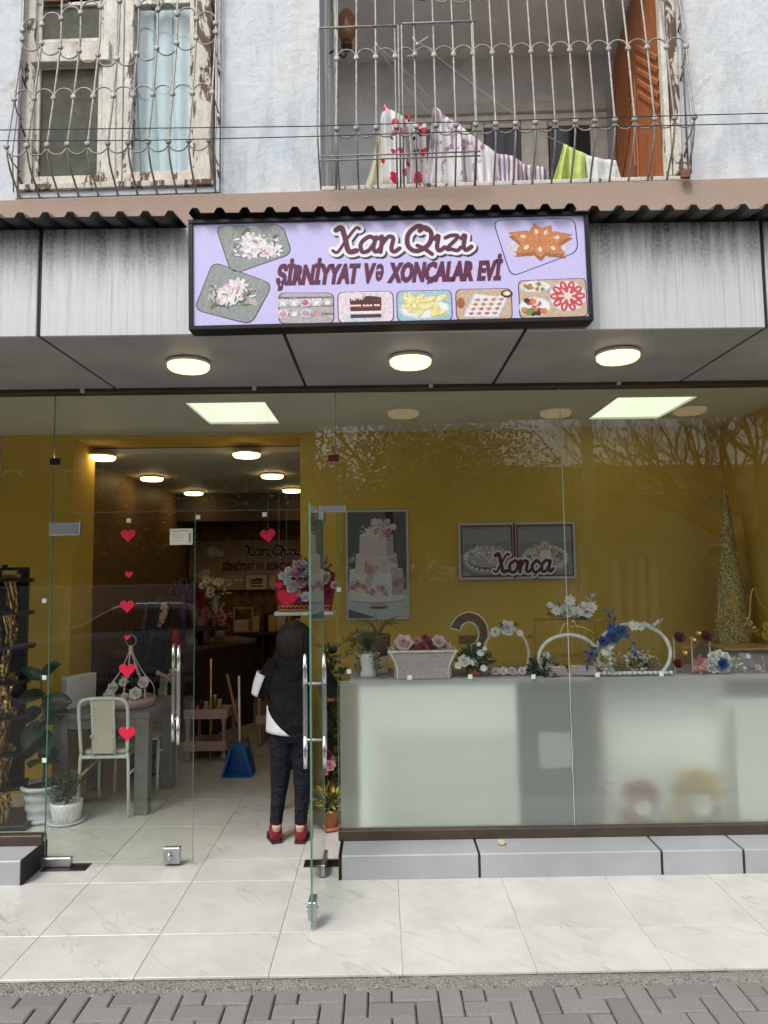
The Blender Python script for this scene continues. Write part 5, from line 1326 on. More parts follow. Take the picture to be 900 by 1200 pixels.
def foliage(parent, c, R_, n, mats, L=.05, name='foliage', seed=1, zs=.7):
    rg = random.Random(seed); b = MB()
    for k in range(n):
        d = V((rg.gauss(0, 1), rg.gauss(0, 1), rg.gauss(0, 1) * zs)).normalized(); q = V(c) + V((d.x * R_, d.y * R_, d.z * R_ * zs)) * rg.uniform(.3, 1)
        b.petal(q, d + V((rg.uniform(-.6, .6), rg.uniform(-.6, .6), rg.uniform(-.3, .6))), (rg.uniform(-1, 1), rg.uniform(-1, 1), 1), L * rg.uniform(.6, 1.3), L * .42, rg.randrange(len(mats)), .15)
    return b.build(name, mats, parent, kind='stuff')
foliage(bk, bc + V((0, 0, .13)), .14, 220, ['leaf_dark', 'leaf', 'petal_darkred'], .05, seed=4)
for dx_, dy, dz, r in ((-.09, -.12, .16, .055), (-.10, -.15, .10, .05), (.09, -.14, .12, .058), (.13, -.08, .19, .05), (.01, -.15, .10, .035), (-.02, -.10, .20, .04), (-.16, -.05, .10, .04), (.05, -.13, .09, .03), (-.05, .05, .2, .05), (.08, .08, .18, .05)):
    flower('rose', 'petal_white', 'leaf', bk, bc + V((dx_, dy, dz)), r, (dx_ * 2, -1, .5))

# ---- rubber plant in a white pot
def ribbed_pot(c, r0, r1, h, mat, parent, ribs=True):
    pr = [(r0 * .98, 0)] 
    for k in range(13):
        t = k / 12; pr.append((r0 + (r1 - r0) * t + (.006 * math.sin(t * 6 * math.pi) if ribs else 0), h * t * .88))
    pr += [(r1 + .018, h * .89), (r1 + .02, h), (r1 - .004, h), (r1 - .01, h * .9)]
    MB().lathe(pr + [(.01, h * .9)], c, 30).build('pot', mat, parent)
    MB().lathe([(r0 + .03, 0.001), (r0 + .045, .012), (r0 + .05, .03), (r0 + .04, .03), (r0 + .01, .014)], c, 30).build('saucer', mat, parent)
    MB().lathe([(r1 - .011, h * .92), (.01, h * .93)], c, 20).build('soil', 'soil', parent)
pc = V((-2.53, 5.42, 0))
pp = thing('rubber_plant', 'tall rubber plant with big dark leaves in a ribbed white pot', 'potted plant', pc)
ribbed_pot(pc, .10, .135, .26, 'pot_white', pp)
MB().tube(catmull([pc + V((0, 0, .24)), pc + V((.01, 0, .5)), pc + V((-.02, .02, .8)), pc + V((-.04, .0, 1.06))], 5), .009, 6).tube(catmull([pc + V((.01, 0, .3)), pc + V((.05, .01, .5)), pc + V((.09, .0, .72))], 4), .007, 6).build('stem', 'leaf_olive', pp)
def big_leaf(c, d, n, L, W, parent, mat='leaf_big'):
    d = V(d).normalized(); n = (V(n) - d * V(n).dot(d)).normalized(); s = d.cross(n); b = MB(); rows = 9
    for i in range(rows):
        t = i / (rows - 1); w_ = W * .5 * (math.sin(math.pi * min(1, t * .93 + .05)) ** .62) * (1 - .12 * t)
        for j in (-1, -.5, 0, .5, 1): b.v.append(tuple(V(c) + d * L * t + s * w_ * j + n * (.10 * L * abs(j) ** 1.3 - .18 * L * t * t)))
    for i in range(rows - 1):
        for j in range(4): a = i * 5 + j; b.f.append((a, a + 1, a + 6, a + 5)); b.mi.append(0); b.sm.append(True)
    b.build('leaf', mat, parent)
for z, a, L, W, up in ((1.02, 200, .20, .12, .6), (1.06, 330, .20, .14, .5), (.92, 250, .23, .17, -.1), (.84, 350, .26, .20, .1), (.78, 180, .22, .17, -.3), (.70, 260, .27, .20, -.55), (.70, 20, .22, .18, .5), (.62, 300, .26, .2, -.4), (.55, 210, .24, .17, -.5), (.5, 330, .22, .16, -.3), (.42, 270, .2, .14, .1)):
    big_leaf(pc + V((-.02, 0, z)), (math.cos(R(a)), math.sin(R(a)) * .8, up), (0, -.8, .6), L * .86, W * .84, pp)
pc = V((-2.325, 5.36, 0))
p2_ = thing('small_potted_shrub', 'small bushy plant in a white pot with a diamond pattern', 'potted plant', pc)
MB().lathe([(.072, 0.0), (.088, .012), (.108, .12), (.112, .150), (.104, .150), (.10, .13), (.01, .13)], pc, 28).build('pot', 'white_gloss', p2_)
dm = MB()
for i in range(18):
    for s in (-1, 1):
        a = 2 * math.pi * i / 18; pts = [pc + V(((.091 + .018 * t) * math.cos(a + s * t * .6), (.091 + .018 * t) * math.sin(a + s * t * .6), .016 + .112 * t)) for t in (0, .25, .5, .75, 1)]
        dm.tube(pts, .0028, 4)
dm.build('relief', 'white_gloss', p2_, kind='stuff')
MB().lathe([(.10, .001), (.13, .008), (.135, .018), (.12, .018), (.09, .01)], pc, 28).build('saucer', 'pot_white', p2_)
for k in range(6): a = k * 1.05; MB().tube([pc + V((0, 0, .12)), pc + V((math.cos(a) * .05, math.sin(a) * .05, .24)), pc + V((math.cos(a) * .08, math.sin(a) * .08, .33))], .003, 4).build('stem', 'bark', p2_)
foliage(p2_, pc + V((0, 0, .25)), .125, 420, ['leaf_olive', 'leaf', 'leaf_dark'], .032, seed=8, zs=.8)

# ---- display rack with gilded goods at the left edge
rk = V((-2.86, 5.42, 0))
r_ = thing('display_rack', 'black tiered display rack at the left edge holding golden ornaments', 'display rack', rk)
MB().tube([rk + V((0, 0, 0)), rk + V((0, 0, 1.88))], .02, 8).build('post', 'black_metal', r_)
MB().cbox(rk.x - .22, rk.x + .26, rk.y - .2, rk.y + .2, 0, .03, .005).build('base', 'black_metal', r_)
MB().cbox(rk.x - .2, rk.x + .17, rk.y + .02, rk.y + .05, .2, 1.86, .005).build('back_board', 'black_metal', r_)
tier = [P(14, y, 5.4).z for y in (680, 718, 757, 798, 838, 880, 920)]
goods = mesh_of('goods', lambda: (lambda b, rg: ([b.tube([(rg.uniform(-.04, .04), rg.uniform(-.02, .02), 0), (rg.uniform(-.05, .05), rg.uniform(-.03, .0), -rg.uniform(.05, .15))], rg.uniform(.003, .006), 4, rg.randrange(3)) for k in range(46)],
      [b.ball((rg.uniform(-.045, .045), rg.uniform(-.03, .01), -rg.uniform(.01, .13)), rg.uniform(.006, .014), 6, rg.randrange(3)) for k in range(12)], b)[2])(MB(), random.Random(2)), ['dull_gold', 'gold', 'pr_choc'])
net = mesh_of('net_goods', lambda: (lambda b: ([b.tube([(-.06 + .012 * k, 0, 0), (-.03 + .012 * k, -.01, .06)], .0022, 4, 0) for k in range(9)], [b.tube([(-.03 + .012 * k, 0, 0), (-.06 + .012 * k, -.01, .06)], .0022, 4, 0) for k in range(9)], [b.cbox(-.06, .075, .0, .03, -.002, .03, .004, 1)], b)[3])(MB()), ['gold', 'dull_gold'])
where = ['top', 'second', 'third', 'fourth', 'fifth', 'sixth', 'lowest']
for k, z in enumerate(tier):
    w2 = .20 + .012 * (k % 3)
    MB().prism([(rk.x - .2, rk.y - .15), (rk.x + w2 - .05, rk.y - .15), (rk.x + w2 + .03, rk.y - .04), (rk.x + w2 - .03, rk.y + .12), (rk.x - .2, rk.y + .12)], z - .014, z + .014, plane='XY').build('shelf', 'black_metal', r_)
    for j, x in enumerate((-.10, .02, .13)):
        o = inst(goods, 'gilded_ornament', None, T_((rk.x + x, rk.y - .17, z - .01)) @ RZ(rr(0, 6)) @ Matrix.Diagonal((1.5, 1.5, 1.5 + .15 * (j % 2), 1)))
        tag(o, '%s cluster of golden trinkets hanging from the %s shelf of the black rack' % (('left', 'middle', 'right')[j], where[k]), 'ornament', 'golden trinkets hanging on the display rack')
    if k in (0, 3, 4, 5):
        o = inst(net, 'golden_basketwork', None, T_((rk.x + .09, rk.y - .10, z + .016))); tag(o, 'golden lattice piece lying on the %s shelf of the black rack' % where[k], 'ornament', 'golden lattice pieces on the display rack')
MB().cbox(P(0, 962, 5.3).x - .2, P(39, 962, 5.3).x, 5.18, 5.3, .0, .035, .004).build('rack_foot', 'black_metal', r_)

# ================================================================== WINDOW DISPLAY (behind the frosted band)
DZ = 1.075                                 # display shelf height
mk('display_white', (.86, .87, .85), .5, 0, 4, .05)
ds = thing('display_shelf', 'long pale shelf carrying the window display above the frosted film', 'shelf', (1.3, 5.0, 0))
MB().cbox(-.22, xw - .01, 4.82, 5.35, DZ - .025, DZ, .004).build('shelf_board', 'mocha_cloth', ds)
def cab(x0, x1, y0, z1, m, lb, nm='display_cabinet', z0=0.0):
    MB().cbox(x0, x1, y0, y0 + .45, z0, z1, .008).build(nm, m, label=lb, cat='cabinet', origin=((x0 + x1) / 2, y0, 0))
cab(-.16, P(606, 900, 4.85).x, 4.84, DZ - .03, 'display_white', 'wide white cabinet standing behind the left of the frosted film')
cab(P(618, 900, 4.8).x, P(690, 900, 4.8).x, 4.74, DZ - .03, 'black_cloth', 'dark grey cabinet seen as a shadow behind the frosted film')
MB().cbox(P(630, 900, 4.75).x, P(668, 900, 4.75).x, 4.70, 4.735, .52, .74, .004).build('paper_box', 'pr_grey', label='grey box in front of the dark cabinet behind the film', cat='box', origin=(P(650, 900, 4.75).x, 4.75, .52))
cab(P(705, 900, 5.0).x, P(850, 900, 5.0).x, 5.06, DZ - .03, 'display_white', 'white cabinet behind the red and yellow bows')
cab(P(858, 900, 4.7).x, 2.88, 4.66, .90, 'display_white', 'white counter at the right end behind the frosted film')
# gift bows low behind the film
for px, py, r, m1, m2, lb, nm in ((748, 942, .15, 'petal_red', 'petal_white', 'red and white gift bow blurred behind the frosted film', 'gift_bow'), (815, 938, .20, 'petal_yellow', 'petal_cream', 'big pale yellow bow blurred behind the frosted film', 'gift_bow')):
    c = P(px, py, 4.80); t = thing(nm, lb, 'bow', c)
    for k in range(9):
        a = 2 * math.pi * k / 9; flower('rose', m1 if k % 4 else m2, 'leaf', t, c + V((math.cos(a) * r * .55, 0.03, math.sin(a) * r * .6)), r * .6, (math.cos(a) * .4, -1, math.sin(a) * .4), name='loop')
    flower('daisy', m2, m1, t, c + V((0, -.04, 0)), r * .45, (0, -1, .1), name='knot')
    MB().box(c.x - .1, c.x + .1, 4.88, 4.98, 0, c.z - r * .3).build('box', 'display_white', t)

yD = 4.98
def at(px, py, y=yD): return P(px, py, y)
# 1 white vase with trailing plant and wicker pot
c = V((at(432, 790).x, 4.92, DZ)); h = at(432, 765, 4.92).z - DZ
v = thing('white_vase', 'white flared vase with a trailing plant on the display shelf', 'vase', c)
MB().lathe([(.055, 0), (.058, .02), (.048, h * .4), (.055, h * .75), (.085, h), (.078, h), (.05, h * .8), (.01, h * .8)], c, 26).build('vase_body', 'white_gloss', v)
rg = random.Random(21)
for k in range(16):
    a = rg.uniform(2.0, 5.4); l = rg.uniform(.08, .22); e = rg.uniform(-.25, .1)
    q0 = c + V((0, 0, h)); q1 = q0 + V((math.cos(a) * l * .5, math.sin(a) * .06, .08 + rg.uniform(0, .06))); q2 = q0 + V((math.cos(a) * l, -.05 + math.sin(a) * .08, e))
    pts = catmull([q0, q1, q2], 6); b = MB(); b.tube(pts, .0022, 4, 0)
    for q in pts[2:]:
        for s in range(3): b.petal(q, (rg.uniform(-1, 1), rg.uniform(-1, .3), rg.uniform(-.4, 1)), (0, -.6, 1), .035, .013, rg.randrange(2), .1)
    b.build('trailing_stem', ['leaf_olive', 'leaf'], v)
c2 = V((at(443, 768).x, 5.12, DZ)); h2 = at(443, 768, 5.12).z - DZ
wv = thing('wicker_pot', 'brown wicker pot with wispy twigs standing behind the white vase', 'pot', c2)
MB().cbox(c2.x - .07, c2.x + .07, 5.06, 5.2, DZ + .001, DZ + h2 - .001, .004).build('riser', 'pr_cream', wv)
MB().lathe([(.065, h2), (.085, h2 + .05), (.09, h2 + .14), (.085, h2 + .15), (.07, h2 + .14), (.01, h2 + .13)], c2, 24).build('pot', 'wicker', wv)
for k in range(22):
    a = rg.uniform(0, 6.3); MB().tube(catmull([c2 + V((0, 0, h2 + .12)), c2 + V((math.cos(a) * .06, math.sin(a) * .03, h2 + .22)), c2 + V((math.cos(a) * rg.uniform(.1, .2), math.sin(a) * .06, h2 + rg.uniform(.14, .32)))], 4), .0024, 4).build('twig', 'leaf_olive', wv)
# 2 flared glass box with flowers
A, B_ = at(456, 762, 4.9), at(533, 762, 4.9); zt3 = A.z; x0, x1 = A.x, B_.x
bx = thing('flared_flower_box', 'flared clear box with a pale frame filled with pink and magenta flowers', 'flower box', ((x0 + x1) / 2, 4.9, DZ))
W2 = (x1 - x0); 
def side_curve(s, y): 
    cx = (x0 + x1) / 2; return [V((cx + s * (W2 * .5 - .055 * math.sin(min(1, t * 1.0) * math.pi * .62) * 1.0 + (0)), y, zt3 - (zt3 - DZ) * t)) for t in (0, .2, .4, .6, .8, 1)]
for s in (-1, 1):
    for y in (4.8, 5.02): MB().tube(catmull(side_curve(s, y), 3), .007, 6).build('frame_bar', 'petal_cream', bx)
    MB().tube([(x0 if s < 0 else x1, 4.8, zt3), (x0 if s < 0 else x1, 5.02, zt3)], .006, 6).build('frame_bar', 'petal_cream', bx)
for y in (4.8, 5.02): MB().cbox(x0 - .012, x1 + .012, y - .008, y + .008, zt3 - .007, zt3 + .007, .002).build('frame_bar', 'petal_cream', bx)
pn = MB(); cv = side_curve(-1, 4.803); cw = side_curve(1, 4.803)
for i in range(5): pn.add([cv[i], cw[i], cw[i + 1], cv[i + 1]], [(0, 1, 2, 3)])
pn.build('front_panel', 'pr_silver', bx)
MB().cbox(x0 + .03, x1 - .03, 4.81, 5.01, DZ + .001, zt3 - .01, .01).build('lining', 'mocha_cloth', bx)
for k, (px, py, r, m) in enumerate(((473, 751, .075, 'petal_pale'), (466, 757, .05, 'petal_pale'), (482, 757, .05, 'petal_pink'), (494, 756, .045, 'petal_magenta'), (502, 750, .05, 'petal_magenta'), (507, 758, .04, 'petal_pink'), (514, 749, .055, 'petal_pale'), (522, 755, .045, 'petal_pale'), (498, 744, .03, 'petal_magenta'), (488, 748, .03, 'petal_pink'))):
    flower('rose', m, 'leaf', bx, P(px, py + 3, 4.86 + .02 * (k % 3)), r, (0, -1, .8))
foliage(bx, V(((x0 + x1) / 2, 4.95, zt3 + .02)), .13, 90, ['petal_pale', 'leaf_olive', 'petal_magenta'], .03, seed=31, zs=.35)
# 3 big reversed letter
c = at(550, 790, 5.2); t = thing('lit_letter', 'large brown bulb letter shaped like a turned e standing at the back of the display', 'letter', (c.x, 5.2, DZ))
rad = (P(572, 740, 5.2).x - P(527, 740, 5.2).x) / 2; cx = P(549, 740, 5.2).x; cz = P(549, 742, 5.2).z + .0
pts = []
for k in range(15):
    a = R(165 - 245 * k / 14); pts.append((cx + math.cos(a) * rad * 1.0, cz + math.sin(a) * rad * 1.05))
ring = [(cx + math.cos(R(165 - 245 * k / 14)) * rad, cz + math.sin(R(165 - 245 * k / 14)) * rad * 1.1) for k in range(15)] + [(cx + math.cos(R(-80 + 245 * k / 14)) * rad * .5, cz + math.sin(R(-80 + 245 * k / 14)) * rad * .58) for k in range(15)]
b = MB()
for k in range(14):
    a0, a1 = ring[k], ring[k + 1]; b0, b1 = ring[29 - k], ring[28 - k]
    b.prism([a0, a1, b1, b0], 5.17, 5.23)
b.build('letter_body', 'wicker', t)
bo = MB(); outer = [V((a_, 5.165, z_)) for a_, z_ in ring] + [V((ring[0][0], 5.165, ring[0][1]))]; MB().tube(outer, .006, 5).build('rim', 'petal_cream', t)
MB().prism([(cx - rad * .5, cz - .02), (cx + rad * .6, cz - .02), (cx + rad * .6, cz - .075), (cx - rad * .5, cz - .075)], 5.168, 5.232).build('crossbar', 'wicker', t)
MB().cbox(cx - .02, cx + .02, 5.18, 5.22, DZ, cz - rad * .9, .003).build('stand', 'wicker', t)
# hoops
def hoop(pa, pb, ptop, y, m, r, label, base='petal_cream', nm='flower_hoop'):
    a, b_, tp2 = P(*pa, y), P(*pb, y), P(*ptop, y); cx, rx = (a.x + b_.x) / 2, (b_.x - a.x) / 2; rz = (tp2.z - DZ) / 1.72
    t = thing(nm, label, 'hoop', (cx, y, DZ)); cz = tp2.z - rz
    pts = [V((cx + rx * math.cos(s_), y, cz + rz * math.sin(s_))) for s_ in [R(-50 + 280 * k / 28) for k in range(29)]]
    MB().tube(pts, r, 8).build('ring', m, t)
    MB().cbox(cx - rx * .75, cx + rx * .75, y - .05, y + .05, DZ + .001, DZ + .014, .004).build('base', base, t)
    return t, cx, cz, rx, rz
t, cx, cz, rx, rz = hoop((567, 775), (620, 775), (594, 736), 4.95, 'petal_pale', .010, 'pink hoop with a white rose and pink bow at its foot')
def onhoop(t, h_, ang, r, kind, m, m2='leaf', off=0, y=None, d=None):
    cx, cz, rx, rz = h_; a = R(ang); return flower(kind, m, m2, t, V((cx + (rx + off) * math.cos(a), (y or 4.92), cz + (rz + off) * math.sin(a))), r, d or (math.cos(a) * .3, -1, math.sin(a) * .4))
H_ = (cx, cz, rx, rz)
onhoop(t, H_, 88, .065, 'rose', 'petal_white'); onhoop(t, H_, 120, .04, 'rose', 'petal_white'); onhoop(t, H_, 55, .03, 'daisy', 'petal_white', 'petal_cream')
for a in (100, 75, 140, 40): onhoop(t, H_, a, .06, 'sprig', 'leaf', 'leaf_olive', .01, 4.93, (math.cos(R(a)), -.6, math.sin(R(a)) - .6))
for px, m in ((581, 'petal_pale'), (590, 'petal_white'), (600, 'petal_pale'), (612, 'petal_white')): flower('rose', m, 'leaf', t, V((P(px, 790, 4.88).x, 4.88, DZ + .03)), .035, (0, -1, .6))
ar = V((P(556, 790, 4.9).x, 4.9, DZ)); t = thing('flower_spray', 'white roses with dark green leaves left of the pink hoop', 'flowers', ar)
MB().lathe([(.05, 0), (.06, .05), (.055, .055), (.01, .05)], ar, 16).build('pot', 'terracotta', t)
foliage(t, ar + V((.01, 0, .11)), .11, 240, ['leaf_dark', 'leaf'], .05, seed=12)
for dx_, dz, r in ((-.08, .11, .05), (-.02, .10, .03), (.03, .16, .03), (.05, .06, .03), (-.12, .08, .03), (.02, .22, .02), (.06, .19, .02)): flower('rose' if r > .04 else 'daisy', 'petal_white', 'petal_white', t, ar + V((dx_, -.09, dz)), r)
# 5 gold box stand with white flowers on top
y = 5.15; A, B_ = P(630, 727, y), P(702, 727, y); t = thing('gold_stand', 'square gold framed stand with a cloth fringe behind the white hoop', 'stand', ((A.x + B_.x) / 2, y, DZ))
for x in (A.x, B_.x):
    for yy_ in (y - .1, y + .1): MB().cbox(x - .006, x + .006, yy_ - .006, yy_ + .006, DZ, A.z - .006, .001).build('leg', 'gold', t)
MB().cbox(A.x - .01, B_.x + .01, y - .11, y + .11, A.z - .005, A.z + .008, .002).build('top', 'gold', t)
MB().cbox(A.x, B_.x, y - .1, y + .1, DZ + .09, DZ + .1, .002).build('lower_shelf', 'gold', t)
for k in range(14): x = A.x + (B_.x - A.x) * (k + .5) / 14; MB().prism([(x - .014, A.z - .006), (x + .014, A.z - .006), (x, A.z - .03)], y - .113, y - .110).build('fringe', 'gold', t)
ar = V(((A.x + B_.x) / 2 + .01, y, A.z + .01)); t = thing('flower_arrangement', 'white lilies and roses lying on top of the gold stand', 'flowers', ar)
foliage(t, ar + V((-.01, 0, .03)), .12, 130, ['leaf_dark', 'leaf', 'petal_white'], .05, seed=14, zs=.4)
for dx_, dz, r, kd in ((-.04, .06, .065, 'rose'), (.03, .05, .055, 'daisy'), (.10, .04, .05, 'daisy'), (-.12, .06, .045, 'daisy'), (-.02, .13, .05, 'daisy'), (.13, .08, .05, 'daisy'), (.08, .10, .03, 'daisy'), (-.16, .1, .03, 'daisy')): flower(kd, 'petal_white', 'petal_cream', t, ar + V((dx_, -.09, dz)), r)
flower('sprig', 'petal_white', 'petal_white', t, ar + V((.12, -.03, .05)), .14, (.3, 0, 1))
# 6 white hoop (left) and 7 white hoop with blue flowers
t, cx, cz, rx, rz = hoop((632, 790), (702, 790), (664, 744), 4.88, 'petal_white', .013, 'white hoop with green leaves at its left foot')
for px, py, r, m in ((640, 768, .03, 'petal_white'), (634, 775, .03, 'petal_cream'), (645, 785, .05, 'petal_white'), (700, 778, .03, 'petal_white'), (706, 781, .03, 'petal_cream')): flower('rose', m, 'leaf', t, P(px, py, 4.85), r)
foliage(t, P(635, 782, 4.87), .08, 130, ['leaf_dark', 'leaf'], .055, seed=17)
for k, (e, hh) in enumerate(((-.06, .03), (.03, .05), (.12, .0))):
    q = V((P(668, 735, 5.0).x, 5.0, P(668, 735, 5.0).z)); MB().tube(catmull([q, q + V((e * .6, -.02, hh)), q + V((e * 1.3, -.03, -.05)), q + V((e * 1.1, -.03, -.12))], 5), .008, 6).build('ribbon_loop', 'gold', t)
t, cx, cz, rx, rz = hoop((700, 795), (787, 795), (752, 731), 4.86, 'petal_white', .013, 'large white hoop with blue feathery flowers on its left')
for px, py, r, kd, m in ((727, 740, .055, 'rose', 'petal_blue'), (718, 747, .06, 'rose', 'petal_blue'), (707, 752, .045, 'rose', 'petal_blue'), (716, 738, .04, 'daisy', 'petal_blue'), (735, 746, .03, 'rose', 'mocha_cloth'), (709, 765, .04, 'daisy', 'petal_white'), (714, 757, .04, 'daisy', 'petal_white'), (742, 734, .045, 'daisy', 'petal_white'), (750, 735, .035, 'daisy', 'petal_white')): flower(kd, m, m, t, P(px, py, 4.83), r)
for px, py, e, m in ((716, 765, (-.3, -.4, -1), 'petal_white'), (713, 758, (-.1, -.5, -1), 'petal_white'), (706, 756, (-1, -.3, -.5), 'petal_blue'), (702, 760, (-.9, -.3, -.8), 'petal_blue'), (748, 734, (1, -.3, .1), 'petal_white'), (722, 738, (-.4, -.3, 1), 'petal_blue'), (738, 748, (.2, -.3, -1), 'petal_blue')): flower('sprig', m, m, t, P(px, py, 4.82), .14, e)
# beads / shells row
for k in range(15):
    px = 702 + k * 6.0; q = P(px, 790 - 3 * (k % 2), 4.80)
    tag(MB().ball((q.x, 4.80, DZ + .017), (.017, .015, .014), 8).build('white_pebble', 'petal_white', origin=(q.x, 4.8, DZ)), 'white pebble at the foot of the hoops, number %s from the left' % 'one two three four five six seven eight nine ten eleven twelve thirteen fourteen fifteen'.split()[k], 'pebble', 'white pebbles along the display shelf')
# 12 pale frames lying between
for k, (px, w3, rz_) in enumerate(((652, .13, 12), (684, .18, -14))):
    q = P(px, 788, 4.84); M = T_((q.x, 4.86, DZ + .001)) @ RZ(R(rz_)); t = thing('cut_glass_tray', ('small clear tray with a pale lid in the display', 'long clear tray lying aslant in the display')[k], 'tray', (q.x, 4.86, DZ))
    MB().cbox(-w3 / 2, w3 / 2, -.05, .05, 0, .05, .006, T=M).build('tray_body', 'pr_silver', t); MB().cbox(-w3 / 2 + .01, w3 / 2 - .01, -.04, .04, .051, .062, .004, T=M).build('lid', 'petal_pale', t)
# baby's breath
q = V((P(752, 790, 4.95).x, 4.95, DZ)); t = thing('dried_spray', "pale dried baby's breath in the blue flowered hoop", 'flowers', q)
for k in range(6): flower('spray', 'petal_cream', 'bark', t, q + V((rr(-.06, .06), rr(-.03, .03), .02)), rr(.10, .15), (rr(-.4, .4), -.3, 1), name='sprig')
# 9 acrylic box with dark red roses, orchid, blue and white flower
q = P(806, 790, 4.9); t = thing('rose_box', 'clear box with dark red roses and gold wire beside the large hoop', 'flower box', (q.x, 4.95, DZ))
xa_, xb_ = P(791, 780, 4.9).x, P(833, 780, 4.9).x; zz_ = P(806, 746, 4.9).z
for x in (xa_, (xa_ + xb_) / 2, xb_): MB().cbox(x - .004, x + .004, 4.9, 4.908, DZ, zz_ - .001, .001).build('edge_strip', 'petal_cream', t)
MB().box(xa_, xb_, 4.91, 4.914, DZ, zz_ - .005).build('pane', 'clear_glass', t)
for px, py, r in ((796, 747, .048), (828, 746, .05), (794, 778, .04)): flower('rose', 'petal_darkred', 'petal_darkred', t, P(px, py, 4.88), r)
for k in range(7):
    a = k * .9; q = P(806, 757, 4.9); MB().tube([q + V((.035 * math.cos(a + s) * (1 + .2 * k % 2), 0, .03 * math.sin(a + s) + .012 * k - .04)) for s in (0, .6, 1.2, 1.8, 2.4)], .0022, 4).build('wire', 'gold', t)
for px, py in ((812, 750), (802, 765), (818, 742)): flower('daisy', 'gold', 'gold', t, P(px, py, 4.87), .022)
q = P(818, 778, 4.84); t = thing('pink_lily', 'single pink lily bloom standing in front of the rose box', 'flower', q)
b = MB()
for k in range(6):
    a = R(60 * k + 90); b.petal(q, (math.cos(a), -.25, math.sin(a) * 1.3), (0, -1, .1), .075, .036, 0, .45)
    a = R(60 * k + 120); b.petal(q - V((0, .01, 0)), (math.cos(a) * .7, -.8, math.sin(a)), (0, -1, .1), .05, .03, 0, .5)
b.build('petals', 'petal_pink', t); MB().tube([q, (q.x, 4.86, DZ)], .004, 5).build('stem', 'leaf_olive', t)
q = P(844, 777, 4.82); t = thing('blue_hearted_flower', 'large white flower with a deep blue centre at the right of the display', 'flower', q)
for k in range(8): a = 2 * math.pi * k / 8; flower('rose', 'petal_white', 'petal_cream', t, q + V((math.cos(a) * .055, .01, math.sin(a) * .05)), .045, (math.cos(a) * .5, -1, math.sin(a) * .5), name='petal_cluster')
flower('rose', 'petal_blue', 'petal_blue', t, q + V((0, -.035, 0)), .045, (0, -1, .1), name='centre'); MB().tube([q, (q.x, 4.86, DZ)], .004, 5).build('stem', 'leaf_olive', t)
for k in range(2): flower('sprig', 'petal_cream', 'gold', t, q + V((.06, .0, .0)), .10, (1, -.2, .5 - .8 * k), name='sprig')
# 10 tall glitter cone
yc = 5.62; t0 = P(849, 566, yc); w4 = P(874, 750, yc).x - P(830, 750, yc).x
zb4 = P(849, 752, yc).z; t = thing('glitter_cone', 'tall narrow gold glitter cone tree in the right corner of the display', 'cone tree', (t0.x, yc, zb4))
MB().lathe([(w4 / 2, 0), (w4 / 2 - .004, .01), (.006, t0.z - zb4)], (t0.x, yc, zb4), 36).build('cone', 'gold_glitter', t)
MB().cbox(t0.x - .24, t0.x + .3, yc - .22, yc + .2, zb4 - .03, zb4 - .001, .005).build('board', 'dull_gold', t)
MB().cbox(t0.x - .22, t0.x + .28, yc - .2, yc + .18, 0, zb4 - .031, .005).build('plinth_box', 'mocha_cloth', t)
for px in (842, 861): MB().tube([P(px, 754, 5.38), P(px, 694, 5.38)], .003, 5).build('gold_wire', 'gold', t)
# 11 gold ribbon garland and yellow flowers
q = P(870, 735, 5.3); t = thing('gold_garland', 'looped gold ribbon garland with yellow flowers at the right edge', 'garland', q)
MB().tube(catmull([P(857, 696, 5.3), P(860, 720, 5.3), P(870, 734, 5.3), P(878, 722, 5.3), P(880, 698, 5.3), P(884, 690, 5.3), P(890, 706, 5.3), P(903, 718, 5.3), P(915, 712, 5.3)], 5), .0065, 6).build('ribbon', 'gold', t)
for px, py in ((899, 735), (898, 745), (905, 740)): flower('rose', 'petal_yellow', 'leaf', t, P(px, py, 5.26), .045)
for px, py in ((884, 742), (890, 748), (880, 734)): flower('sprig', 'petal_yellow', 'gold', t, P(px, py, 5.26), .08, (-.5, -.3, 1))
q = P(880, 790, 4.85); t = thing('blue_wire_loops', 'pale blue looped wires with a small star flower at the right edge', 'wire loops', (q.x, 4.85, DZ))
for pts in (((858, 776), (866, 792), (876, 797)), ((862, 775), (878, 790), (897, 786)), ((893, 768), (895, 783), (884, 797)), ((868, 768), (880, 775), (895, 790), (905, 796))): MB().tube(catmull([P(a, b, 4.85) for a, b in pts], 5), .003, 5).build('wire', 'pr_lightblue', t)
flower('daisy', 'pr_lightblue', 'petal_white', t, P(876, 769, 4.83), .024); flower('rose', 'petal_pale', 'leaf', t, P(888, 782, 4.83), .025)
MB().cbox(P(840, 757, 5.1).x, 2.86, 5.0, 5.34, DZ + .13, DZ + .145, .003).build('clear_riser', 'pr_gold', label='gilded riser board carrying the garland at the right of the display', cat='riser', origin=(2.4, 5.1, DZ + .1))
MB().cbox(P(842, 757, 5.1).x, 2.86, 5.05, 5.30, DZ + .001, DZ + .129, .003).build('riser_block', 'mocha_cloth', label='plain block under the gilded riser board', cat='block', origin=(2.4, 5.1, DZ))
# little stone on the plinth
q = P(588, 993, 4.42); MB().ball((0, 0, .014), (.026, .018, .015), 9).ball((-.008, 0, .02), (.014, .014, .013), 8).build('pebble', 'stone_beige', label='small beige stone lying on the grey plinth', cat='stone')
bpy.data.objects['pebble'].location = (q.x, 4.42, PH + .002)

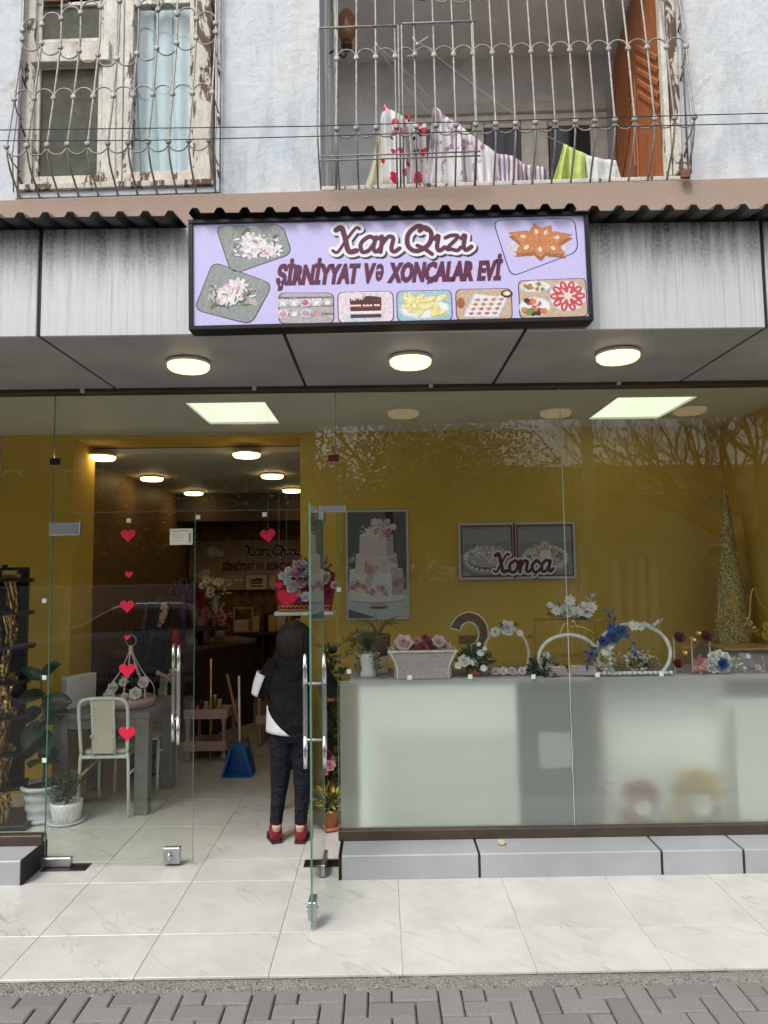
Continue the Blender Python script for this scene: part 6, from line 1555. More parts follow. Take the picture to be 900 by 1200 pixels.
# ================================================================== DEEPER IN THE SHOP, SEEN THROUGH THE OPEN DOOR
# two-tier pink stands
def tiered(x0, x1, y, d, zs_, label):
    t = thing('tiered_stand', label, 'stand', ((x0 + x1) / 2, y, 0), group='pink two-tier stands')
    for z in zs_:
        MB().cbox(x0, x1, y, y + d, z, z + .02, .003).build('shelf', 'pink_wood', t)
        MB().cbox(x0, x1, y - .012, y - .001, z - .02, z + .07, .003).build('rim_board', 'pink_wood', t); MB().cbox(x1 + .001, x1 + .012, y, y + d, z - .02, z + .07, .003).build('rim_board', 'pink_wood', t)
    for x in (x0 + .03, x1 - .03):
        for yy_ in (y + .03, y + d - .03): MB().lathe([(.012, 0), (.028, .03), (.018, .07), (.018, zs_[-1] - .1), (.026, zs_[-1] - .04), (.02, zs_[-1])], (x, yy_, 0), 12).build('leg', 'pink_wood', t)
    return t
q0, q1 = G(215, 893), G(262, 896)
tiered(q0.x, q1.x, q0.y, .5, (.12, .42), 'pink two-tier stand with turned legs left of the blue dustpan')
tiered(P(300, 860, 7.5).x, P(345, 860, 7.5).x, 7.5, .5, (.25, .55), 'pink stand farther back, to the right of the broom')
for k in range(5):
    q = V((q0.x + .06 + .065 * k, q0.y + .10 + .08 * (k % 2), .44 + .001)); h = rr(.08, .16)
    tag(MB().lathe([(.02, 0), (.032, h * .3), (.02, h * .8), (.028, h)], q, 10).build('gift_item', ['dull_gold', 'petal_darkred', 'pr_silver', 'gold', 'pink_wood'][k % 5], origin=q), ['gold', 'dark red', 'silvery', 'bright gold', 'pink'][k % 5] + ' small vase-like gift on the pink two-tier stand', 'gift', 'small gifts on the pink stand')
# counter with marble top running back
ct = thing('display_counter', 'dark glass-fronted counter with a brown marble top running into the shop', 'counter', (-1.9, 7.6, 0))
MB().prism([(-2.45, 7.2), (-1.52, 8.7), (-2.0, 9.2), (-2.84, 7.4)], .95, 1.0, plane='XY').build('counter_top', 'marble_counter', ct)
MB().prism([(-2.43, 7.26), (-1.56, 8.7), (-2.0, 9.15), (-2.82, 7.42)], 0, .949, plane='XY').build('counter_body', 'dark_wood', ct)
# brass pole
q = G(247, 905); q = V((P(247, 850, 7.0).x, 7.0, 0)); MB().tube([q, q + V((0, 0, P(247, 772, 7.0).z))], .013, 8).build('brass_pole', 'gold', label='upright brass pole beside the pink stand', cat='pole', origin=q)
# shelf unit at the back with framed picture and boxes
bs = thing('back_shelf', 'dark shelf unit under the indoor banner at the far wall', 'shelf', (-1.7, 10.2, 0))
for z in (.45, .95, P(260, 742, 10.2).z): MB().cbox(-2.8, -.6, 10.1, 10.58, z - .03, z, .004).build('shelf_board', 'dark_wood', bs)
for x in (-2.8, -1.7, -.62): MB().cbox(x, x + .03, 10.12, 10.57, 0, 1.2, .004).build('upright', 'dark_wood', bs)
zs_ = P(260, 742, 10.2).z + .001
fq = P(284, 730, 10.15); t = thing('picture_frame', 'empty pale picture frame standing on the back shelf', 'picture frame', (fq.x, 10.2, zs_))
for a in ((fq.x - .14, fq.x - .12, zs_, zs_ + .36), (fq.x + .12, fq.x + .14, zs_, zs_ + .36), (fq.x - .119, fq.x + .119, zs_ + .34, zs_ + .36), (fq.x - .119, fq.x + .119, zs_, zs_ + .02)): MB().cbox(a[0], a[1], 10.2, 10.22, a[2], a[3], .003).build('frame_rail', 'pr_tan', t)
for k, (px, w3, h3, m) in enumerate(((300, .10, .22, 'pr_cream'), (262, .16, .10, 'pr_tan'), (320, .14, .12, 'pr_brown'), (240, .12, .2, 'pr_brown'))):
    q = P(px, 740, 10.3); tag(MB().cbox(q.x - w3 / 2, q.x + w3 / 2, 10.28, 10.42, zs_, zs_ + h3, .006).build('gift_box', m, origin=(q.x, 10.3, zs_)), ('tall cream', 'low tan', 'low brown', 'taller brown')[k] + ' gift box on the back shelf', 'box', 'gift boxes on the back shelf')
for k, (x, zb_, w3, h3, m, lb) in enumerate(((-2.6, .96, .22, .2, 'pr_tan', 'tan carton on the middle board of the back shelf'), (-2.3, .96, .16, .26, 'pr_red', 'red carton on the middle board of the back shelf'), (-2.0, .96, .2, .15, 'pr_pinkwhite', 'pinkish carton on the middle board of the back shelf'),
        (-1.5, .96, .24, .22, 'pr_yellow2', 'mustard carton on the middle board of the back shelf'), (-1.15, .96, .18, .16, 'pr_lightblue', 'pale blue carton on the middle board of the back shelf'), (-2.5, .46, .3, .25, 'pr_cream', 'cream carton on the low board of the back shelf'), (-2.05, .46, .22, .3, 'pr_brown', 'brown carton on the low board of the back shelf'), (-1.4, .46, .3, .2, 'pr_gold', 'golden carton on the low board of the back shelf'))):
    MB().cbox(x - w3 / 2, x + w3 / 2, 10.2, 10.45, zb_ - .009, zb_ + h3, .006).build('carton', m, label=lb, cat='carton', origin=(x, 10.3, zb_), group='cartons on the back shelf')
for k, (t_, m, lb) in enumerate(((.15, 'gold', 'golden jar nearest the street on the marble counter'), (.3, 'petal_red', 'red lidded jar on the marble counter'), (.45, 'pr_cream', 'cream jar in the middle of the marble counter'), (.6, 'petal_pink', 'pink jar on the marble counter'), (.78, 'pr_silver', 'silvery jar farthest back on the marble counter'))):
    c = V((-2.45, 7.35, 1.001)).lerp(V((-1.75, 8.75, 1.001)), t_); MB().lathe([(.05, 0), (.06, .03), (.055, .13), (.03, .15), (.035, .18), (.01, .19)], c, 14).build('jar', m, label=lb, cat='jar', origin=c, group='jars on the marble counter')
# bouquet cluster on a dark table in mid room
q = V((P(235, 735, 8.0).x, 8.0, 0)); zt4 = P(235, 735, 8.0).z
t = thing('bouquet_table', 'tall dark stand carrying dried bouquets in the dim room', 'stand', q)
MB().lathe([(.2, 0), (.2, .03), (.03, .06), (.03, zt4 - .03), (.3, zt4 - .025), (.3, zt4)], q, 24).build('stand_body', 'black_metal', t)
for k, (px, py, m, m2, lb) in enumerate(((215, 690, 'petal_purple', 'leaf_dark', 'purple wrapped bouquet standing in the dim room'), (228, 700, 'petal_magenta', 'leaf_dark', 'dark red bouquet between the purple and the cream one'), (252, 692, 'petal_cream', 'leaf_olive', 'cream dried flower bouquet in the dim room'), (252, 722, 'petal_pink', 'leaf_olive', 'low pink bouquet at the foot of the cream one'))):
    c = P(px, py, 7.95 + .05 * k); u_ = thing('bouquet', lb, 'bouquet', (c.x, c.y, zt4), group='bouquets in the dim room')
    foliage(u_, c, .15, 120, [m, m2], .07, seed=40 + k, zs=.8)
    for j in range(6): flower('daisy' if k == 2 else 'rose', m, m2, u_, c + V((rr(-.12, .12), -.1, rr(-.08, .12))), .06)
    if c.z - .1 > zt4: MB().lathe([(.03, 0), (.05, c.z - zt4 - .05)], (c.x, c.y, zt4), 10).build('wrap', 'teal' if False else ('petal_purple' if k == 0 else 'pr_silver'), u_)
# broom, dustpan
q = V((P(270, 880, 6.75).x, 6.75, 0)); t = thing('broom', 'broom with a wooden stick leaning behind the blue dustpan', 'broom', (P(282, 900, 6.8).x, 6.8, 0))
A, B_ = P(266, 790, 6.95), P(284, 868, 6.75); MB().tube([A, B_], .014, 8).build('stick', 'broom_wood', t)
MB().prism([(B_.x - .05, B_.z + .02), (B_.x + .05, B_.z + .02), (B_.x + .10, .01), (B_.x - .06, .01)], 6.73, 6.80).build('bristles', 'broom_bristle', t)
t = thing('dustpan', 'blue dustpan with a long white handle standing on the tiles', 'dustpan', (P(281, 903, 6.6).x, 6.6, 0))
b = MB(); x0, x1, xm1, xm2 = P(264, 900, 6.6).x, P(300, 900, 6.6).x, P(273, 880, 6.6).x, P(292, 880, 6.6).x; zt5 = P(281, 869, 6.6).z
b.prism([(x0, .004), (x1, .004), (x1 - .01, .06), (xm2 + .01, zt5 - .03), (xm2 - .03, zt5), (xm1 + .03, zt5), (xm1 - .01, zt5 - .03), (x0 + .01, .06)], 6.56, 6.60); b.prism([(x0 + .002, .004), (x0 + .02, .004), (xm1 + .02, zt5 - .03), (xm1, zt5 - .03)], 6.42, 6.555); b.prism([(x1 - .02, .004), (x1 - .002, .004), (xm2 , zt5 - .03), (xm2 - .02, zt5 - .03)], 6.42, 6.555); b.box(x0 + .01, x1 - .01, 6.40, 6.555, .003, .012)
b.build('pan', 'blue_plastic', t)
MB().tube([P(281, 871, 6.58), P(280, 792, 6.62)], .011, 8).build('handle', 'white_gloss', t)
# tall plant group behind the open door
for px, yb_, h0, sd_, lb in ((382, 5.5, P(385, 760, 5.5).z, 50, 'leafy green plant column behind the open glass door'), (372, 5.85, P(370, 780, 5.85).z, 52, 'second leafy plant column behind the open glass door')):
    q = V((P(px, 950, yb_).x, yb_, 0)); t = thing('tall_plant', lb, 'plant', q, group='green plants behind the open door')
    ribbed_pot(q, .08, .11, .2, 'terracotta', t, False)
    for k in range(7): foliage(t, q + V((rr(-.03, .03), 0, .3 + (h0 - .35) * k / 6)), .11, 90, ['leaf', 'leaf_olive', 'leaf_dark'], .07, seed=sd_ + k)
    MB().tube([q + V((0, 0, .15)), q + V((0, 0, h0))], .01, 6).build('stem', 'bark', t)
    for dz, m in ((.36, 'petal_pink'), (.44, 'petal_magenta'), (.40, 'petal_pale'), (.9, 'petal_yellow')): flower('rose', m, 'leaf', t, q + V((rr(-.04, .06), -.12, dz)), .05)
q = P(389, 816, 5.3); MB().cbox(q.x - .03, q.x + .02, 5.28, 5.32, q.z - .035, q.z + .035, .005).build('orange_tag', 'pr_orange', label='small orange card clipped in the plant behind the door', cat='card', origin=q)
q = V((P(384, 968, 5.15).x, 5.15, 0)); t = thing('potted_grass', 'terracotta pot of wispy yellowish plants at the foot of the frosted window', 'potted plant', q)
ribbed_pot(q, .06, .08, .14, 'terracotta', t, False); foliage(t, q + V((0, -.02, .20)), .13, 260, ['leaf_olive', 'petal_yellow', 'leaf'], .06, seed=61)
for k in range(3): flower('rose', 'petal_pink', 'leaf', t, q + V((-.05 + .04 * k, -.12, .40 + .03 * k)), .045)
mk('box_red', (.26, .008, .015), .6)
# red flower box on a clear stand
yq = 5.62; A, B_ = P(324, 716, yq), P(392, 716, yq); ztop = P(340, 672, yq).z; cx = (A.x + B_.x) / 2; hw = (B_.x - A.x) / 2
t = thing('clear_stand', 'clear acrylic stand with a white top in front of the girl in black', 'stand', (cx, yq, 0))
MB().cbox(A.x, B_.x, yq - .12, yq + .16, A.z - .03, A.z - .002, .003).build('stand_top', 'white_paint', t)
for x in (A.x + .05, B_.x - .05): MB().cbox(x - .05, x + .05, yq - .05, yq + .05, P(330, 800, yq).z, A.z - .031, .006).build('clear_block', 'clear_glass', t)
MB().cbox(A.x, B_.x, yq - .12, yq + .16, P(330, 800, yq).z - .04, P(330, 800, yq).z - .001, .004).build('shelf', 'dark_wood', t)
for x in (A.x + .01, B_.x - .05): MB().cbox(x, x + .04, yq - .1, yq - .06, 0, P(330, 800, yq).z - .041, .003).build('leg', 'dark_wood', t)
t = thing('red_flower_box', 'red scalloped heart box overflowing with white and pink flowers', 'flower box', (cx, yq, A.z))
M = T_((cx, yq, A.z))
pts = [(hw * math.cos(a), (ztop - A.z) * 0) for a in (0,)]
MB().prism([(cx - hw * .86, A.z), (cx + hw * .86, A.z), (cx + hw * .98, A.z + (ztop - A.z) * .5), (cx + hw, ztop), (cx + hw * .6, ztop + .05), (cx - hw * .6, ztop + .05), (cx - hw, ztop), (cx - hw * .96, A.z + (ztop - A.z) * .5)], yq - .10, yq + .12).build('box_body', 'box_red', t)
for k in range(12): x = cx - hw * .8 + hw * 1.6 * k / 11; MB().tube([(x + .018 * math.cos(s), yq - .104, A.z + .025 + .02 * math.sin(s)) for s in [math.pi * j / 6 for j in range(7)]], .005, 4).build('gold_trim', 'gold', t)
MB().cbox(cx - hw * .86, cx + hw * .86, yq - .108, yq - .101, A.z + .004, A.z + .018, .002).build('gold_trim', 'gold', t)
for k, (px, py, r, m) in enumerate(((340, 672, .05, 'petal_white'), (350, 662, .06, 'petal_pale'), (342, 690, .05, 'petal_white'), (352, 684, .055, 'petal_cream'), (347, 695, .05, 'petal_pale'), (358, 700, .05, 'petal_white'), (358, 670, .05, 'petal_white'), (337, 682, .04, 'petal_white'), (352, 703, .035, 'petal_purple'), (349, 655, .03, 'petal_purple'), (366, 676, .05, 'petal_pale'), (372, 690, .05, 'petal_pink'), (380, 680, .05, 'petal_white'), (385, 694, .04, 'petal_magenta'), (392, 686, .04, 'petal_pale'))):
    flower('rose', m, 'leaf', t, P(px, py, yq - .13 - .01 * (k % 3)), r)
rgf = random.Random(91)
for k in range(22): flower('rose', rgf.choice(['petal_pale', 'petal_white', 'petal_pink', 'petal_magenta', 'petal_purple', 'petal_cream']), 'leaf', t, V((cx + rgf.uniform(-.8, .8) * hw, yq - .12 - rgf.uniform(0, .05), A.z + rgf.uniform(.14, .36))), rgf.uniform(.03, .05))
foliage(t, P(366, 672, yq - .11), .15, 260, ['leaf_dark', 'leaf', 'petal_white', 'petal_purple'], .045, seed=71, zs=1)
# hearts hanging on threads in the doorway
for (px, py, r, y, rot, lb) in ((314, 627, .052, 4.75, .15, 'large red paper heart hanging on a thread above the doorway'), (327, 686, .026, 4.95, .1, 'tiny red paper heart hanging left of the flower box'), (336, 701, .070, 4.98, -.25, 'big tilted red paper heart hanging in front of the red flower box')):
    c = P(px, py, y); t = thing('hanging_heart', lb, 'heart', c, group='paper hearts in the doorway'); heart(t, px, py, r, y, 'heart', rot)
    MB().tube([c + V((0, 0, r * .5)), (c.x, y, ZC - .002)], .0006, 3).build('thread', 'twine', t)
# ================================================================== PEOPLE
def lerp(a, b, t): return V(a) * (1 - t) + V(b) * t
def hand(items, wr, d, nrm, s=1.0, curl=.6, thumb=1):
    """palm, four unequal bent fingers and a thumb leaving the side of the palm"""
    d = V(d).normalized(); nrm = (V(nrm) - d * V(nrm).dot(d)).normalized(); sd = d.cross(nrm)
    wr = V(wr); pc_ = wr + d * .075 * s
    items.append(('t', [wr - d * .01, wr + d * .03 * s, pc_], [(.022 * s, .017 * s), (.034 * s, .014 * s), (.037 * s, .013 * s)], sd))
    for k, l in enumerate((.062, .072, .068, .052)):
        b0 = pc_ + sd * (.029 - .0195 * k) * s; dd = d; pts = [b0 - d * .02 * s, b0]
        for j, f in enumerate((.45, .32, .25)):
            dd = (dd * math.cos(curl * (.5 + .35 * j)) + nrm * -math.sin(curl * (.5 + .35 * j))).normalized(); pts.append(pts[-1] + dd * l * f * s)
        items.append(('t', pts, [.0095 * s, .009 * s, .0085 * s, .0078 * s, .0065 * s]))
    t0 = wr + d * .022 * s + sd * .026 * s * thumb; t1 = t0 + (d * .6 + sd * .8 * thumb - nrm * .2).normalized() * .034 * s; t2 = t1 + (d + sd * .15 * thumb - nrm * .45).normalized() * .03 * s
    items.append(('t', [t0, t1, t2, t2 + (d - nrm * .5).normalized() * .018 * s], [.013 * s, .0115 * s, .010 * s, .008 * s]))
def head_parts(J, s, items):
    h = V(J['head']); f = V(J['face']).normalized(); u = V(J.get('up', (0, 0, 1))); u = (u - f * u.dot(f)).normalized(); r = f.cross(u)
    Rm = Matrix((r, f, u)).transposed()
    items += [('b', h, (.074 * s, .092 * s, .098 * s), Rm.to_4x4()), ('b', h + f * .028 * s - u * .055 * s, (.054 * s, .060 * s, .058 * s), Rm.to_4x4()),
              ('t', [h + f * .088 * s + u * .01 * s, h + f * .108 * s - u * .022 * s, h + f * .09 * s - u * .034 * s], [.009 * s, .0135 * s, .010 * s]),
              ('t', [h + f * .082 * s - u * .058 * s - r * .018 * s, h + f * .090 * s - u * .058 * s, h + f * .082 * s - u * .058 * s + r * .018 * s], [.006 * s, .009 * s, .006 * s]),
              ('b', h + f * .070 * s - u * .092 * s, .020 * s)]
    for q in (-1, 1): items.append(('b', h + r * .074 * s * q - u * .005 * s, (.010 * s, .020 * s, .030 * s), Rm.to_4x4()))
    return h, f, u, r
def person(label, origin, rz, J, s, group=None):
    M = T_(origin) @ RZ(rz)
    global FRAME
    old = FRAME; FRAME = M
    it = []
    h, f, u, r = head_parts(J, s, it)
    g = lambda k: V(J[k])
    it.append(('t', [g('pelvis') - V((0, 0, .07)) * s, g('pelvis'), lerp(g('pelvis'), g('chest'), .5), g('chest'), g('neck') - V((0, 0, .05)) * s, g('neck')],
               [(.13 * s, .10 * s), (.155 * s, .11 * s), (.118 * s, .088 * s), (.145 * s, .10 * s), (.10 * s, .07 * s), (.05 * s, .05 * s)], (1, 0, 0)))
    it.append(('t', [g('neck') - V((0, 0, .06)) * s, lerp(g('neck'), g('head'), .5), g('head') - u * .05 * s], [.052 * s, .044 * s, .045 * s]))
    for q in 'LR':
        S, E_, W_ = g('sh' + q), g('el' + q), g('wr' + q)
        it.append(('t', [lerp(g('neck'), S, .2) - V((0, 0, .05)) * s, S, lerp(S, E_, .5), E_, lerp(E_, W_, .35), W_], [.045 * s, .05 * s, .042 * s, .034 * s, .035 * s, .021 * s]))
        hand(it, W_, (W_ - E_).normalized() if 'hd' + q not in J else J['hd' + q], (0, 0, 1), s * .95, .7, 1 if q == 'L' else -1)
        H_, K, A, T = g('hip' + q), g('kn' + q), g('an' + q), g('toe' + q)
        it.append(('t', [H_ + V((0, 0, .04)), lerp(H_, K, .35), K, lerp(K, A, .3), A], [.085 * s, .078 * s, .054 * s, .055 * s, .034 * s]))
        it.append(('t', [A + V((0, 0, .02)) - (T - A).normalized() * .03, V((A.x, A.y, .035)), V((T.x, T.y, .022))], [(.034 * s, .034 * s), (.036 * s, .034 * s), (.032 * s, .02 * s)]))
    b = blob(it, 'person', 'skin', None, .006, 3, label=label, cat='person', group=group, origin=(0, 0, 0))
    for q in (-1, 1):
        e = h + f * .079 * s + u * .008 * s + r * q * .031 * s
        MB().ball(e, .011 * s, 8).build('eye', 'eye_dark', b); MB().tube([e + u * .018 * s - r * .014 * s + f * .006, e + u * .022 * s + f * .008, e + u * .017 * s + r * .014 * s + f * .006], .003 * s, 5).build('eyebrow', 'hair', b)
    MB().tube([h + f * .090 * s - u * .058 * s - r * .018 * s, h + f * .099 * s - u * .057 * s, h + f * .090 * s - u * .058 * s + r * .018 * s], [.004 * s, .0065 * s, .004 * s], 8).build('lips', 'lip', b)
    FRAME = old
    return b, M, h, f, u, r
def strands(M, parent, paths, w, mat='hair', shell=()):
    global FRAME
    old = FRAME; FRAME = M; b = MB()
    for c, rr3, T3 in shell: b.ball(c, rr3, 18, 0, T3)
    for p in paths:
        q = catmull(p, 5); n = len(q); b.tube(q, [w * (.55 + .45 * math.sin(math.pi * min(1, .15 + .8 * i / n))) for i in range(n)], 5)
    o = b.build('hair', mat, parent); FRAME = old; return o

# ---- the girl in the doorway, seen from behind
J = dict(pelvis=(.0, 0, .76), chest=(.005, .015, 1.03), neck=(.005, .045, 1.205), head=(.0, .085, 1.355), face=(.12, 1, -.35),
         shL=(-.145, .02, 1.155), elL=(-.215, .02, .985), wrL=(-.10, .22, 1.06), shR=(.155, .01, 1.15), elR=(.265, -.01, .985), wrR=(.12, .22, 1.06), hdL=(.3, 1, .2), hdR=(-.3, 1, .2),
         hipL=(-.075, 0, .72), knL=(-.095, .02, .41), anL=(-.12, -.01, .085), toeL=(-.165, .12, .02), hipR=(.065, 0, .72), knR=(.06, .02, .41), anR=(.048, -.02, .085), toeR=(.055, .11, .02))
GX, GY = P(344, 850, 4.93).x, 4.93
gp, M, h, f, u, r = person('girl in black with white sleeve panels and red shoes, seen from behind in the doorway', (GX, GY, 0), 0, J, .90)
FRAME = M
g = lambda k: V(J[k])
ho = [('t', [g('pelvis') - V((0, 0, .03)), g('pelvis') + V((0, 0, .03)), V((0, .0, .90)), g('chest'), V((.005, .03, 1.15)), V((.005, .045, 1.21))], [(.172, .128), (.178, .132), (.160, .122), (.168, .125), (.135, .10), (.07, .07)], (1, 0, 0)),
      ('t', [V((.0, -.03, 1.215)), V((.0, -.085, 1.15)), V((0, -.10, 1.07))], [(.085, .035), (.09, .035), (.04, .02)], (1, 0, 0))]
for q in 'LR':
    S, E_, W_ = g('sh' + q), g('el' + q), g('wr' + q)
    ho.append(('t', [lerp(g('neck'), S, .3) - V((0, 0, .05)), S + V((0, 0, -.005)), lerp(S, E_, .5), E_, lerp(E_, W_, .4), lerp(E_, W_, .93)], [.06, .068, .066, .060, .052, .04]))
blob(ho, 'hoodie', 'black_cloth', gp, .009, 4)
# hood seam and wrinkles come from a drooping hood roll
MB().tube(catmull([V((-.10, .03, 1.21)), V((-.085, -.05, 1.19)), V((0, -.088, 1.165)), V((.085, -.05, 1.19)), V((.10, .03, 1.21))], 6), [(.032, .024)] * 25, 8).build('hood_roll', 'black_cloth', gp)
# white panel on the left sleeve, wrapped round the elbow
b = MB(); S, E_ = g('shL'), g('elL'); ax = (E_ - S).normalized()
rows = []
for i in range(7):
    t = i / 6; c = lerp(S, E_, .38 + .80 * t)
    for k in range(9):
        a = R(110 + 22 * k + 10 * math.sin(t * 3)); o = V((math.cos(a), -math.sin(a) * .5 + .0, 0)); sd = V((-.93, .0, .37)); bk_ = V((0, -1, 0)); fr_ = math.cos(R(-80 + 20 * k)); q = math.sin(R(-80 + 20 * k))
        b.v.append(tuple(c + sd * .078 * fr_ * (1 - .25 * t * t) + bk_ * .074 * q))
for i in range(6):
    for k in range(8): a = i * 9 + k; b.f.append((a, a + 1, a + 10, a + 9)); b.mi.append(0); b.sm.append(True)
o = b.build('sleeve_panel', 'white_cloth', gp); sm_ = o.modifiers.new('thick', 'SOLIDIFY'); sm_.thickness = .008
# white shirt tail: triangle showing at the left hip
b = MB()
def hipskin(a, z): return V((.186 * math.sin(a), -.140 * math.cos(a), z))
n = 8
for i in range(n + 1):
    t = i / n
    for k in range(7):
        s_ = k / 6; a0, a1 = R(-78), R(-76 + 74 * t); a = a0 + (a1 - a0) * s_; z = .90 - .17 * t - .015 * s_ * t
        q = hipskin(a, z); q.x *= 1 - .05 * (1 - t); b.v.append(tuple(q))
for i in range(n):
    for k in range(6): a = i * 7 + k; b.f.append((a, a + 1, a + 8, a + 7)); b.mi.append(0); b.sm.append(True)
o = b.build('shirt_tail', 'white_cloth', gp); sm_ = o.modifiers.new('thick', 'SOLIDIFY'); sm_.thickness = .004
je = [('t', [g('pelvis') + V((0, 0, .03)), g('pelvis') - V((0, 0, .05)), g('pelvis') - V((0, 0, .10))], [(.160, .118), (.158, .118), (.12, .10)], (1, 0, 0))]
for q in 'LR':
    H_, K, A = g('hip' + q), g('kn' + q), g('an' + q)
    je.append(('t', catmull([H_ + V((0, 0, .03)), lerp(H_, K, .4), K, lerp(K, A, .35), A + V((0, 0, .03))], 3), [.092, .092, .09, .088, .08, .072, .066, .062, .060, .060, .056, .050, .046], None))
    je[-1] = ('t', je[-1][1], [max(.044, .094 - .0045 * i) for i in range(len(je[-1][1]))])
    for j in range(5):
        c = A + V((0, 0, .05 + .028 * j)); je.append(('t', [c + V((-.03, -.028, .004 * (j % 2))), c + V((.03, -.028, -.004))], .017))
blob(je, 'jeans', 'jeans', gp, .008, 2)
for q in 'LR':
    A, T = g('an' + q), g('toe' + q); d = V((T.x - A.x, T.y - A.y, 0)).normalized()
    blob([('t', [A + V((0, 0, .035)), V((A.x, A.y, .05))], [.040, .044]), ('t', [V((A.x, A.y, .045)) - d * .035, V((A.x, A.y, .045)), V((T.x, T.y, .034))], [(.036, .036), (.042, .040), (.040, .026)])], 'shoe', 'red_shoe', gp, .006, 2)
    b = MB(); c0 = V((A.x, A.y, 0)) - d * .05; c1 = V((T.x, T.y, 0)) + d * .03; sd = V((-d.y, d.x, 0))
    pts = [c0 - sd * .034, c0 + sd * .034, lerp(c0, c1, .6) + sd * .048, c1 + sd * .03, c1 - sd * .03, lerp(c0, c1, .6) - sd * .048]
    b.prism([(p_.x, p_.y) for p_ in pts], .001, .016, plane='XY').build('sole', 'sole', gp)
FRAME = Matrix.Identity(4)
rg = random.Random(77); paths = []
for k in range(230):
    a = R(rg.uniform(-20, 200)); e = rg.uniform(0, 1)
    side = math.cos(a); bk_ = -math.sin(a)
    top_ = h + V((side * .02, -.01 + bk_ * .015, .100)); 
    p1 = h + V((side * .090, bk_ * .094, .05)); k_ = rg.uniform(.97, 1.12); p2 = h + V((side * .108 * k_, bk_ * .108 * k_, -.03)); p3 = h + V((side * .112 * rg.uniform(.85, 1.08), bk_ * .106 * k_ - .012, -.12 - .05 * rg.random()))
    paths.append([top_, p1, p2, p3, p3 + V((rg.uniform(-.022, .022), rg.uniform(-.02, .01), -.045))])
strands(M, gp, paths, .008, 'hair', [(h + V((0, -.012, .012)), (.088, .094, .096), None), (h + V((0, -.02, -.06)), (.080, .066, .085), None)])
old = FRAME; FRAME = M
MB().tube([h + V((.03, -.115, -.03)), h + V((.042, -.118, -.055))], .006, 6).build('hair_clip', 'petal_red', gp)
FRAME = old

# ---- woman with long black hair behind the table, turned to the right
z_top = P(176, 699, 6.38).z; s2 = z_top / 1.60
wx_, wy_ = P(172, 760, 6.38).x, 6.38
J2 = dict(pelvis=(.0, -.05, .86), chest=(0, .04, 1.16), neck=(0, .09, 1.335), head=(0.01, .145, 1.485), face=(.35, 1, -.30),
          shL=(-.16, .06, 1.28), elL=(-.21, .02, 1.03), wrL=(-.10, .20, .93), shR=(.16, .06, 1.28), elR=(.22, .06, 1.02), wrR=(.14, .25, .95),
          hipL=(-.08, -.05, .82), knL=(-.09, .0, .46), anL=(-.10, -.05, .085), toeL=(-.11, .10, .02), hipR=(.08, -.05, .82), knR=(.09, .02, .46), anR=(.10, -.03, .085), toeR=(.12, .12, .02))
J2 = {k: (V(v) * (s2 if k not in ('face',) else 1)) for k, v in J2.items()}
wp, M2, h, f, u, r = person('woman with long black hair and dark jacket behind the grey table, turned to the right', (wx_ , wy_, 0), R(-112), J2, 1.0 * s2)
FRAME = M2; g = lambda k: V(J2[k])
jk = [('t', [g('pelvis') - V((0, 0, .08)), g('pelvis'), lerp(g('pelvis'), g('chest'), .5), g('chest'), lerp(g('chest'), g('neck'), .7), g('neck') + V((0, 0, .01))], [(.18, .14), (.185, .14), (.16, .12), (.178, .13), (.13, .10), (.075, .07)], (1, 0, 0))]
for q in 'LR':
    S, E_, W_ = g('sh' + q), g('el' + q), g('wr' + q); jk.append(('t', [lerp(g('neck'), S, .3) - V((0, 0, .04)), S, lerp(S, E_, .5), E_, lerp(E_, W_, .9)], [.06, .073, .068, .060, .045]))
blob(jk, 'jacket', 'black_cloth', wp, .010, 3)
tr_ = [('t', [g('pelvis'), g('pelvis') - V((0, 0, .08))], [(.16, .12), (.14, .11)], (1, 0, 0))]
for q in 'LR': tr_.append(('t', [g('hip' + q) + V((0, 0, .03)), lerp(g('hip' + q), g('kn' + q), .4), g('kn' + q), g('an' + q)], [.098, .092, .068, .055]))
blob(tr_, 'trousers', 'black_cloth', wp, .010, 2)
for q in 'LR':
    A, T = g('an' + q), g('toe' + q); blob([('t', [V((A.x, A.y - .03, .05)), V((A.x, A.y, .05)), V((T.x, T.y, .032))], [(.038, .045), (.044, .045), (.040, .028)])], 'shoe', 'sole', wp, .007, 2)
FRAME = Matrix.Identity(4)
rg = random.Random(5); paths = []
for k in range(170):
    a = R(rg.uniform(-32, 212)); side = math.cos(a); bk_ = -math.sin(a); l = rg.uniform(.30, .44)
    p1 = h + V((side * .082, bk_ * .085 + .01, .06)); p2 = h + V((side * .096, bk_ * .105 - .005, -.04)); p3 = h + V((side * .11, bk_ * .13 - .05, -.20)); p4 = h + V((side * .14, bk_ * .10 - .11, -.20 - l * .6))
    paths.append([h + V((side * .02, .0, .105)), p1, p2, p3, p4])
strands(M2, wp, paths, .011, 'hair', [(h + V((0, -.016, .014)), (.088, .100, .100), None)])

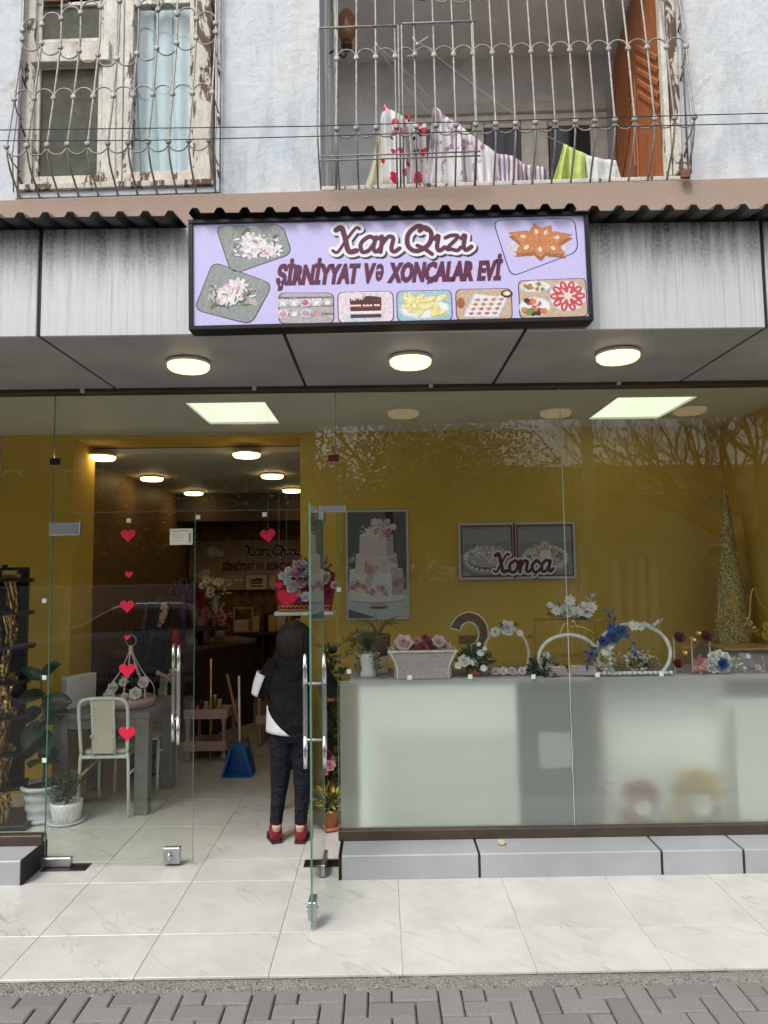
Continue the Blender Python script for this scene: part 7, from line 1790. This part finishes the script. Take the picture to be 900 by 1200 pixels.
# ================================================================== ACROSS THE STREET (mirrored in the glass)
mk('far_render', (.42, .38, .32), .9, 0, 2, .2, 30, .3)
def tree(loc, hgt, spread, label, leafy, seed, lean=0.0, group='street trees opposite the shop', leafmat='crown_leaf', nleaf=9000, base=.35, L=.16):
    rg = random.Random(seed); t = thing('street_tree', label, 'tree', loc, group=group); loc = V(loc)
    tk = MB(); br = MB(); tips = []
    top = loc + V((lean, 0, hgt * (base + .12)))
    tk.tube(catmull([loc - V((0, 0, .1)), loc + V((lean * .3, .03, hgt * base * .5)), top], 5), [.035 * hgt * (1 - .4 * k / 10) * .55 for k in range(11)], 9)
    md = 3 if leafy else 5
    if group.startswith('trees behind'): md = 2
    def grow(p, d, l, r_, dep):
        d = d.normalized(); pts = [p]; q = V(p)
        for k in range(3):
            d = (d + V((rg.uniform(-.25, .25), rg.uniform(-.25, .25), rg.uniform(-.08, .2)))).normalized(); q = q + d * l / 3; pts.append(V(q))
        br.tube(pts, [r_, r_ * .85, r_ * .72, r_ * .55], 5 if dep > 1 else 3, caps=False)
        tips.append(pts[-1]); 
        if dep > 1: tips.append(pts[2])
        if dep <= 0: return
        for k in range(3 if dep > 1 else 4):
            nd = d + V((rg.uniform(-1, 1), rg.uniform(-1, 1), rg.uniform(-.45, .75))) * .85
            grow(pts[-1] if k else pts[2], nd, l * rg.uniform(.6, .82), r_ * .55, dep - 1)
    for k in range(6):
        a = 2 * math.pi * k / 6 + rg.uniform(-.4, .4); grow(top - V((0, 0, rg.uniform(0, hgt * .12))), V((math.cos(a), math.sin(a), rg.uniform(.25, 1.2))), spread * (.55 if leafy else .42), .012 * hgt, md)
    tk.build('trunk', 'bark', t); br.build('branches', 'bark', t)
    if leafy:
        cr = MB()
        for k in range(nleaf):
            q = rg.choice(tips); o = V((rg.gauss(0, 1), rg.gauss(0, 1), rg.gauss(0, .8))) * spread * .14
            cr.petal(q + o, (rg.uniform(-1, 1), rg.uniform(-1, 1), rg.uniform(-.6, .6)), (rg.uniform(-1, 1), rg.uniform(-1, 1), 1), L * rg.uniform(.6, 1.3), L * .6, 0, .1)
        cr.build('crown', leafmat, t, kind='stuff')
    return t
for a in ((-.2, 9.2, 3.8, 'broad leafy street tree behind the parked car', 23), (2.9, 8.5, 3.2, 'dark evergreen tree beside the utility pole', 24)):
    tree((a[0], -9.5 + .6 * math.sin(a[0]), -.12), a[1], a[2], a[3], True, a[4], nleaf=15000, base=.16, L=.11)
tree((7.9, -5.9, -.12), 8.5, 4.6, 'bare winter tree with a dense web of twigs', False, 31, base=.18)
tree((10.6, -10.5, -.12), 8.5, 3.8, 'second bare winter tree farther along the street', False, 32)
for k in range(9):
    x = -17 + 2.6 * k; tree((x, -14.5 - (k % 2) * 1.2, -.12), 8.6 + .7 * math.sin(k * 2.3), 3.0, '%s tree of the dense row behind the street wall' % 'first second third fourth fifth sixth seventh eighth ninth'.split()[k], True, 60 + k, group='trees behind the street wall', nleaf=4500, base=.10, L=.26, leafmat='pine_leaf')
ab = thing('sky_blocker_building', 'added brown brick block with pale windows, blocking sky from the shop glass reflections', 'building', (-13, -19, 0))  # building added behind the camera to block sky haze mirrored in the glass
mk('dark_brick', (.17, .12, .09), .9, 0, 3, .2, 60, .3)
MB().box(-26, -3.2, -26, -18, -.1, 13.5).build('wall', 'dark_brick', ab); MB().cbox(-26.3, -2.9, -26.3, -17.7, 13.501, 13.8, .05).build('roof', 'far_render', ab)
for i in range(7):
    for j in range(4):
        x, z = -24.5 + i * 3.1, 1.2 + j * 3.1; q = MB().cbox(x, x + 1.5, -18, -17.93, z, z + 1.5, .02).build('window', 'offwhite_frame', ab); MB().box(x + .1, x + .7, -17.929, -17.92, z + .1, z + 1.4).box(x + .8, x + 1.4, -17.929, -17.92, z + .1, z + 1.4).build('pane', 'dark_pane', q)
# utility pole with wires
up_ = RF(695, 700, -4.6); pt = thing('utility_pole', 'plain concrete utility pole across the street', 'pole', (up_.x, -4.6, 0))
MB().lathe([(.13, -.12), (.10, 7.6)], (up_.x, -4.6, 0), 12).build('shaft', 'plinth_panel', pt)
MB().cbox(up_.x - .7, up_.x + .7, -4.65, -4.55, 6.9, 7.0, .01).build('crossarm', 'bark', pt)
for k, z in enumerate((3.3, 3.75)):
    MB().tube([(up_.x, -4.6, z), (25, -4.5, z - .5)], .012, 4).build('overhead_wire', 'cable_black', label='overhead wire on the pole across the street, %s' % ('lower', 'upper')[k], cat='wire', origin=(up_.x, -4.6, z), group='overhead wires')
# pavement, wall, gate with pale columns
MB().box(-60, 60, -12.0, -5.2, -.15, -.02).build('far_pavement', 'plinth_panel', kind='structure')
fw = thing('street_wall', 'rendered garden wall along the far pavement', 'wall', (0, -6.6, 0))
MB().cbox(-30, RF(650, 700, -6.3).x, -6.8, -6.6, -.1, 1.55, .02).build('wall_panel', 'far_render', fw); MB().cbox(RF(772, 700, -6.3).x, 30, -6.8, -6.6, -.1, 2.0, .02).build('wall_panel', 'far_render', fw)
ga = thing('gateway', 'pale columned gateway with a flat roof across the street', 'gate', (RF(710, 700, -6.3).x, -6.4, 0))
gz = RF(710, 652, -6.3).z
for px, w3 in ((655, 4), (668, 3), (681, 3), (722, 6), (738, 4), (752, 8), (766, 8)):
    x = RF(px, 700, -6.3).x; w_ = w3 * .018; MB().cbox(x - w_ / 2, x + w_ / 2, -6.35, -6.2, -.02, gz, .01).build('column', 'white_paint', ga)
MB().cbox(RF(645, 700, -6.3).x, RF(775, 700, -6.3).x, -6.75, -6.05, gz + .001, gz + .14, .01).build('roof', 'far_render', ga)
MB().cbox(RF(690, 700, -6.3).x, RF(735, 700, -6.3).x, -9.5, -9.3, 0, 2.2, .02).build('gate_backwall', 'white_paint', ga)
# house behind the bare trees
hs = thing('far_house', 'low tan house with dark windows behind the far garden wall', 'house', (9, -16, 0))
MB().box(4.5, 16, -20, -15, -.1, 4.2).build('wall', 'far_render', hs); MB().prism([(-20.4, 4.2), (-14.6, 4.2), (-17.5, 5.6)], 4.2, 16.3, plane='YZ').build('roof', 'rust', hs)
for x in (6, 8.5, 11, 13.5):
    q = MB().cbox(x, x + 1.1, -15.0, -14.94, 1.1, 2.5, .01).build('window', 'white_paint', hs); MB().box(x + .08, x + 1.02, -14.938, -14.93, 1.18, 2.42).build('pane', 'dark_pane', q)
# parked car, silver grey saloon facing left
cx0 = -4.0; cyy0 = -3.1
car = thing('parked_car', 'silver saloon car parked along the kerb opposite the door', 'car', (cx0, cyy0, -.12))
mk('car_paint', (.38, .39, .40), .25, .5, 3, .03, coat=1.0); mk('car_glass', (.015, .018, .02), .05); mk('tyre', (.02, .02, .02), .8); mk('headlight', (.7, .7, .7), .1)
low = [(-2.2, .45), (-2.22, .62), (-2.05, .78), (-1.1, .95), (-.55, .99), (1.2, 1.02), (1.75, 1.05), (2.15, 1.0), (2.2, .65), (2.15, .38), (1.75, .30), (-1.8, .28)]
cabp = [(-1.15, .93), (-.35, 1.38), (.0, 1.45), (.75, 1.45), (1.15, 1.36), (1.75, 1.03)]
def car_y(z): return .86 - max(0, z - .95) * .42 - max(0, .5 - z) * .15
b = MB(); v = []; nn = len(low)
for x, z in low: v.append((cx0 + x, cyy0 + car_y(z), z - .12))
for x, z in low: v.append((cx0 + x, cyy0 - car_y(z), z - .12))
b.add(v, [tuple(range(nn)), tuple(range(2 * nn - 1, nn - 1, -1))] + [(i, i + nn, (i + 1) % nn + nn, (i + 1) % nn) for i in range(nn)])
o = b.build('body', 'car_paint', car); bv = o.modifiers.new('bev', 'BEVEL'); bv.width = .06; bv.segments = 3
b = MB(); v = []; nn = len(cabp)
for x, z in cabp: v.append((cx0 + x, cyy0 + car_y(z) - .02, z - .12))
for x, z in cabp: v.append((cx0 + x, cyy0 - car_y(z) + .02, z - .12))
b.add(v, [tuple(range(nn)), tuple(range(2 * nn - 1, nn - 1, -1))] + [(i, i + nn, (i + 1) % nn + nn, (i + 1) % nn) for i in range(nn)])
o = b.build('cabin', 'car_paint', car); bv = o.modifiers.new('bev', 'BEVEL'); bv.width = .04; bv.segments = 3
for s in (1, -1):
    for pts in (((-.98, .99), (-.34, 1.33), (.18, 1.36), (.18, 1.02)), ((.24, 1.02), (.24, 1.36), (.80, 1.35), (1.12, 1.28), (1.5, 1.06))):
        bb_ = MB(); vv = [(cx0 + x, cyy0 + s * (car_y(z) - .012), z - .12) for x, z in pts]; bb_.add(vv + [(a_, b2 - s * .02, c2_) for a_, b2, c2_ in vv], [tuple(range(len(pts))), tuple(range(2 * len(pts) - 1, len(pts) - 1, -1))] + [(i, i + len(pts), (i + 1) % len(pts) + len(pts), (i + 1) % len(pts)) for i in range(len(pts))]); bb_.build('side_window', 'car_glass', car)
    for x in (-1.38, 1.35):
        wh = MB().tube([(cx0 + x, cyy0 + s * .62, .20), (cx0 + x, cyy0 + s * .84, .20)], .32, 28, sm=False).build('wheel', 'tyre', car)
        MB().tube([(cx0 + x, cyy0 + s * .841, .20), (cx0 + x, cyy0 + s * .85, .20)], .20, 20, sm=False).build('rim', 'steel_brushed', wh)
for s in (1, -1): MB().cbox(cx0 - 2.21, cx0 - 2.02, cyy0 + s * .55 - .15, cyy0 + s * .55 + .15, .46, .60, .03).build('headlight', 'headlight', car)
MB().cbox(cx0 - .95, cx0 - .75, cyy0 + .86, cyy0 + 1.0, .86, .98, .03).build('wing_mirror', 'car_paint', car)
